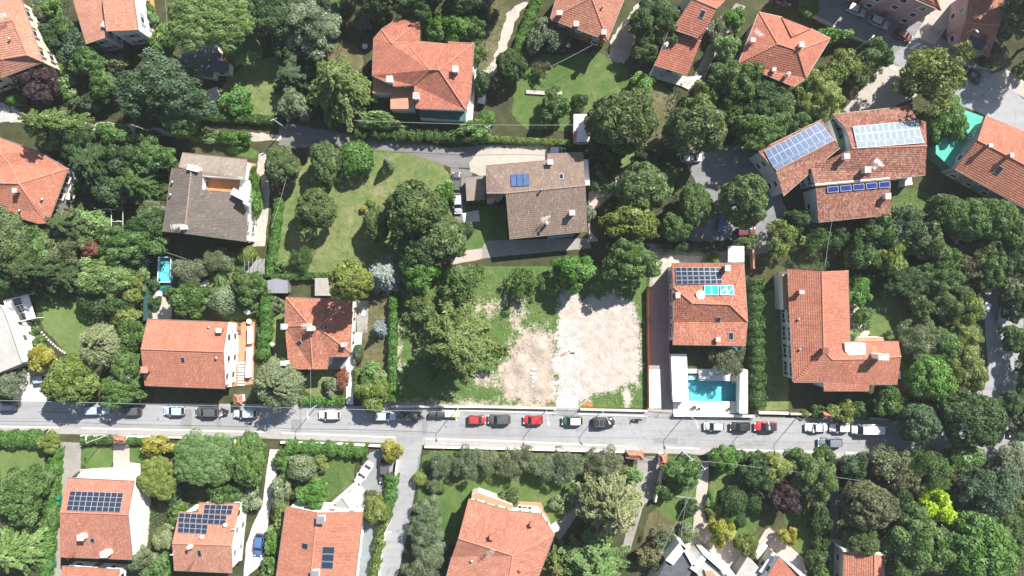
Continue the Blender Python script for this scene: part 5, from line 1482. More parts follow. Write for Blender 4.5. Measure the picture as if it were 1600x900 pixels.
TREES = '''
62 15 16 16 S gg|greyish shrub at the top between the corner house and the terrace house
82 16 15 15 S bg|bright green shrub at the top, left of the terrace house roof
75 48 14 13 S dg|dark upper shrub beside the corner house wall
80 66 13 12 S dg|dark lower shrub beside the corner house balcony
96 36 9 12 S g|slim shrub next to the dark gap by the terrace house
60 134 31 29 M pu|dark purple plum tree below the top left house
124 78 28 27 M bd|feathery green tree below the terrace house
142 96 24 24 M g|round green tree right of the feathery one, below the terrace house
112 52 15 16 S g|green shrub at the left roof corner of the terrace house
100 135 16 18 S lg|light green bush right of the purple plum
27 157 15 8 B bg|low clipped bright green shrub by the white gravel at left
182 101 16 14 S br|brownish green shrub above the wide dark tree
165 135 22 22 M g|loose green tree touching the wide dark tree from the left
140 160 22 14 S bd|low shade shrub between plum and wide dark tree
256 140 68 48 L bd|wide dark green layered tree in front of the felt roofed garage
330 36 66 44 P lg 1.3|huge green umbrella pine at the top edge
384 78 24 24 P lg|smaller lower right dome beside the huge umbrella pine
252 60 17 20 S bg|bright green bush beside the orange terrace
235 22 9 16 S lg|narrow climber bush along the orange terrace
85 200 44 32 C cg 1.4|broad feathery yellow green conifer beside the gravel lane at left
180 214 28 22 M g|mid green tree hanging over the gravel lane at left
282 190 28 24 D g|green tree below the wide dark tree, at the lane bend
372 158 21 19 S bg|round bright bush on the lawn under the pine shadow
330 214 18 9 S lg|light green bush on the lane edge above the grey roofed villa
362 216 17 8 S bg|second bush on the lane edge above the grey roofed villa
230 215 22 14 S dg|dark shrub under the lamp on the gravel lane
415 22 38 40 L dg 1.6|very dark tree at the top right of the umbrella pine
440 70 20 26 M dg|dark shaded tree left of the tall grey green tree
488 42 42 44 L gg|tall grey green tree at the top left of the red villa
457 84 20 22 O sg|pale grey green tree leaning below the tall grey green one
530 138 46 52 C cg 1.2|big yellow green tree touching the red villa
456 122 26 28 C bd|bluish conifer left of the big yellow green tree
458 166 24 22 M gg|greyish bush at the lane, below the bluish conifer
566 37 13 15 S gg|small greyish shrub in the shade by the red villa
591 27 9 11 S yg|small pale flowering shrub at the red villa corner
682 42 24 20 M bg|bright green tree against the back of the red villa
714 44 22 21 M bg|second bright tree behind the red villa
738 42 18 19 M g|third tree behind the red villa, farthest right
748 76 13 17 S g|bush at the right back corner of the red villa
650 8 34 26 L dg 1.5|dark tree in the shade at the top above the red villa
585 0 30 24 L dg 1.6|dark tree at the top edge left of the red villa roof
720 2 30 22 L dg 1.5|dark tree at the top edge by the pale path
760 20 14 12 S ol|dry bush beside the pale path at the top
798 104 24 25 D dg|dense dark tree right of the curved pale path
760 186 13 13 B bg|round bush at the wire pole below the red villa
754 130 12 18 S dg|dark bush hiding the parked blue car
592 190 34 12 S lg|pale green bush on the lane hedge below the red villa
735 208 28 14 S lg|pale green bush at the right end of the lane hedge
846 54 24 26 X gg|sparse grey green tree in front of the weathered roof house
873 62 17 20 X gg|thin grey tree right of the sparse one by the weathered roof
846 110 13 14 X br|almost bare little tree on the lawn edge
868 165 22 22 M g|green bush on the lawn above the yellow hedge
905 160 12 12 S dg|small dark bush on the lawn beside the white hut
1022 34 37 38 L dg|dark tree between the two top red roofs
1008 78 20 22 M ol|olive toned tree below the dark tree, left of the narrow house
1002 132 16 18 S bg|light bush under the wire, left of the narrow house shadow
972 190 54 46 D ol 1.2|large round olive green tree beside the white hut
1086 200 46 42 D ol 1.25|large round olive green tree right of the dry patch
1100 150 22 20 M yg|yellowish tree above the second large olive green one
1150 128 40 34 L g|green tree below the red hipped roof by the north road
1190 160 36 32 L dg|dark tree left of the blue solar array
1140 172 22 22 M g|tree filling the gap between olive green and dark trees
1118 48 13 20 S gg|greyish shrub right of the narrow two part house
1136 78 20 22 M lg|light green tree along the footpath at the top
1150 30 14 16 S bg|shrub at the top of the shaded footpath
1184 205 38 27 L g 1.4|tree above the left corner of the blue solar array
1228 183 38 30 L g|green tree above the middle of the blue solar array
1206 142 20 20 M dg|dark tree under the red hipped roof corner
1226 4 20 12 S pu|mauve flowering shrub at the top edge
1262 10 16 14 S g|green shrub beside the mauve one at the top edge
1298 58 27 13 S bg|long bright bush at the corner of the red hipped roof
1280 150 36 36 L yg|yellow green tree right of the red hipped roof
1316 105 32 28 X yg|light open tree beside the north road
1345 112 24 26 X ol|olive open tree between the light tree and the road
1368 86 26 22 M g|green tree by the white stop line
1452 118 52 47 X yg 1.5|big golden green tree with gaps at the road junction
1440 120 34 34 M ol|lower inner crown of the golden green junction tree
1477 186 31 38 L bg|bright green tree between the pale solar array and the teal yard
1578 24 36 34 L gg|grey green tree at the top right corner
1560 92 18 16 X gg|bare twiggy shrub by the shaded town house
1540 40 22 30 X re|red brown creeper mass on the shaded town house roof
1554 92 14 10 X re|small red creeper at the corner of the shaded town house
1597 112 8 14 S yg|yellow green bush cut by the right edge near the junction
150 258 40 40 C dg|dark feathery conifer right of the left edge house
243 246 30 24 M g|round green tree above left of the grey roofed villa
215 290 36 28 C g|green conifer with drooping boughs left of the grey roofed villa
234 322 20 12 O pa|silvery shrub against the grey roofed villa
235 352 28 24 M dg|dark tree at the lower left corner of the grey roofed villa
121 290 10 10 S bg|small bright shrub by the left edge house balcony
128 225 34 30 L dg|dark tree between the feathery conifers
190 250 26 26 M dg|dark tree in the middle of the left grove
178 300 24 24 M bd|bluish dark tree above the white garden trellis
108 352 38 30 C ol|yellowish feathery conifer below the left edge house
55 380 30 28 M g|green tree left of the silvery one
97 386 31 22 O pa|silvery leaved tree in the left grove
143 391 14 13 M re|small red brown tree in the left grove
202 384 48 32 L g|broad green tree left of the small pool
150 350 20 20 S lg|light bushy plant around the white garden trellis
18 385 42 52 L ol|dull olive tree at the left edge
165 432 42 30 L lg|yellow green tree left of the green pool fence
60 425 42 32 C dg 1.4|very dark conifer shading the left lawn
112 435 30 26 C dg|second dark conifer at the lawn edge
20 440 30 22 L dg|dark tree above the white conservatory
214 424 16 26 S lg|light bush against the green pool fence
205 452 22 22 M yg|yellowish bush below the light one at the pool fence
298 424 28 22 O gg|grey green tree right of the small pool
340 407 25 18 O gg|greyish tree in the shade below the grey roofed villa
386 398 14 13 B yg|lime round shrub on the paved corner terrace
296 470 32 28 M g|green tree behind the walled terrace house
351 468 22 21 B sg|blue grey round bush in the small garden
390 446 25 24 M g|tree with pale tips beside the long hedge
398 472 18 16 S g|lower green shrub beside the long hedge
348 444 9 20 S lg|narrow feathery plant in the small garden
243 444 7 8 S dg|tiny dark bush below the small pool
243 473 8 9 S dg|tiny dark bush on the gravel behind the terrace house
372 218 22 12 S bg|bush row top right of the grey roofed villa
398 300 10 34 S bg|tall bright bush right of the grey roofed villa
441 258 26 30 D ol|round olive green tree at the top left of the dry lawn
509 255 22 34 D ol|tall oval tree on the dry lawn edge
557 247 25 26 B bg|big smooth clipped green shrub on the dry lawn
607 255 8 11 Y gg|single small cypress on the dry lawn
494 327 31 31 D ol|round tree standing alone on the dry lawn
580 317 7 7 B yg|tiny bush beside the green toy on the lawn
570 326 6 6 S ye|tiny dry plant beside the green toy
590 350 21 28 D ol|narrow tree at the left of the large clump on the dry lawn
650 330 47 43 D ol 1.2|main tree of the large clump on the dry lawn
690 372 38 38 D ol|right tree of the large clump on the dry lawn
660 388 38 34 D dg|lower shaded tree of the large clump
697 298 15 15 S bg|bright bush beside the two parked cars
729 358 11 11 B dg|dark clipped ball beside the brown house lawn
473 402 16 17 O g|small tree at the bottom of the dry lawn
438 415 10 12 S lg|pale bush at the bottom left of the dry lawn
598 430 30 31 F bl|large pale blue spruce beside the dry lawn
548 440 33 30 D yg 2.6|yellow green tree left of the blue spruce
655 428 28 28 M bg|bright green tree right of the blue spruce
726 440 32 30 X g|thin green tree above the cleared plot
655 478 24 28 X ol|dull sparse tree left in the cleared plot
820 445 24 24 X g|small loose tree in the cleared plot lawn
897 426 32 28 M bg|bright tree at the top of the rubble patch
985 410 42 34 L g 1.35|dark green tree shading the top of the rubble patch
1004 292 40 36 D ol|olive round tree right of the brown tiled house
986 345 42 30 M yg|golden green tree right of the brown tiled house
1085 322 28 34 D g|oval green tree on the car park edge
1057 354 25 22 D g|smaller round tree left of the car park
1162 314 35 41 D ol 1.2|large oval tree in the car park
936 280 19 19 S bd|dark shrub right of the white balcony
950 236 28 22 M dg|shaded tree below the large tree by the hut
1015 252 26 18 M dg|dark tree above the olive round tree
1040 280 14 20 S bg|bright climber between the car park and the olive tree
922 334 8 12 S sg|pale shrub at the brown house right corner
1172 378 17 12 X lg|light sparse shrub above the white gazebo
1112 408 11 8 S yg|yellow green shrub behind the solar panel roof
1222 372 26 28 X yg|light loose tree at the car park corner below the solar house
1246 345 18 20 M dg|dark tree against the solar house wall
1282 374 24 20 X g|thin tree below the solar house
1312 372 18 18 X dg|dark thin tree under the roof cable
1346 396 24 26 M g|tree at the top right corner of the L shaped house
1372 362 28 26 M g|tree below the solar house roof
1412 352 30 28 M bd|tree in front of the small rough lawn
1388 402 26 26 M yg|yellowish tree in the grove, near the L shaped house
1478 332 30 28 D g|round tree in the grove below the teal yard
1512 345 32 32 D g|round tree in the grove centre
1548 340 32 32 D g|round tree below the long orange roof
1578 360 30 30 M g|tree at the end of the long orange roof
1592 400 30 34 L dg|dark tree at the right edge of the grove
1444 376 28 30 M ol|olive tree in the grove left of the bare patch
1472 402 26 24 M g|green tree left of the bare pinkish patch
1428 438 32 24 L dg|dark tree at the lower edge of the grove
1466 436 32 28 L g|tree in the grove above the golden trees
1512 418 26 20 X br|brownish thin tree below the bare pinkish patch
1546 420 30 28 L g|big tree over the right hand lane
1590 452 26 28 X gg|greyish thin tree at the right edge by the lane
1548 386 26 24 X ol|thin tree around the pale leaning trunk
1346 442 14 14 S bg|bright bush at the right of the L shaped house top
1400 440 26 22 L dg|shaded tree between grove and garden lawn
148 470 23 22 B dg|very dark dense round bush on the mown lawn
196 492 20 20 S yg|golden green bush right of the dark round bush
186 470 20 24 M g|green bush between the dark bush and the pool fence
206 522 20 26 M g|green tree along the left wall of the terrace house
152 540 41 40 W pa|pale feathery weeping tree at the mown lawn corner
112 594 38 37 D yg|yellow green round tree by the street at left
200 572 24 30 M g|green tree at the street corner of the terrace house
190 612 34 22 L g|low green tree hanging over the street
66 560 21 20 M ye|yellow shrub beside the left driveway
62 535 10 10 S g|small green plant above the yellow shrub
53 516 7 8 S g|small plant at the conservatory corner
14 600 27 22 O sg|grey green bush at the left edge by the street
432 602 48 50 W sg|big grey green tree overhanging the street
593 515 14 15 F bl|small blue spruce in the narrow garden
582 585 17 18 S lg|light shrub in the narrow garden
582 618 25 24 M yg|yellow green tree at the street end of the narrow garden
535 592 10 15 S re|reddish shrub in the front garden
518 604 10 14 S gg|greyish shrub in the front garden
560 552 7 14 B dg|narrow clipped bush along the white path
435 475 10 12 S gg|grey shrub between long hedge and red roof
712 536 60 60 C cg 1.3|big light green cedar in the cleared plot
1137 565 27 25 O gg|olive tree at the pool
1340 460 20 18 M bg|bright bush right of the L shaped house
1348 496 14 14 S g|bush beside the garden path right of the L shaped house
1332 524 9 8 S lg|small pale plant at the inner corner of the L shaped house
1437 530 31 29 O gg|grey green olive at the end of the L shaped house
1440 480 20 24 M ol|thin tree left of the golden trees
1484 470 32 32 L ol|olive toned tree above the golden ones
1508 482 23 30 M yg|upper golden tree by the right hand lane
1500 523 31 27 L yg|middle golden tree by the right hand lane
1504 576 33 38 L yg|lower golden tree by the right hand lane
1480 545 28 34 L g|green tree left of the golden trees
1452 592 34 36 D bg|bright dense tree below the olive
1418 606 16 20 M re|dark reddish bush at the L shaped house corner
1388 626 25 23 M g|green tree in front of the L shaped house
1314 644 20 16 S yg|yellow green bush behind the white parked cars
1280 641 13 9 S g|green bush left of the terracotta gate canopy
1343 642 13 11 S g|green bush behind the white van
1436 660 33 30 D bd|dark round tree on the street by the white van
1514 655 50 42 D dg|large dark tree on the street at the lane mouth
1258 647 6 6 B yg|little lime ball at the gate post
1588 640 28 34 L dg|dark tree at the right edge by the street
1586 530 22 20 M g|green bush right of the lane
1588 470 22 30 L dg|dark tree over the parked blue car
1606 580 18 36 L dg|dark tree cut by the right edge along the lane
36 772 37 44 L g|big green tree in the lower left garden
24 860 38 38 C lg|feathery lighter conifer in the lower left corner
78 690 16 16 M yg|bush at the hedge corner, lower left
84 808 9 16 S g|small bush along the left driveway hedge
248 697 26 14 S ye|yellow flowering shrub by the street, left of the pines
250 746 32 31 P yg|smaller umbrella pine beside the white gable
320 716 47 42 P lg|big light umbrella pine on the street
385 716 30 40 D g|dark green tree right of the big umbrella pine
258 840 19 20 O pa|silvery shrub between the two solar roofs
276 800 15 15 S g|green shrub above the silvery one
272 772 12 16 S bd|dark shrub under the smaller umbrella pine
222 872 22 18 M gg|greyish bush at the foot of the white gable
254 884 24 18 S g|green bush at the bottom between the solar roofs
350 770 26 22 M g|tree behind the stepped solar roof
390 780 18 20 S sg|pale grey bush beside the pale driveway
372 745 18 20 M dg|shaded tree between umbrella pine and driveway
440 722 12 16 S bg|bright bush at the left garden gate
438 770 12 24 S sg|pale leaved bush along the pale driveway
444 810 16 22 S yg|yellowish bush at the left of the ribbed roof
428 845 14 22 S bg|green bush beside the dark blue car
424 886 18 22 S g|green bush in the bottom corner by the ribbed roof
472 730 19 21 B sg|blue grey round bush in the rough garden
490 771 25 20 M bg|bright green round bush above the white terrace
500 722 12 12 S yg|yellow green bush under the front hedge
612 704 16 17 M ye|variegated yellow bush at the side street corner
588 796 19 22 M yg|yellow green bush beside the ribbed roof house
580 776 10 10 S br|brownish bush at the white terrace end
692 726 20 22 O gg|first olive of the row, nearest the side street
728 722 22 23 O gg|second olive of the row from the side street
762 720 19 22 O gg|third olive of the row from the side street
794 725 21 24 O gg|fourth olive of the row from the side street
826 720 20 22 O gg|fifth olive of the row from the side street
850 730 20 22 O gg|sixth olive of the row, slightly forward
888 726 26 26 O gg|seventh olive of the row, the largest
944 722 25 24 O gg|last olive of the row beside the wide gate canopy
656 748 10 11 B yg|upper clipped ball at the side street fence
690 763 7 7 B g|small clipped ball on the lawn near the side street
677 757 11 14 O gg|slim olive between the clipped balls
670 796 20 22 O sg|upper olive of the side street column
664 832 24 24 O gg|middle olive of the side street column
676 864 22 24 O sg|lower olive of the side street column
660 892 28 24 O gg|bottom olive of the side street column
795 780 16 13 S ol|bronze bush on the parapet terrace
872 786 10 11 S pa|pale rose bush on the lawn by the terrace
955 788 50 54 C pa 1.3|big pale cedar in the lower middle garden
930 884 54 42 C lg|second pale cedar at the bottom edge
868 882 28 26 C yg|yellowish lower cedar beside the orange roof
1066 736 30 22 M g|green tree right of the narrow gate pillar
1040 764 16 14 S g|bush along the gate wall
1130 716 21 22 M bg|bright tree at the street by the pink path
1146 780 20 20 B dg|dark clipped ball right of the pink path
1181 784 15 16 B dg|smaller dark clipped ball farther right
1140 806 10 10 B bg|light green ball below the dark ones
1156 812 9 12 B dg|dark narrow ball below the dark clipped ones
1113 780 9 12 S bg|bright bush along the pink path
1112 802 8 9 S yg|lime bush along the pink path
1127 832 21 20 M ye|yellow green shrub where the pink path widens
1166 850 18 18 M yg|lime shrub above the flat annex
1080 790 12 14 S dg|dark shrub left of the pink path
1074 832 14 14 S gg|grey shrub at the scrub edge
1020 868 22 18 S br|brownish shrub in the scrub, bottom
1035 838 18 16 X gg|thin scrub bush under the wires
990 745 12 14 S lg|small tree beside the gate drive
1208 730 24 22 M yg|olive yellow tree at the street right of the dark ball
1272 742 34 40 L ol|tall open tree overhanging the south kerb
1225 776 24 24 M pu|dark purple tree in the right garden
1185 740 26 26 L dg|dark tree left of the olive yellow one
1240 712 12 10 S bg|low hedge bush by the south kerb
1335 728 22 20 M bd|dark bluish tree right of the tall open one
1386 722 30 25 X gg|twiggy grey tree by the south kerb
1410 748 26 26 X br|brownish twiggy tree in the wood, lower right
1356 790 42 36 D br|brown olive tree above the bottom orange roof
1344 842 28 24 D ol|olive green tree touching the bottom orange roof
1456 730 34 32 O g|grey green tree near the yellow bins
1506 716 26 24 M lg|light green tree by the south kerb, right
1456 789 30 27 M yl|brilliant lime yellow tree in the wood
1496 780 18 24 X br|brownish shrub right of the lime yellow tree
1545 768 46 44 L bd|dark grey green tree in the wood, right
1580 728 34 34 L gg|grey green tree at the right edge below the street
1590 790 30 34 X ol|thin olive tree at the right edge of the wood
1434 850 50 46 L g|big green tree at the bottom right of the orange roof
1526 858 56 54 D bg|dense bright green tree in the lower right wood
1580 838 36 42 L ol|olive tree cut by the right edge, lower wood
1405 790 24 26 M dg|dark tree between brown olive and lime trees
1232 838 14 15 M ye|yellow shrub on the strip lawn
1274 872 18 14 S dg|dark bush by the white steps at the bottom
1287 896 13 12 S bg|lime bush at the bottom by the dark drive
1278 806 18 26 M dg|dark reddish shaded tree beside the dark drive
1282 840 12 20 S g|narrow shaded bush along the dark drive
1420 890 26 16 S gg|grey bush at the bottom under the big green tree
'''
for ln in TREES.strip().splitlines():
    d, lab = ln.split('|'); q = d.split(); x, y, rx, ry, k, c = q[:6]
    tree(float(x), float(y), float(rx), float(ry), k, c, lab, None, float(q[6]) if len(q) > 6 else None)
# tall trees that stand just beyond the top edge and throw their shade into the picture
for x, y, R0, lab in ((540, -38, 30, 'tall dark tree beyond the top edge, shading the grey green one'), (615, -34, 30, 'tall dark tree beyond the top edge, above the red villa'),
                      (690, -40, 34, 'tall dark tree beyond the top edge, shading the pale path'), (780, -38, 28, 'tall dark tree beyond the top edge by the long hedge'),
                      (1585, -42, 36, 'tall dark tree beyond the top right corner, leftmost one'), (1640, -15, 38, 'tall dark tree beyond the top right corner, middle one'), (1655, 50, 34, 'tall dark tree beyond the right edge, shading the town house')):
    tree(x, y, R0, R0, 'L', 'dg', lab, 'tall trees beyond the top edge', 2.0 if x < 1000 else 2.6)

hedge('long dark hedge on the lane below the red villa', [(555, 204), (640, 210), (764, 214)], 15, 2.0, 'g', .25)
hedge('yellow green clipped hedge on the lane above the courtyard', [(764, 216), (830, 220), (894, 223)], 8, 1.2, 'yg')
hedge('straight green hedge climbing to the top edge beside the pale path', [(840, -5), (822, 40), (804, 90)], 15, 1.8, 'bg')
hedge('dark hedge along the gravel lane under the round bush', [(303, 180), (370, 183), (440, 188)], 13, 1.5, 'g')
hedge('bright hedge strip at the bend of the gravel lane', [(298, 210), (335, 213), (384, 216)], 12, 1.3, 'bg', .25)
hedge('bright hedge between driveway and dry lawn', [(434, 308), (428, 370), (419, 432)], 12, 1.6, 'bg')
hedge('low hedge closing the bottom of the dry lawn', [(424, 434), (470, 432), (524, 430)], 9, 1.5, 'g')
hedge('long bright hedge between the two street gardens', [(416, 452), (414, 500), (408, 560)], 17, 2.0, 'bg', .2)
hedge('tall narrow hedge dividing the cleared plot', [(614, 464), (612, 560), (612, 628)], 11, 2.2, 'bg')
hedge('low street hedge before the tree shaded roof house', [(470, 627), (505, 628), (538, 629)], 11, 1.2, 'bg')
hedge('small lime hedge along the white path', [(557, 574), (557, 622)], 9, 1.1, 'yg')
hedge('tall ivy dark hedge right of the pool', [(1183, 435), (1185, 540), (1188, 636)], 20, 2.6, 'g', .2)
hedge('dark hedge above the gazebo along the car park', [(1040, 384), (1100, 386), (1172, 380)], 13, 2.0, 'dg', .2)
hedge('broad bright street hedge at the left edge', [(-20, 688), (30, 687), (68, 686)], 24, 1.6, 'bg')
hedge('long bright hedge beside the left driveway', [(82, 700), (76, 780), (66, 905)], 17, 1.9, 'bg', .15)
hedge('street hedge left of the small gate canopy', [(126, 689), (178, 688)], 11, 1.4, 'g')
hedge('street hedge right of the small gate canopy', [(196, 690), (240, 690)], 9, 1.3, 'g')
hedge('bright front hedge of the rough garden', [(446, 700), (500, 702), (574, 708)], 17, 1.9, 'bg', .25)
hedge('left hedge of the rough garden', [(442, 712), (446, 760), (436, 800)], 13, 1.7, 'bg', .3)
hedge('leafy side street hedge beside the dark parked car', [(612, 742), (606, 790), (598, 812)], 17, 2.0, 'bg', .2)
hedge('lower side street hedge beside the ribbed roof house', [(596, 815), (590, 860), (582, 905)], 13, 1.8, 'yg', .2)
hedge('street hedge right of the bright path tree', [(1150, 714), (1190, 716), (1212, 718)], 13, 1.6, 'g', .3)
hedge('shaded low hedge along the right street wall', [(1392, 652), (1402, 655)], 10, 1.4, 'g')
hedge('small hedge below the taupe carport', [(729, 315), (757, 314)], 5, .9, 'bg')

undergrowth('ground_cover', 'low dark undergrowth beneath the garden trees', [
  [(0, 30), (110, 0), (110, 170), (0, 175)], [(110, 60), (300, 80), (300, 200), (110, 180)], [(60, 205), (260, 210), (265, 400), (230, 500), (0, 460), (0, 350), (100, 300)],
  [(1030, 110), (1180, 110), (1290, 135), (1330, 120), (1300, 185), (1180, 230), (1050, 225)], [(1200, 345), (1380, 345), (1600, 330), (1600, 460), (1430, 470), (1340, 440), (1200, 410)],
  [(1170, 712), (1600, 718), (1600, 900), (1400, 900), (1390, 860), (1310, 850), (1310, 760), (1270, 750)], [(1410, 470), (1540, 450), (1530, 660), (1410, 655)],
  [(400, 0), (560, 0), (520, 130), (540, 195), (450, 190), (440, 80), (400, 90)], [(560, 0), (740, 0), (740, 60), (660, 30), (590, 30)],
  [(165, 450), (235, 450), (225, 630), (165, 630)], [(215, 760), (300, 700), (415, 700), (410, 780), (340, 785), (270, 800), (265, 895), (215, 895)],
  [(940, 270), (1060, 240), (1060, 380), (1000, 400), (930, 390)], [(1320, 440), (1345, 440), (1345, 530), (1330, 530)]], 'dg', 16, .55, .16)
undergrowth('weeds', 'rough weeds and scrub grass on the untended ground', [
  [(618, 430), (870, 420), (868, 545), (780, 560), (775, 632), (618, 632)], [(925, 612), (975, 608), (973, 636), (920, 636)], [(982, 470), (1008, 460), (1008, 638), (982, 632), (1000, 560)],
  [(1005, 830), (1075, 835), (1040, 900), (985, 900)], [(985, 115), (1050, 145), (1035, 220), (985, 225)], [(470, 715), (556, 712), (550, 770), (470, 780)], [(565, 475), (608, 475), (606, 630), (566, 630)],
  [(738, 5), (795, 5), (770, 110), (740, 110)], [(1395, 300), (1465, 308), (1440, 330), (1390, 338)]], 'lg', 10, .25, .11, 4)

undergrowth('grass_tufts', 'short grass tufts and clover in the garden lawns', [
  [(432, 318), (470, 252), (520, 236), (600, 232), (655, 240), (703, 258), (704, 335), (690, 415), (520, 432), (428, 432)], [(798, 200), (806, 120), (838, 88), (940, 80), (985, 110), (995, 170), (960, 205)],
  [(345, 130), (395, 95), (445, 85), (450, 175), (345, 186)], [(52, 455), (100, 440), (140, 455), (185, 500), (165, 560), (120, 572), (100, 548), (60, 505)],
  [(663, 700), (920, 708), (1000, 730), (905, 800), (800, 785), (700, 790), (650, 745)], [(1036, 712), (1092, 714), (1080, 828), (1022, 790)], [(1106, 735), (1160, 725), (1190, 800), (1150, 855), (1110, 830)],
  [(1225, 790), (1262, 765), (1268, 860), (1228, 845)], [(1345, 470), (1425, 462), (1428, 530), (1345, 500)], [(127, 697), (177, 697), (176, 727), (126, 731)], [(0, 700), (72, 700), (68, 745), (0, 760)],
  [(722, 322), (792, 320), (792, 388), (722, 392)]], 'lg', 9, .06, .075, 6)
# ---------------------------------------------------------------- cars
def car_proto(L=4.2, W=1.74, H=1.48, hood=.95, boot=.35, df=.75, dr=.45, belt=.93, van=False, rails=False):
    """built along +x = front; origin on the ground at the centre"""
    root = empty('parked_car', (0, 0, 0)); hw = W / 2
    m = MB(); st = []
    xs = np.linspace(-L / 2, L / 2, 17)
    for x in xs:
        t = (x + L / 2) / L
        wq = hw * (1 - .16 * abs(2 * t - 1) ** 5 - (.10 * max(0, t - .8) / .2 if not van else .03 * max(0, t - .8) / .2))
        front = max(0, (x - (L / 2 - hood)) / hood); rear = max(0, (-(x) - (L / 2 - boot - .3)) / (boot + .3))
        zt = belt - .16 * front - .10 * front ** 4 - .05 * rear ** 3
        zb = .26 + .10 * abs(2 * t - 1) ** 6
        if t in (0, 1): zt -= .18; zb += .06; wq *= .93
        st.append([(x, -wq * .86, zb), (x, -wq, zb + .16), (x, -wq, zt - .22), (x, -wq * .95, zt - .05), (x, -wq * .55, zt + .015), (x, 0, zt + .035),
                   (x, wq * .55, zt + .015), (x, wq * .95, zt - .05), (x, wq, zt - .22), (x, wq, zb + .16), (x, wq * .86, zb)])
    n = len(st[0])
    for r_ in st: m.v += r_
    for i in range(len(st) - 1):
        for j in range(n):
            q = (j + 1) % n; m.f.append((i * n + j, (i + 1) * n + j, (i + 1) * n + q, i * n + q)[::-1]); m.mi.append(0); m.uv.append(None)
    m.f.append(tuple(range(n))); m.mi.append(0); m.uv.append(None)
    m.f.append(tuple((len(st) - 1) * n + j for j in range(n))[::-1]); m.mi.append(0); m.uv.append(None)
    body = m.build('body', 'car_paint', root, smooth=True)
    xr, xf = -L / 2 + boot, L / 2 - hood
    bw, tw = hw * .93, hw * .79
    B = [(xr, -bw * .92, belt - .06), (xf, -bw * .90, belt - .08), (xf, bw * .90, belt - .08), (xr, bw * .92, belt - .06)]
    T = [(xr + dr, -tw, H - .06), (xf - df, -tw, H - .04), (xf - df, tw, H - .04), (xr + dr, tw, H - .06)]
    m = MB()
    for i in range(4): m.quad([B[i], B[(i + 1) % 4], T[(i + 1) % 4], T[i]])
    m.build('pillars', 'car_paint', root)
    m = MB(); g_ = 5
    for i in range(g_ + 1):
        for j in range(g_ + 1):
            a, b = i / g_, j / g_
            x = T[0][0] + (T[1][0] - T[0][0]) * a; y = -tw + 2 * tw * b
            m.v.append((x, y * (1 - .06 * abs(2 * a - 1) ** 3), H - .05 + .05 * (1 - (2 * b - 1) ** 2) * (1 - .5 * (2 * a - 1) ** 4)))
    for i in range(g_):
        for j in range(g_):
            a = i * (g_ + 1) + j; m.f.append((a, a + g_ + 1, a + g_ + 2, a + 1)); m.mi.append(0); m.uv.append(None)
    m.build('roof_panel', 'car_paint', root, smooth=True)
    def pane(nm, q, k=.08, off=.012):
        q = [Vector(p) for p in q]; c = sum(q, Vector()) / 4; nn = (q[1] - q[0]).cross(q[3] - q[0]).normalized()
        if nn.dot(c - Vector((0, 0, .6))) < 0: nn = -nn
        q = [p + (c - p) * k + nn * off for p in q]
        mm = MB(); mm.quad(q); mm.quad([p - nn * .01 for p in q][::-1]); return mm.build(nm, 'glass_dark', root)
    pane('windshield', [B[1], B[2], T[2], T[1]], .06); pane('rear_window', [B[3], B[0], T[0], T[3]], .10)
    for s_ in (0, 1):
        b0, b1, t0, t1 = (B[0], B[1], T[0], T[1]) if s_ == 0 else (B[3], B[2], T[3], T[2])
        lp = lambda p, q, k: tuple(p[i] + (q[i] - p[i]) * k for i in range(3))
        pane('side_window', [lp(b0, b1, .06), lp(b0, b1, .47), lp(t0, t1, .47), lp(t0, t1, .02)], .10)
        pane('side_window', [lp(b0, b1, .49), lp(b0, b1, .90), lp(t0, t1, .96), lp(t0, t1, .49)], .10)
    for x in (-L / 2 + .78, L / 2 - .82):
        for y in (-1, 1):
            mm = MB(); c = (x, y * (hw - .13), .31); mm.tube([(x, y * (hw - .24), .31), (x, y * (hw - .2), .31), (x, y * (hw - .03), .31), (x, y * (hw + .005), .31)], [.26, .31, .31, .26], 14)
            wl = mm.build('wheel', 'tyre', root)
            MB().tube([(x, y * (hw - .0), .31), (x, y * (hw + .015), .31)], [.2, .17], 10).build('rim', 'rim', wl)
    for y in (-1, 1):
        MB().box((L / 2 - .16, y * hw * .68, .64), (.26, .30, .12), -y * .35).build('headlight', 'lamp_clear', root)
        MB().box((-L / 2 + .10, y * hw * .74, .74), (.16, .22, .16), y * .3).build('taillight', 'lamp_red', root)
        MB().box((xf - df * .45, y * (hw + .06), belt + .05), (.13, .18, .12)).build('mirror', 'car_paint', root)
    MB().box((L / 2 - .0, 0, .42), (.03, .5, .11)).build('number_plate', 'white_paint', root)
    if rails:
        for y in (-1, 1): MB().tube([(T[0][0] + .1, y * tw * .92, H + .03), (T[1][0] - .15, y * tw * .92, H + .04)], .025, 6).build('roof_rail', 'metal_grey', root)
        for x in (-.35, .35): MB().tube([(x + T[0][0] * .3, -tw * .9, H + .05), (x + T[0][0] * .3, tw * .9, H + .05)], .03, 6).build('roof_bar', 'metal_grey', root)
    return root
CARP = dict(hatch=car_proto(4.0, 1.74, 1.48, .95, .12, .8, .35), small=car_proto(3.55, 1.64, 1.46, .72, .10, .75, .3), wagon=car_proto(4.4, 1.76, 1.46, 1.05, .15, .8, .4),
  sedan=car_proto(4.5, 1.78, 1.43, 1.1, .75, .8, .6), suv=car_proto(4.35, 1.84, 1.64, 1.05, .12, .75, .3, 1.02), suvr=car_proto(4.35, 1.84, 1.66, 1.05, .12, .75, .3, 1.02, rails=True),
  van=car_proto(5.3, 1.92, 1.95, .75, .06, .7, .12, 1.1, van=True))
used = set()
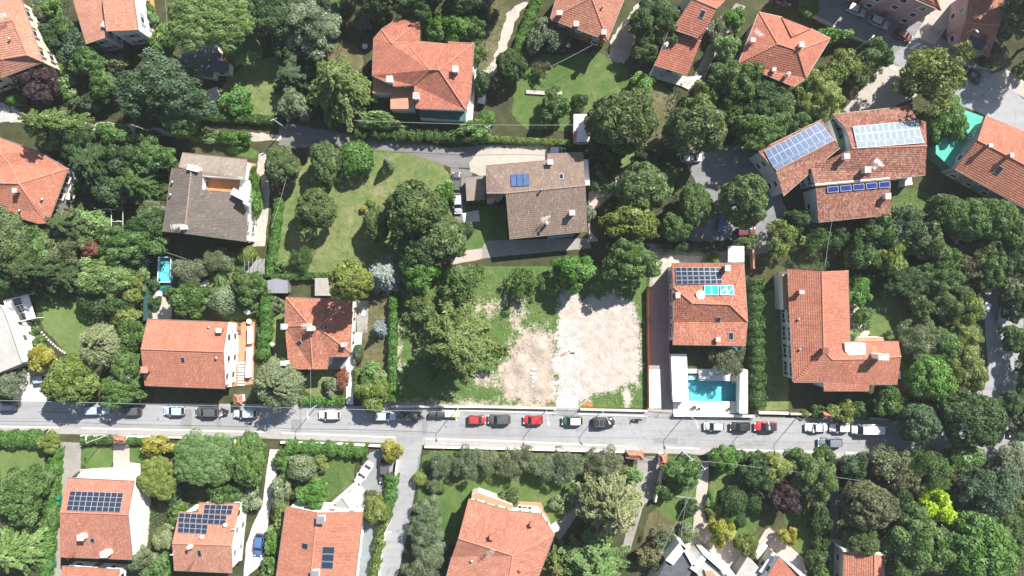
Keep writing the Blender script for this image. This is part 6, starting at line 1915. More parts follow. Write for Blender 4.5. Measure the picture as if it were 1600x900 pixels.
CC = dict(navy=(.02, .03, .07), silver=(.48, .50, .52), white=(.80, .80, .79), black=(.012, .012, .014), dgrey=(.07, .075, .08), red=(.48, .015, .02), blue=(.05, .13, .35), lblue=(.42, .52, .62),
  green=(.015, .09, .05), dred=(.14, .018, .018), bgrey=(.15, .19, .23), olive=(.07, .075, .06), ice=(.55, .62, .70))
STREET = 'cars parked along the street'
CARS = [  # x, y, heading in degrees (0 = front to the right, counter-clockwise), kind, colour, length px, label
 (8, 635, 180, 'hatch', 'navy', 35, 'dark car cut by the left edge on the street'),
 (150, 641, 1, 'wagon', 'lblue', 41, 'pale blue wagon in tree shade, left part of the street'),
 (203, 642, 180, 'hatch', 'dgrey', 36, 'dark car mostly hidden by the tree over the street'),
 (272, 642, 180, 'hatch', 'lblue', 34, 'light blue hatchback before the walled terrace house'),
 (323, 644, 180, 'suv', 'dgrey', 36, 'dark grey car beside the two scooters'),
 (383, 646, 180, 'hatch', 'ice', 38, 'pale blue car half in shade right of the scooters'),
 (515, 648.5, 180, 'wagon', 'white', 35, 'white car alone in the sun on the street'),
 (601, 650, 0, 'hatch', 'ice', 34, 'pale car under the yellow green street tree'),
 (639, 651, 180, 'suv', 'olive', 33, 'dull dark car left of the refuse containers'),
 (745, 656, 0, 'small', 'red', 29, 'bright red small car just right of the refuse containers'),
 (780, 655.5, 180, 'suv', 'dgrey', 36, 'dark grey car between the two red cars'),
 (833, 656.5, 180, 'small', 'red', 31, 'red car between the dark grey and the dark green car'),
 (894, 658, 180, 'small', 'green', 33, 'dark green small car with a white roof'),
 (943, 660, 0, 'suvr', 'black', 36, 'black car with roof bars beside the plot gate'),
 (1116, 666, 180, 'hatch', 'silver', 32, 'silver hatchback below the pool terrace'),
 (1157, 667, 180, 'hatch', 'black', 32, 'black car between the silver and the red one'),
 (1197, 667, 180, 'hatch', 'red', 36, 'red car with a black roof at the hedge end'),
 (1276, 668, 180, 'sedan', 'white', 35, 'left white car by the terracotta gate canopy'),
 (1313, 668.5, 180, 'hatch', 'white', 32, 'middle white car between white car and van'),
 (1356, 671, 180, 'van', 'white', 49, 'long white van, rightmost of the white vehicles'),
 (1298, 692, 180, 'hatch', 'bgrey', 39, 'blue grey car on the far side of the street'),
 (1597, 677, 180, 'wagon', 'black', 38, 'black car cut by the right edge on the street'),
 (713, 285, 88, 'hatch', 'dgrey', 33, 'dark grey car, upper one beside the carport'),
 (715.5, 318, 272, 'hatch', 'silver', 32, 'silver car, lower one beside the carport'),
 (753.5, 152, 80, 'hatch', 'navy', 30, 'dark blue car partly under a bush by the red villa'),
 (569, 738, 236, 'sedan', 'white', 40, 'white car parked askew in the grey yard'),
 (600, 737, 266, 'wagon', 'dgrey', 38, 'dark car in hedge shade beside the side street'),
 (404, 852, 264, 'hatch', 'blue', 36, 'dark blue car on the pale driveway'),
 (66, 592, 6, 'hatch', 'lblue', 32, 'light blue car under the yellow shrub'),
 (1080, 246, 2, 'wagon', 'white', 34, 'white car under trees at the top of the car park'),
 (1128, 345, 271, 'hatch', 'blue', 33, 'blue car between the car park trees'),
 (1165, 362, 3, 'hatch', 'dred', 32, 'dark red car in shade below the car park tree'),
 (1338, 15, -22, 'hatch', 'silver', 32, 'first silver car on the shaded north road'),
 (1374, 34, -24, 'wagon', 'silver', 34, 'second silver car on the shaded north road'),
 (1412, 55, -28, 'hatch', 'dred', 31, 'dark red car at the shaded road junction'),
 (1522, 118, -32, 'sedan', 'black', 36, 'black car right of the golden junction tree'),
 (870, 236, 0, 'hatch', 'navy', 28, 'dark car behind the brown tiled roof'),
 (1569, 490, 260, 'hatch', 'lblue', 32, 'light blue car under the right lane trees'),
 (1538, 484, 250, 'hatch', 'white', 30, 'white car almost hidden by the golden lane tree'),
 (1527, 630, 200, 'hatch', 'dgrey', 30, 'grey car half under the large dark street tree'),
 (753, 3, 170, 'hatch', 'navy', 28, 'dark car at the top edge in deep shade'),
]
for x, y, a, k, c, lp, lab in CARS:
    src = CARP[k]
    if k in used: o = copy_tree(src)
    else: o = src; used.add(k)
    p = U(x, y, .9); base_L = dict(hatch=4.0, small=3.55, wagon=4.4, sedan=4.5, suv=4.35, suvr=4.35, van=5.3)[k]
    s_ = lp / PPM / base_L * .985
    o.location = (p.x, p.y, .035); o.rotation_euler = (0, 0, math.radians(a)); o.scale = (s_, min(1.04, max(.96, s_)), 1)
    setcol(o, CC[c]); tag(o, lab, 'van' if k == 'van' else 'car', STREET if 625 < y < 700 else 'cars parked off the street')
    if k == 'van': o.name = 'parked_van'
    if 'white roof' in lab: setcol(o, CC['white'], {'roof_panel'})
    if 'black roof' in lab: setcol(o, CC['black'], {'roof_panel', 'pillars'})

# ---------------------------------------------------------------- scooters
def scooter(x, y, a, c, label):
    root = empty('scooter', U(x, y, .5) * 1); root.location.z = .035; root.rotation_euler = (0, 0, math.radians(a))
    m = MB()
    m.tube([(-.62, 0, .55), (-.4, 0, .62), (0, 0, .5), (.1, 0, .3), (.45, 0, .28)], [.10, .2, .2, .16, .12], 8); m.tube([(.45, 0, .3), (.55, 0, .95)], [.2, .12], 8)
    m.build('body', 'car_paint', root, smooth=True).color = (*CC[c], 1)
    MB().tube([(-.7, 0, .78), (-.3, 0, .84), (.12, 0, .76)], [.12, .17, .1], 8).build('seat', 'black_plastic', root, smooth=True)
    for x_ in (-.58, .68):
        MB().tube([(x_, -.06, .24), (x_, .06, .24)], .24, 12).build('wheel', 'tyre', root)
    MB().tube([(.45, -.36, 1.02), (.53, 0, 1.0), (.45, .36, 1.02)], .03, 6).build('handlebar', 'black_plastic', root)
    m = MB(); m.box((.66, 0, .5), (.3, .12, .06)); m.build('mudguard', 'car_paint', root).color = (*CC[c], 1)
    MB().box((.6, 0, .98), (.1, .14, .1)).build('headlight', 'lamp_clear', root)
    MB().box((-.85, 0, .85), (.3, .32, .26)).build('top_case', 'black_plastic', root)
    tag(root, label, 'scooter', 'scooters parked between the cars')
scooter(350.5, 640, 160, 'dgrey', 'dark scooter nearer the wall between two parked cars')
scooter(350, 647.5, 200, 'white', 'white scooter nearer the roadway between two parked cars')
scooter(994, 656, 185, 'black', 'black scooter alone right of the plot gate')

# ---------------------------------------------------------------- refuse containers
def container(x, y, lid, label, w=1.3, d=1.15, h=1.15, body='green_plastic', a=0.):
    p = U(x, y, h); root = empty('refuse_container', (p.x, p.y, .02)); root.rotation_euler = (0, 0, a)
    MB().box((0, 0, h * .5), (w * .86, d * .82, h * .86), 0, 0, 1.12).build('bin_body', body, root)
    m = MB(); n = 7
    for i in range(n):
        t = i / (n - 1); y_ = (t - .5) * d; z_ = h * .93 + .2 * math.sin(math.pi * t)
        m.v += [(-w / 2, y_, z_), (w / 2, y_, z_)]
        if i: k = 2 * i; m.f.append((k - 2, k - 1, k + 1, k)); m.mi.append(0); m.uv.append(None)
    m.quad([(-w / 2, -d / 2, h * .88), (w / 2, -d / 2, h * .88), (w / 2, -d / 2, h * .93), (-w / 2, -d / 2, h * .93)])
    m.build('lid', lid, root)
    for sx in (-1, 1):
        for sy in (-1, 1): MB().tube([(sx * w * .36, sy * d * .3, .0), (sx * w * .36, sy * d * .3, .14)], .07, 8).build('wheel', 'tyre', root)
    tag(root, label, 'bin', 'refuse containers')
plain('lid_white', (.75, .76, .74), .5); plain('lid_yellow', (.74, .70, .30), .5); plain('lid_dark', (.05, .06, .06), .5); plain('lid_strong_yellow', (.75, .55, .03), .5)
container(676, 648, 'lid_dark', 'dark lidded container in shade, leftmost of four on the street')
container(688.5, 648.5, 'lid_dark', 'dark lidded container left of the white lidded one', body='black_plastic')
container(701, 646.5, 'lid_white', 'white lidded container on the street', 1.45, 1.3)
container(712.8, 647, 'lid_yellow', 'cream yellow lidded container at the lamp post', 1.4, 1.25)
container(1423, 713, 'lid_strong_yellow', 'strong yellow container by the south kerb', 1.4, 1.2)
container(1434, 714, 'lid_white', 'pale container right of the strong yellow one', 1.3, 1.2)
container(88, 779, 'green_plastic', 'upper green bin by the left driveway hedge', 1.2, .9)
container(87.5, 788, 'green_plastic', 'lower green bin by the left driveway hedge', 1.1, .9)
container(80, 882, 'green_plastic', 'green bin alone at the bottom of the left driveway', .8, .7)
container(1163, 893, 'green_plastic', 'green bin on the flat annex roof edge at the bottom', 1.1, 1.0)

# ---------------------------------------------------------------- lamps, poles and wires
def lamp(x, y, h, ax, ay, label, head=(.62, .26)):
    """base where it stands, arm towards (ax, ay) metres"""
    p = U(x, y); root = empty('street_lamp', p)
    MB().tube([(0, 0, 0), (0, 0, h * .5), (0, 0, h)], [.085, .07, .05], 8).build('pole', 'metal_pale', root)
    MB().tube([(0, 0, 0), (0, 0, .35)], .13, 8).build('base', 'metal_grey', root)
    MB().tube([(0, 0, h - .1), (ax * .5, ay * .5, h + .18), (ax, ay, h + .2)], [.05, .045, .04], 6).build('arm', 'metal_pale', root)
    a = math.atan2(ay, ax); m = MB().box((ax * 1.08, ay * 1.08, h + .2), (*head, .14), a, 0, .8)
    hd = m.build('lamp_head', 'white_paint', root)
    MB().box((ax * 1.08, ay * 1.08, h + .12), (head[0] * .7, head[1] * .7, .05), a).build('lens', 'lamp_clear', hd)
    tag(root, label, 'street lamp', 'street lamps')
lamp(497, 632, 7.0, .1, -1.1, 'street lamp near the lone white car')
lamp(717, 635, 7.0, .1, -1.1, 'street lamp behind the refuse containers')
lamp(853, 641, 7.0, .1, -1.1, 'street lamp between the red and the green car')
lamp(940, 641, 7.0, .5, -1.0, 'street lamp beside the black car with roof bars')
lamp(1072, 646, 7.0, .3, -1.1, 'street lamp below the pool terrace')
lamp(1180, 648, 7.0, .1, -1.1, 'street lamp at the tall hedge end')
lamp(1245, 652, 7.0, .1, -1.1, 'street lamp left of the white parked cars')
lamp(171, 679, 7.4, .1, .9, 'street lamp over the lower left hedge')
lamp(391, 684, 7.4, .1, .9, 'street lamp over the umbrella pine side of the street')
lamp(612, 812, 7.0, .9, .1, 'street lamp on the side street')
lamp(1330, 82, 7.0, .5, .5, 'street lamp left of the north road stop line')
lamp(1484, 66, 7.0, .5, -.5, 'street lamp before the shaded town house')
lamp(1560, 104, 7.0, .6, -.2, 'street lamp right of the shaded town house')
lamp(243, 210, 6.5, -.9, .3, 'lane lamp below the wide dark tree')
def pole(x, y, h, label, mat='pale_concrete', r=.14):
    root = empty('utility_pole', U(x, y))
    MB().tube([(0, 0, 0), (0, 0, h)], [r, r * .65], 8).build('pole', mat, root)
    MB().box((0, 0, h - .35), (1.3, .1, .1), .4).build('cross_arm', 'metal_grey', root)
    for k in (-.5, 0, .5): MB().tube([(k * math.cos(.4), k * math.sin(.4), h - .3), (k * math.cos(.4), k * math.sin(.4), h - .1)], .05, 6).build('insulator', 'white_paint', root)
    tag(root, label, 'pole')
pole(1067, 705, 7.0, 'left pale utility pole by the pink path entrance', 'metal_pale', .17)
pole(1085, 717.5, 7.5, 'right pale utility pole by the pink path entrance', 'metal_pale', .17)
pole(1329, 745, 5.0, 'pale utility pole among the lower right trees', 'metal_pale', .15)
pole(446, 200, 7.0, 'concrete utility pole at the end of the gravel lane')
pole(766, 208, 6.0, 'concrete utility pole at the yellow green hedge')
pole(257, 95, 7.0, 'utility pole left of the umbrella pine', 'wood_grey')
def wire(label, pts, z, sag=.35, r=.026, mat='wire_mat'):
    m = MB(); P = [U(p[0], p[1], p[2] if len(p) > 2 else z) for p in pts]; o = P[0].copy()
    for a, b in zip(P, P[1:]):
        m.tube([a.lerp(b, t) - Vector((0, 0, sag * 4 * t * (1 - t))) for t in np.linspace(0, 1, 9)], r, 5)
    tag(m.build('overhead_wire', mat, None), label, 'wire', 'overhead wires')
wire('pale wire along the street over the parked cars', [(-40, 625), (230, 631.5), (479, 638), (712, 644)], 6.8, .2, .036)
wire('pale wire along the lane hedge below the red villa', [(553, 188), (762, 195), (897, 195)], 6, .25, .034)
wire('wire over the narrow two part house', [(1044, 50), (1022, 103), (1000, 153)], 6.5, .1)
wire('wire from the solar house down to the L shaped house', [(1300, 346), (1290, 413)], 6.2, .2)
wire('left wire from the utility poles to the white modern house', [(1081, 719), (1063, 850)], 6.3, .3)
wire('diagonal wire from the utility poles over the scrub', [(1103, 730), (1030, 870)], 6.3, .4)
wire('wire from the utility poles towards the lower right wood', [(1081, 719), (1190, 731), (1344, 751)], 5.5, .4)
wire('thin wire from the tree shaded roof house to the street wire', [(485, 577), (485, 638)], 6.0, .2, .025)
wire('wire at the top left along the umbrella pine', [(257, -10), (261, 50), (225, 84)], 7, .3)
wire('wire crossing the dry lawn corner', [(449, 272), (424, 356)], 6, .3, .03)
wire('short wire above the small pool', [(243, 389), (292, 405)], 5, .2, .03)
wire('wire from the weathered roof over the green lawn', [(926, 70), (860, 104)], 5, .3, .03)
wire('dark wire over the road junction', [(1500, 100), (1556, 110)], 6, .1, .03, 'railing')

# ---------------------------------------------------------------- garden walls and fences
def wall(label, pts, width, h, mat, coping=None, name='garden_wall', cat='wall'):
    P = [U(*p) for p in pts]; root = empty(name, (P[0].x, P[0].y, 0)); o = P[0]
    m = MB().prism(ribbon(P, width), 0, h); m.build('wall_body', mat, root, (o.x, o.y, 0))
    if coping: MB().prism(ribbon(P, width + .08), h, h + .07).build('coping', coping, root, (o.x, o.y, 0))
    tag(root, label, cat)
def fence(label, pts, h, mat, panel=None, step=2.0, r=.035, name='fence'):
    P = [U(*p) for p in pts]; o = P[0]; root = empty(name, (o.x, o.y, 0)); oo = (o.x, o.y, 0)
    for a, b in zip(P, P[1:]):
        n = max(1, int((b - a).length / step))
        for k in range(n + 1):
            q = a.lerp(b, k / n); MB().tube([(q.x, q.y, 0), (q.x, q.y, h)], r, 6).build('post', mat, root, oo)
        for z in (h * .12, h * .95): MB().tube([(a.x, a.y, z), (b.x, b.y, z)], r * .6, 5).build('rail', mat, root, oo)
        if panel:
            d = (b - a).normalized(); nn = Vector((-d.y, d.x, 0)) * .012
            mm = MB(); mm.prism([tuple((a + nn)[:2]), tuple((b + nn)[:2]), tuple((b - nn)[:2]), tuple((a - nn)[:2])], h * .06, h * .97); mm.build('panel', panel, root, oo)
        else:
            mm = MB(); k = int((b - a).length / .16)
            for i in range(k): q = a.lerp(b, (i + .5) / k); mm.tube([(q.x, q.y, h * .12), (q.x, q.y, h * .95)], .012, 4)
            mm.build('bars', mat, root, oo)
    tag(root, label, 'fence')
wall('long low wall with pale coping along the cleared plot', [(612, 634), (745, 634.5), (868, 637)], .3, .8, 'stone', 'pale_concrete')
wall('low wall with pale coping right of the plot gate', [(906, 638.5), (1010, 641)], .3, .8, 'stone', 'pale_concrete')
wall('white south pavement wall before the olive row', [(664, 697), (800, 700), (976, 705)], .3, .7, 'white_wall', 'white_paint')
wall('white pavement wall of the rough garden', [(440, 690), (520, 692), (600, 696)], .3, .7, 'white_wall', 'white_paint')
wall('pale south pavement wall at left of the street', [(128, 680), (230, 682), (320, 684)], .25, .6, 'pale_concrete')
wall('white wall on the left of the side street', [(622, 718), (619, 742)], .3, 1.2, 'white_wall')
wall('white wall beside the lower side street', [(608, 802), (598, 860), (592, 905)], .25, 1.0, 'white_wall')
wall('pale wall beside the gate drive', [(1034, 726), (1021, 780)], .35, 1.9, 'pale_concrete')
wall('pink wall right of the white gazebo', [(1172, 390), (1173.5, 420)], .35, 1.8, 'terracotta')
wall('pink wall above the white gazebo', [(1142, 383), (1172, 381)], .35, 1.6, 'terracotta')
wall('old pinkish stone edging on the green lawn', [(822, 144), (850, 146), (878, 146)], .7, .35, 'stone', None, 'stone_edging', 'edging')
wall('street wall in front of the L shaped house', [(1232, 645.5), (1285, 646.5), (1390, 655)], .3, .9, 'stone', 'concrete')
wall('pale street wall by the tall hedge', [(1184, 644), (1230, 645)], .5, .7, 'pale_concrete')
wall('white kerb wall of the dark parked car yard', [(618, 745), (612, 790)], .2, .7, 'white_wall')
wall('low wall along the shaded north road', [(1258, 20), (1330, 60), (1372, 76)], .4, .8, 'concrete')
wall('white edging of the pale driveway hedge', [(86, 715), (82, 800), (78, 860)], .2, .4, 'pale_concrete')
fence('dark railing fence along the side street olives', [(661, 706), (656, 750), (648, 800), (640, 836)], 1.4, 'railing')
fence('teal green mesh fence beside the small pool', [(234, 405), (233, 450), (232, 500)], 2.0, 'teal_wall', 'teal_wall')
fence('orange site fence along the cleared plot', [(1010, 450), (1011, 545), (1012, 636)], 1.6, 'rust', 'orange_plastic')
fence('dark gate with bars at the cleared plot entrance', [(870, 640), (903, 641)], 1.5, 'railing', None, 1.6, .04, 'gate')
fence('dark sliding gate of the pool house drive', [(1014, 642), (1050, 645)], 1.5, 'railing', None, 1.6, .04, 'gate')
fence('dark gate of the paved court at the shaded junction', [(1452, 46), (1476, 60)], 1.5, 'railing', None, 1.6, .04, 'gate')
fence('dark gate between the two orange gate canopies', [(1006, 712), (1030, 717)], 1.5, 'railing', None, 1.6, .04, 'gate')
fence('thin wire fence across the thin garden left of the cedar', [(658, 490), (656, 545)], 1.0, 'wood_grey', None, 2.0, .03)
fence('low rail fence between the two small lawns', [(1025, 771), (1086, 778)], .7, 'white_paint', None, 2.0, .03)

# ---------------------------------------------------------------- the pool terrace
root = empty('swimming_pool', U(1113, 610)); O = U(1113, 610)
def pooltop(name, px, z0, z1, mat, side=None, r=root): return slab(name, px, z0, z1, mat, r, O, side)
a, b = U(1075, 583), U(1153.5, 628)
m = MB(); zf = -1.5
m.quad([(a.x, b.y, zf), (b.x, b.y, zf), (b.x, a.y, zf), (a.x, a.y, zf)])
for p, q in (((a.x, a.y), (b.x, a.y)), ((b.x, a.y), (b.x, b.y)), ((b.x, b.y), (a.x, b.y)), ((a.x, b.y), (a.x, a.y))): m.quad([(*p, zf), (*q, zf), (*q, .02), (*p, .02)])
m.build('basin', 'pool_tile', root, O)
pooltop('pool_step', [(1075.5, 585), (1090, 585), (1090, 593.5), (1075.5, 593.5)], -1.49, -.55, 'white_deck')
m = MB(); m.quad([(a.x, b.y, -.12), (b.x, b.y, -.12), (b.x, a.y, -.12), (a.x, a.y, -.12)]); m.build('water', 'pool_water', root, O)
pooltop('deck', [(1092, 576.5), (1154, 576.5), (1154, 595.5), (1092, 594.5)], -1.45, .22, 'white_deck')
pooltop('deck', [(1073, 576.5), (1092, 576.5), (1092, 583.2), (1073, 583.2)], -.02, .22, 'white_deck')
pooltop('deck', [(1052, 626.5), (1153.5, 627.5), (1153.5, 646), (1052, 646)], -.02, .222, 'white_deck')
tag(root, 'turquoise swimming pool set in a white deck', 'pool')
root = empty('pool_pavilion', U(1062, 590)); O = U(1062, 590)
pooltop('roof', [(1048.5, 553), (1073, 553), (1076, 627.5), (1051.5, 627.5)], 2.4, 2.62, 'white_paint', None, root)
pooltop('wall_body', [(1050, 555), (1072, 555), (1074.5, 626), (1053, 626)], 0, 2.39, 'blue_white_wall', None, root)
for y in (565, 585, 605, 622): pooltop('wall_lamp', [(1049.2, y), (1050.4, y), (1050.4, y + 2), (1049.2, y + 2)], 1.5, 1.8, 'metal_grey', None, root)
tag(root, 'long white flat roofed pavilion left of the pool', 'pavilion')
root = empty('pool_wall', U(1160, 610)); O = U(1160, 610)
pooltop('wall_body', [(1156.5, 577), (1168.5, 578), (1168.5, 646), (1155.5, 646)], 0, 2.3, 'white_wall', None, root)
for k in range(7): pooltop('stain_ledge', [(1166, 582 + k * 9), (1168.2, 582 + k * 9), (1168.2, 586 + k * 9), (1166.6, 586 + k * 9)], 2.3, 2.36, 'pale_concrete', None, root)
tag(root, 'thick white wall right of the pool', 'wall')
wall('white street wall below the pool deck', [(1051, 647.5), (1110, 648), (1176, 649)], .35, 1.0, 'white_wall', 'white_paint')
def lounger(x, y, a, label, mat='white_paint'):
    root = empty('sun_lounger', U(x, y)); root.location.z = .225; root.rotation_euler = (0, 0, a)
    MB().box((-.2, 0, .32), (1.3, .6, .1)).build('seat', mat, root)
    m = MB(); m.quad([(.45, -.3, .32), (1.0, -.3, .72), (1.0, .3, .72), (.45, .3, .32)]); m.quad([(.45, -.3, .26), (1.0, -.3, .66), (1.0, .3, .66), (.45, .3, .26)][::-1]); m.build('backrest', mat, root)
    for sx in (-.75, .35):
        for sy in (-.25, .25): MB().box((sx, sy, .135), (.05, .05, .27)).build('leg', 'metal_grey', root)
    tag(root, label, 'sun lounger', 'pool loungers')
lounger(1099, 589, 0, 'white sun lounger at the left of the upper pool deck'); lounger(1126, 583, .3, 'sun lounger in olive shade on the pool deck', 'blue_white_wall')
def potted(x, y, label, c='g', z=.22, sc=.4):
    root = empty('potted_plant', U(x, y)); root.location.z = z
    MB().tube([(0, 0, 0), (0, 0, .4)], [.18, .25], 10).build('pot', 'terracotta', root)
    f = link('foliage', PROTO['S'][0][0], root, (0, 0, .25)); f.scale = (sc, sc, sc); f.color = (*LEAFC[c], 1)
    tag(root, label, 'plant', 'potted plants')
potted(1083, 636, 'left potted plant on the lower pool deck', 'yg'); potted(1091, 638, 'second potted plant on the lower pool deck', 'gg', sc=.25); potted(1138, 638, 'right potted plant on the lower pool deck', 'yg', sc=.35)

# white gazebo
p = U(1151, 397, 2.6); root = empty('gazebo', (p.x, p.y, 0)); m = MB(); w_ = 1.55
for sx, sy in ((-1, -1), (1, -1), (1, 1), (-1, 1)): MB().tube([(sx * w_ * .95, sy * w_ * .95, 0), (sx * w_ * .95, sy * w_ * .95, 2.3)], .05, 6).build('post', 'metal_pale', root)
C4 = [(-w_, -w_, 2.3), (w_, -w_, 2.3), (w_, w_, 2.3), (-w_, w_, 2.3)]
for i in range(4): m.quad([C4[i], C4[(i + 1) % 4], (0, 0, 3.1)]); m.quad([(*C4[i][:2], 2.1), (*C4[(i + 1) % 4][:2], 2.1), C4[(i + 1) % 4], C4[i]])
m.build('canopy', 'white_paint', root); tag(root, 'white square garden gazebo with a pitched canopy', 'gazebo')

# conservatory
O = U(30, 482); root = empty('conservatory', O)
cs = [(6, 470), (44, 460), (55, 497), (18, 505)]
for i in range(4):
    A, B = U(*cs[i], 2.6), U(*cs[(i + 1) % 4], 2.6)
    MB().tube([(A.x, A.y, 0), (A.x, A.y, 2.6)], .09, 4).build('post', 'white_paint', root, O); MB().tube([A, B], .10, 4).build('beam', 'white_paint', root, O)
    m = MB(); m.quad([(A.x, A.y, .1), (B.x, B.y, .1), (B.x, B.y, 2.5), (A.x, A.y, 2.5)]); m.build('pane', 'pane_glass', root, O)
def cp(u_, v_, z): 
    A = U(*cs[0], z).lerp(U(*cs[1], z), u_); B = U(*cs[3], z).lerp(U(*cs[2], z), u_); return A.lerp(B, v_)
for i in range(3):
    for j in range(3):
        q = [cp(i / 3 + .02, j / 3 + .02, 2.66), cp((i + 1) / 3 - .02, j / 3 + .02, 2.66), cp((i + 1) / 3 - .02, (j + 1) / 3 - .02, 2.66), cp(i / 3 + .02, (j + 1) / 3 - .02, 2.66)]
        m = MB(); m.quad(q)
        m.build('roof_pane', 'white_paint' if i != 1 and not (i == 2 and j < 0) else 'pane_glass', root, O)
for k in (1, 2):
    MB().tube([cp(k / 3, 0, 2.7), cp(k / 3, 1, 2.7)], .08, 4).build('beam', 'white_paint', root, O); MB().tube([cp(0, k / 3, 2.7), cp(1, k / 3, 2.7)], .08, 4).build('beam', 'white_paint', root, O)
for j in range(3):
    m = MB(); q = cp(.5, (j + .5) / 3, .45); m.box((q.x, q.y, .3), (1.1, .9, .5), .3); m.build('bench', ('grey_wall', 'white_paint', 'blue_white_wall')[j], root, O)
tag(root, 'white glazed conservatory beside the mown lawn', 'conservatory')
# stepping stones
path = struct(empty('stepping_stone_path', U(75, 525)), 'structure', 'curved path of pale stepping stones on the mown lawn')
for k in range(15):
    t = k / 14; x = 51 + 50 * t; y = 501 + 50 * t + 5 * math.sin(t * 3.1); p = U(x, y) - U(75, 525)
    MB().box((p.x, p.y, .03), (.36, .36, .07), -.75 + random.uniform(-.12, .12)).build('stepping_stone', 'pale_concrete', path)

# small frame pool
O = U(256, 422); root = empty('frame_pool', O)
cs = [(247.5, 402), (267, 402), (265.5, 441), (246, 441)]
P = [U(*c, 1.0) for c in cs]
outer = [(q.x, q.y) for q in P]
for i in range(4):
    A, B = P[i], P[(i + 1) % 4]; d = (B - A).normalized(); nn = Vector((-d.y, d.x, 0)) * .06
    MB().prism([tuple((A + nn)[:2]), tuple((B + nn)[:2]), tuple((B - nn)[:2]), tuple((A - nn)[:2])], 0, 1.0).build('side_wall', 'pool_tile', root, O)
    MB().tube([A, B], .075, 6).build('top_rail', 'white_paint', root, O)
    MB().tube([(A.x, A.y, 0), (A.x, A.y, 1.0)], .05, 6).build('leg', 'white_paint', root, O)
m = MB(); m.quad([(*q, .15) for q in outer][::-1]); m.build('liner', 'pool_tile', root, O)
m = MB(); m.quad([(*q, .82) for q in outer][::-1]); m.build('water', 'pool_water', root, O)
tag(root, 'small turquoise frame pool with white rails', 'pool')
def tarp(x, y, w, l, a, mat, label, name='tarpaulin', cat='tarpaulin', z=.05):
    rg = random.Random(int(x)); n = 7; m = MB()
    for i in range(n):
        for j in range(n): m.v.append(((i / (n - 1) - .5) * w * rg.uniform(.93, 1.07), (j / (n - 1) - .5) * l * rg.uniform(.93, 1.07), z + rg.uniform(0, .14)))
    for i in range(n - 1):
        for j in range(n - 1): k = i * n + j; m.f.append((k, k + n, k + n + 1, k + 1)); m.mi.append(0); m.uv.append(None)
    o = m.build(name, mat, None, smooth=True); p = U(x, y); o.location = p; o.rotation_euler = (0, 0, a); tag(o, label, cat)
tarp(259, 451, 2.3, 1.5, .15, 'blue_tarp', 'crumpled blue tarpaulin below the small frame pool')
tarp(255, 447, 2.0, .9, .2, 'green_plastic', 'crumpled green cover next to the blue tarpaulin', z=.16)
tarp(250, 459, 2.2, .8, 0, 'white_paint', 'white sheet on the gravel below the blue tarpaulin')
tarp(320, 443, 1.9, .9, .5, 'white_paint', 'white cloth in the small garden beside the feathery plant')
tarp(325, 466, 1.1, 1.3, .5, 'white_paint', 'white cloth left of the blue grey round bush')
tarp(914, 632, .9, .6, .3, 'orange_plastic', 'orange mesh heap on the left by the plot wall')
tarp(922, 632, 1.0, .7, -.3, 'orange_plastic', 'orange mesh heap on the right by the plot wall')
tarp(856, 626, .9, .7, .2, 'orange_plastic', 'small orange heap left of the plot entrance')
tarp(568, 487, .8, 1.6, 0, 'blue_white_wall', 'pale blue sheet on the paved strip in the narrow garden')
tarp(579, 327, .9, .7, .3, 'teal_sheet', 'green toy on the dry lawn beside a tiny bush', 'garden_toy', 'toy')
tarp(1145, 545, 1.6, .9, .2, 'teal_sheet', 'teal cloth by the olive at the pool')
def parasol(x, y, r_, label, h=2.2, mat='white_paint'):
    p = U(x, y, h); root = empty('parasol', (p.x, p.y, 0))
    MB().tube([(0, 0, 0), (0, 0, h + .3)], .04, 6).build('pole', 'metal_pale', root)
    MB().tube([(0, 0, 0), (0, 0, .12)], .3, 10).build('base', 'concrete', root)
    m = MB(); n = 8
    for i in range(n):
        a_, b_ = 2 * math.pi * i / n, 2 * math.pi * (i + 1) / n
        m.quad([(r_ * math.cos(a_), r_ * math.sin(a_), h - .25), (r_ * math.cos(b_), r_ * math.sin(b_), h - .25), (0, 0, h + .25)])
    m.build('canopy', mat, root); tag(root, label, 'parasol')
parasol(386, 485, .85, 'small white parasol beside the long hedge')
parasol(424, 539, .5, 'tiny white parasol between hedge and red roof', 1.2)
def table(x, y, r_, label, mat='white_paint', h=.72, top=.05):
    p = U(x, y, h); root = empty('garden_table', (p.x, p.y, 0))
    MB().tube([(0, 0, h - top), (0, 0, h)], r_, 16).build('table_top', mat, root)
    for k in range(3): a_ = k * 2.094; MB().tube([(r_ * .6 * math.cos(a_), r_ * .6 * math.sin(a_), 0), (r_ * .3 * math.cos(a_), r_ * .3 * math.sin(a_), h - top)], .03, 5).build('leg', 'metal_grey', root)
    tag(root, label, 'table')
table(570, 72, .55, 'round pale blue table left of the red villa', 'blue_white_wall')
table(389, 502, .5, 'round white table at the terrace house corner')
def bench_set(x, y, a, label):
    root = empty('picnic_table', U(x, y)); root.rotation_euler = (0, 0, a)
    for k in range(5): MB().box((0, -.36 + k * .18, .74), (1.9, .15, .05)).build('plank', 'wood', root)
    for s_ in (-1, 1):
        MB().box((0, s_ * .85, .45), (1.9, .28, .05)).build('bench', 'wood', root)
        MB().box((s_ * .7, 0, .36), (.08, 1.7, .08)).build('brace', 'wood', root)
        for t in (-1, 1): MB().tube([(s_ * .7, t * .7, 0), (s_ * .7, t * .25, .72)], .05, 4).build('leg', 'wood', root)
    tag(root, label, 'picnic table')
bench_set(1424, 496, 1.5, 'left dark wooden picnic table on the garden lawn'); bench_set(1434, 497, 1.5, 'right grey wooden picnic table under the lawn tree')
bench_set(371, 512.5, 0, 'wooden table on the walled terrace')
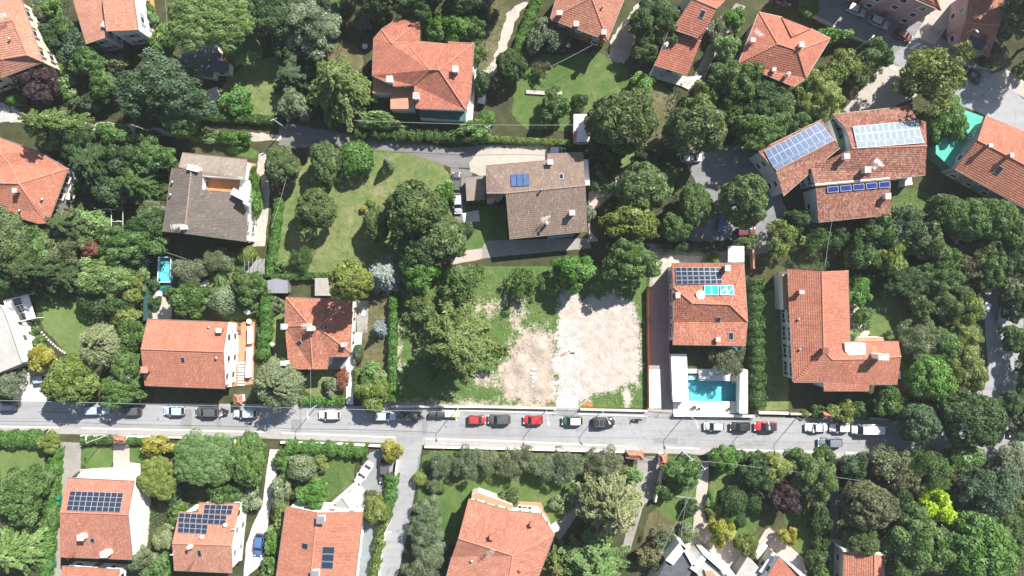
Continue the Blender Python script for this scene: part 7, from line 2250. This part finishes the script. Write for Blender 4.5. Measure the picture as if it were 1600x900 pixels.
# white garden trellis in the left grove
O = U(174, 344); root = empty('garden_trellis', O)
for x in (157, 174, 192):
    for y in (327, 346, 358): q = U(x, y); MB().tube([(q.x, q.y, 0), (q.x, q.y, 2.0)], .05, 5).build('post', 'white_paint', root, O)
for y in (327, 346, 358): MB().tube([U(157, y, 2.0), U(192, y, 2.0)], .05, 5).build('rail', 'white_paint', root, O)
for x in (157, 174, 192): MB().tube([U(x, 327, 2.03), U(x, 358, 2.03)], .05, 5).build('rail', 'white_paint', root, O)
tag(root, 'white post and rail vegetable trellis in the left grove', 'trellis')
# pergola below the grey villa
O = U(400, 415); root = empty('pergola', O)
for x in (382, 413):
    for y in (404, 428): q = U(x, y); MB().tube([(q.x, q.y, 0), (q.x, q.y, 2.3)], .05, 5).build('post', 'metal_grey', root, O)
for k in range(6): x = 382 + k * 6.2; MB().tube([U(x, 403, 2.3), U(x, 429, 2.3)], .04, 5).build('rafter', 'metal_grey', root, O)
tag(root, 'light metal pergola on the paved corner terrace', 'pergola')

# ---------------------------------------------------------------- the cleared plot: sacks, boards, slab and rubble
for k in range(5):
    rg = random.Random(k); p = U(833 + rg.uniform(-1.5, 1.5) + (3 if k > 2 else 0), 577 + k * 6.5); m = MB()
    m.box((0, 0, .18), (1.05, .5, .34), 0, 0, .86); o = m.build('cement_sack', 'white_wall', None); o.location = (p.x, p.y, .02); o.rotation_euler = (0, 0, rg.uniform(-.25, .15))
    mod = o.modifiers.new('round', 'BEVEL'); mod.width = .12; mod.segments = 2
    tag(o, ('topmost', 'second', 'middle', 'fourth', 'lowest')[k] + ' of the five pale sacks lying in a column on the earth', 'sack', 'sacks on the earth')
for x, y, a_, lab, mt in ((879, 554.5, .45, 'red painted board lying on the white rubble, left piece', 'red_plastic'), (887, 549.5, .4, 'red painted board lying on the white rubble, right piece', 'red_plastic'), (894, 551.5, 0, 'dark short board on the white rubble', 'black_plastic')):
    m = MB().box((0, 0, .08), (.95, .22, .12)); m.box((0, 0, .16), (.9, .05, .05)); o = m.build('board', mt, None); p = U(x, y); o.location = (p.x, p.y, .03); o.rotation_euler = (0, 0, a_); tag(o, lab, 'board')
o = slab('concrete_ramp', [(870.5, 620), (902, 620), (902, 636.5), (869.5, 636.5)], 0, .10, 'white_deck'); struct(o, 'structure')

# thin even haze volume, added to lift the shadows like a lens veil
def haze_box():
    t = NT('added_haze'); t.n.remove(t.b)
    v = t.new('ShaderNodeVolumePrincipled'); v.inputs['Density'].default_value = .0002; v.inputs['Color'].default_value = (.92, .95, 1, 1); v.inputs['Anisotropy'].default_value = .2
    t.l.new(v.outputs[0], t.o.inputs['Volume'])
    o = MB().box((0, 0, 68.5), (3060, 3060, 143)).build('haze', 'added_haze'); struct(o, 'stuff', 'thin pale haze added over the houses to lift the shadows')
haze_box()
def stones(name, label, areas, n, smin, smax, mat, seed, z=.02):
    rg = np.random.default_rng(seed); V = []; Fc = []; base_v = np.array([(-1, -1, -.6), (1, -1, -.6), (1, 1, -.6), (-1, 1, -.6), (-.7, -.7, .7), (.7, -.7, .6), (.65, .7, .75), (-.7, .6, .6)])
    fq = [(4, 5, 6, 7), (0, 1, 5, 4), (1, 2, 6, 5), (2, 3, 7, 6), (3, 0, 4, 7)]
    for px in areas:
        poly = np.array([tuple(U(*p)[:2]) for p in px]); lo, hi = poly.min(0), poly.max(0); c = 0
        while c < n:
            q = lo + rg.random(2) * (hi - lo); ins = False; j = len(poly) - 1
            for i in range(len(poly)):
                xi, yi = poly[i]; xj, yj = poly[j]
                if (yi > q[1]) != (yj > q[1]) and q[0] < (xj - xi) * (q[1] - yi) / (yj - yi) + xi: ins = not ins
                j = i
            if not ins: continue
            c += 1; s_ = smin * (smax / smin) ** (rg.random() ** 2.2); a_ = rg.random() * 6.28
            v = (base_v + rg.normal(0, .16, (8, 3))) * s_ * np.array([1, rg.uniform(.5, 1), rg.uniform(.4, .9)])
            co, si = math.cos(a_), math.sin(a_); v = np.stack([v[:, 0] * co - v[:, 1] * si + q[0], v[:, 0] * si + v[:, 1] * co + q[1], v[:, 2] + z], 1)
            k = len(V); V += [tuple(t) for t in v]; Fc += [tuple(k + i for i in f) for f in fq]
    me = bpy.data.meshes.new(name); me.from_pydata(V, [], Fc); me.materials.append(MATS[mat]); o = link(name, me); struct(o, 'stuff', label)
RUB = [(876, 466), (915, 470), (960, 464), (994, 482), (1000, 560), (996, 604), (950, 616), (905, 624), (872, 632), (870, 560)]
stones('rubble_stones', 'pale broken stones scattered over the cleared ground', [RUB], 2600, .04, .20, 'rubble_mat', 3)
stones('rubble_stones', 'whitish broken stones along the middle track', [[(874, 505), (908, 500), (910, 560), (905, 632), (872, 632), (868, 570)]], 1300, .04, .2, 'rubble_white', 4)
stones('earth_clods', 'brown clods and stones of the dug earth', [[(778, 562), (800, 522), (845, 508), (870, 530), (870, 632), (800, 630), (780, 605)]], 800, .05, .26, 'earth_heap', 5)
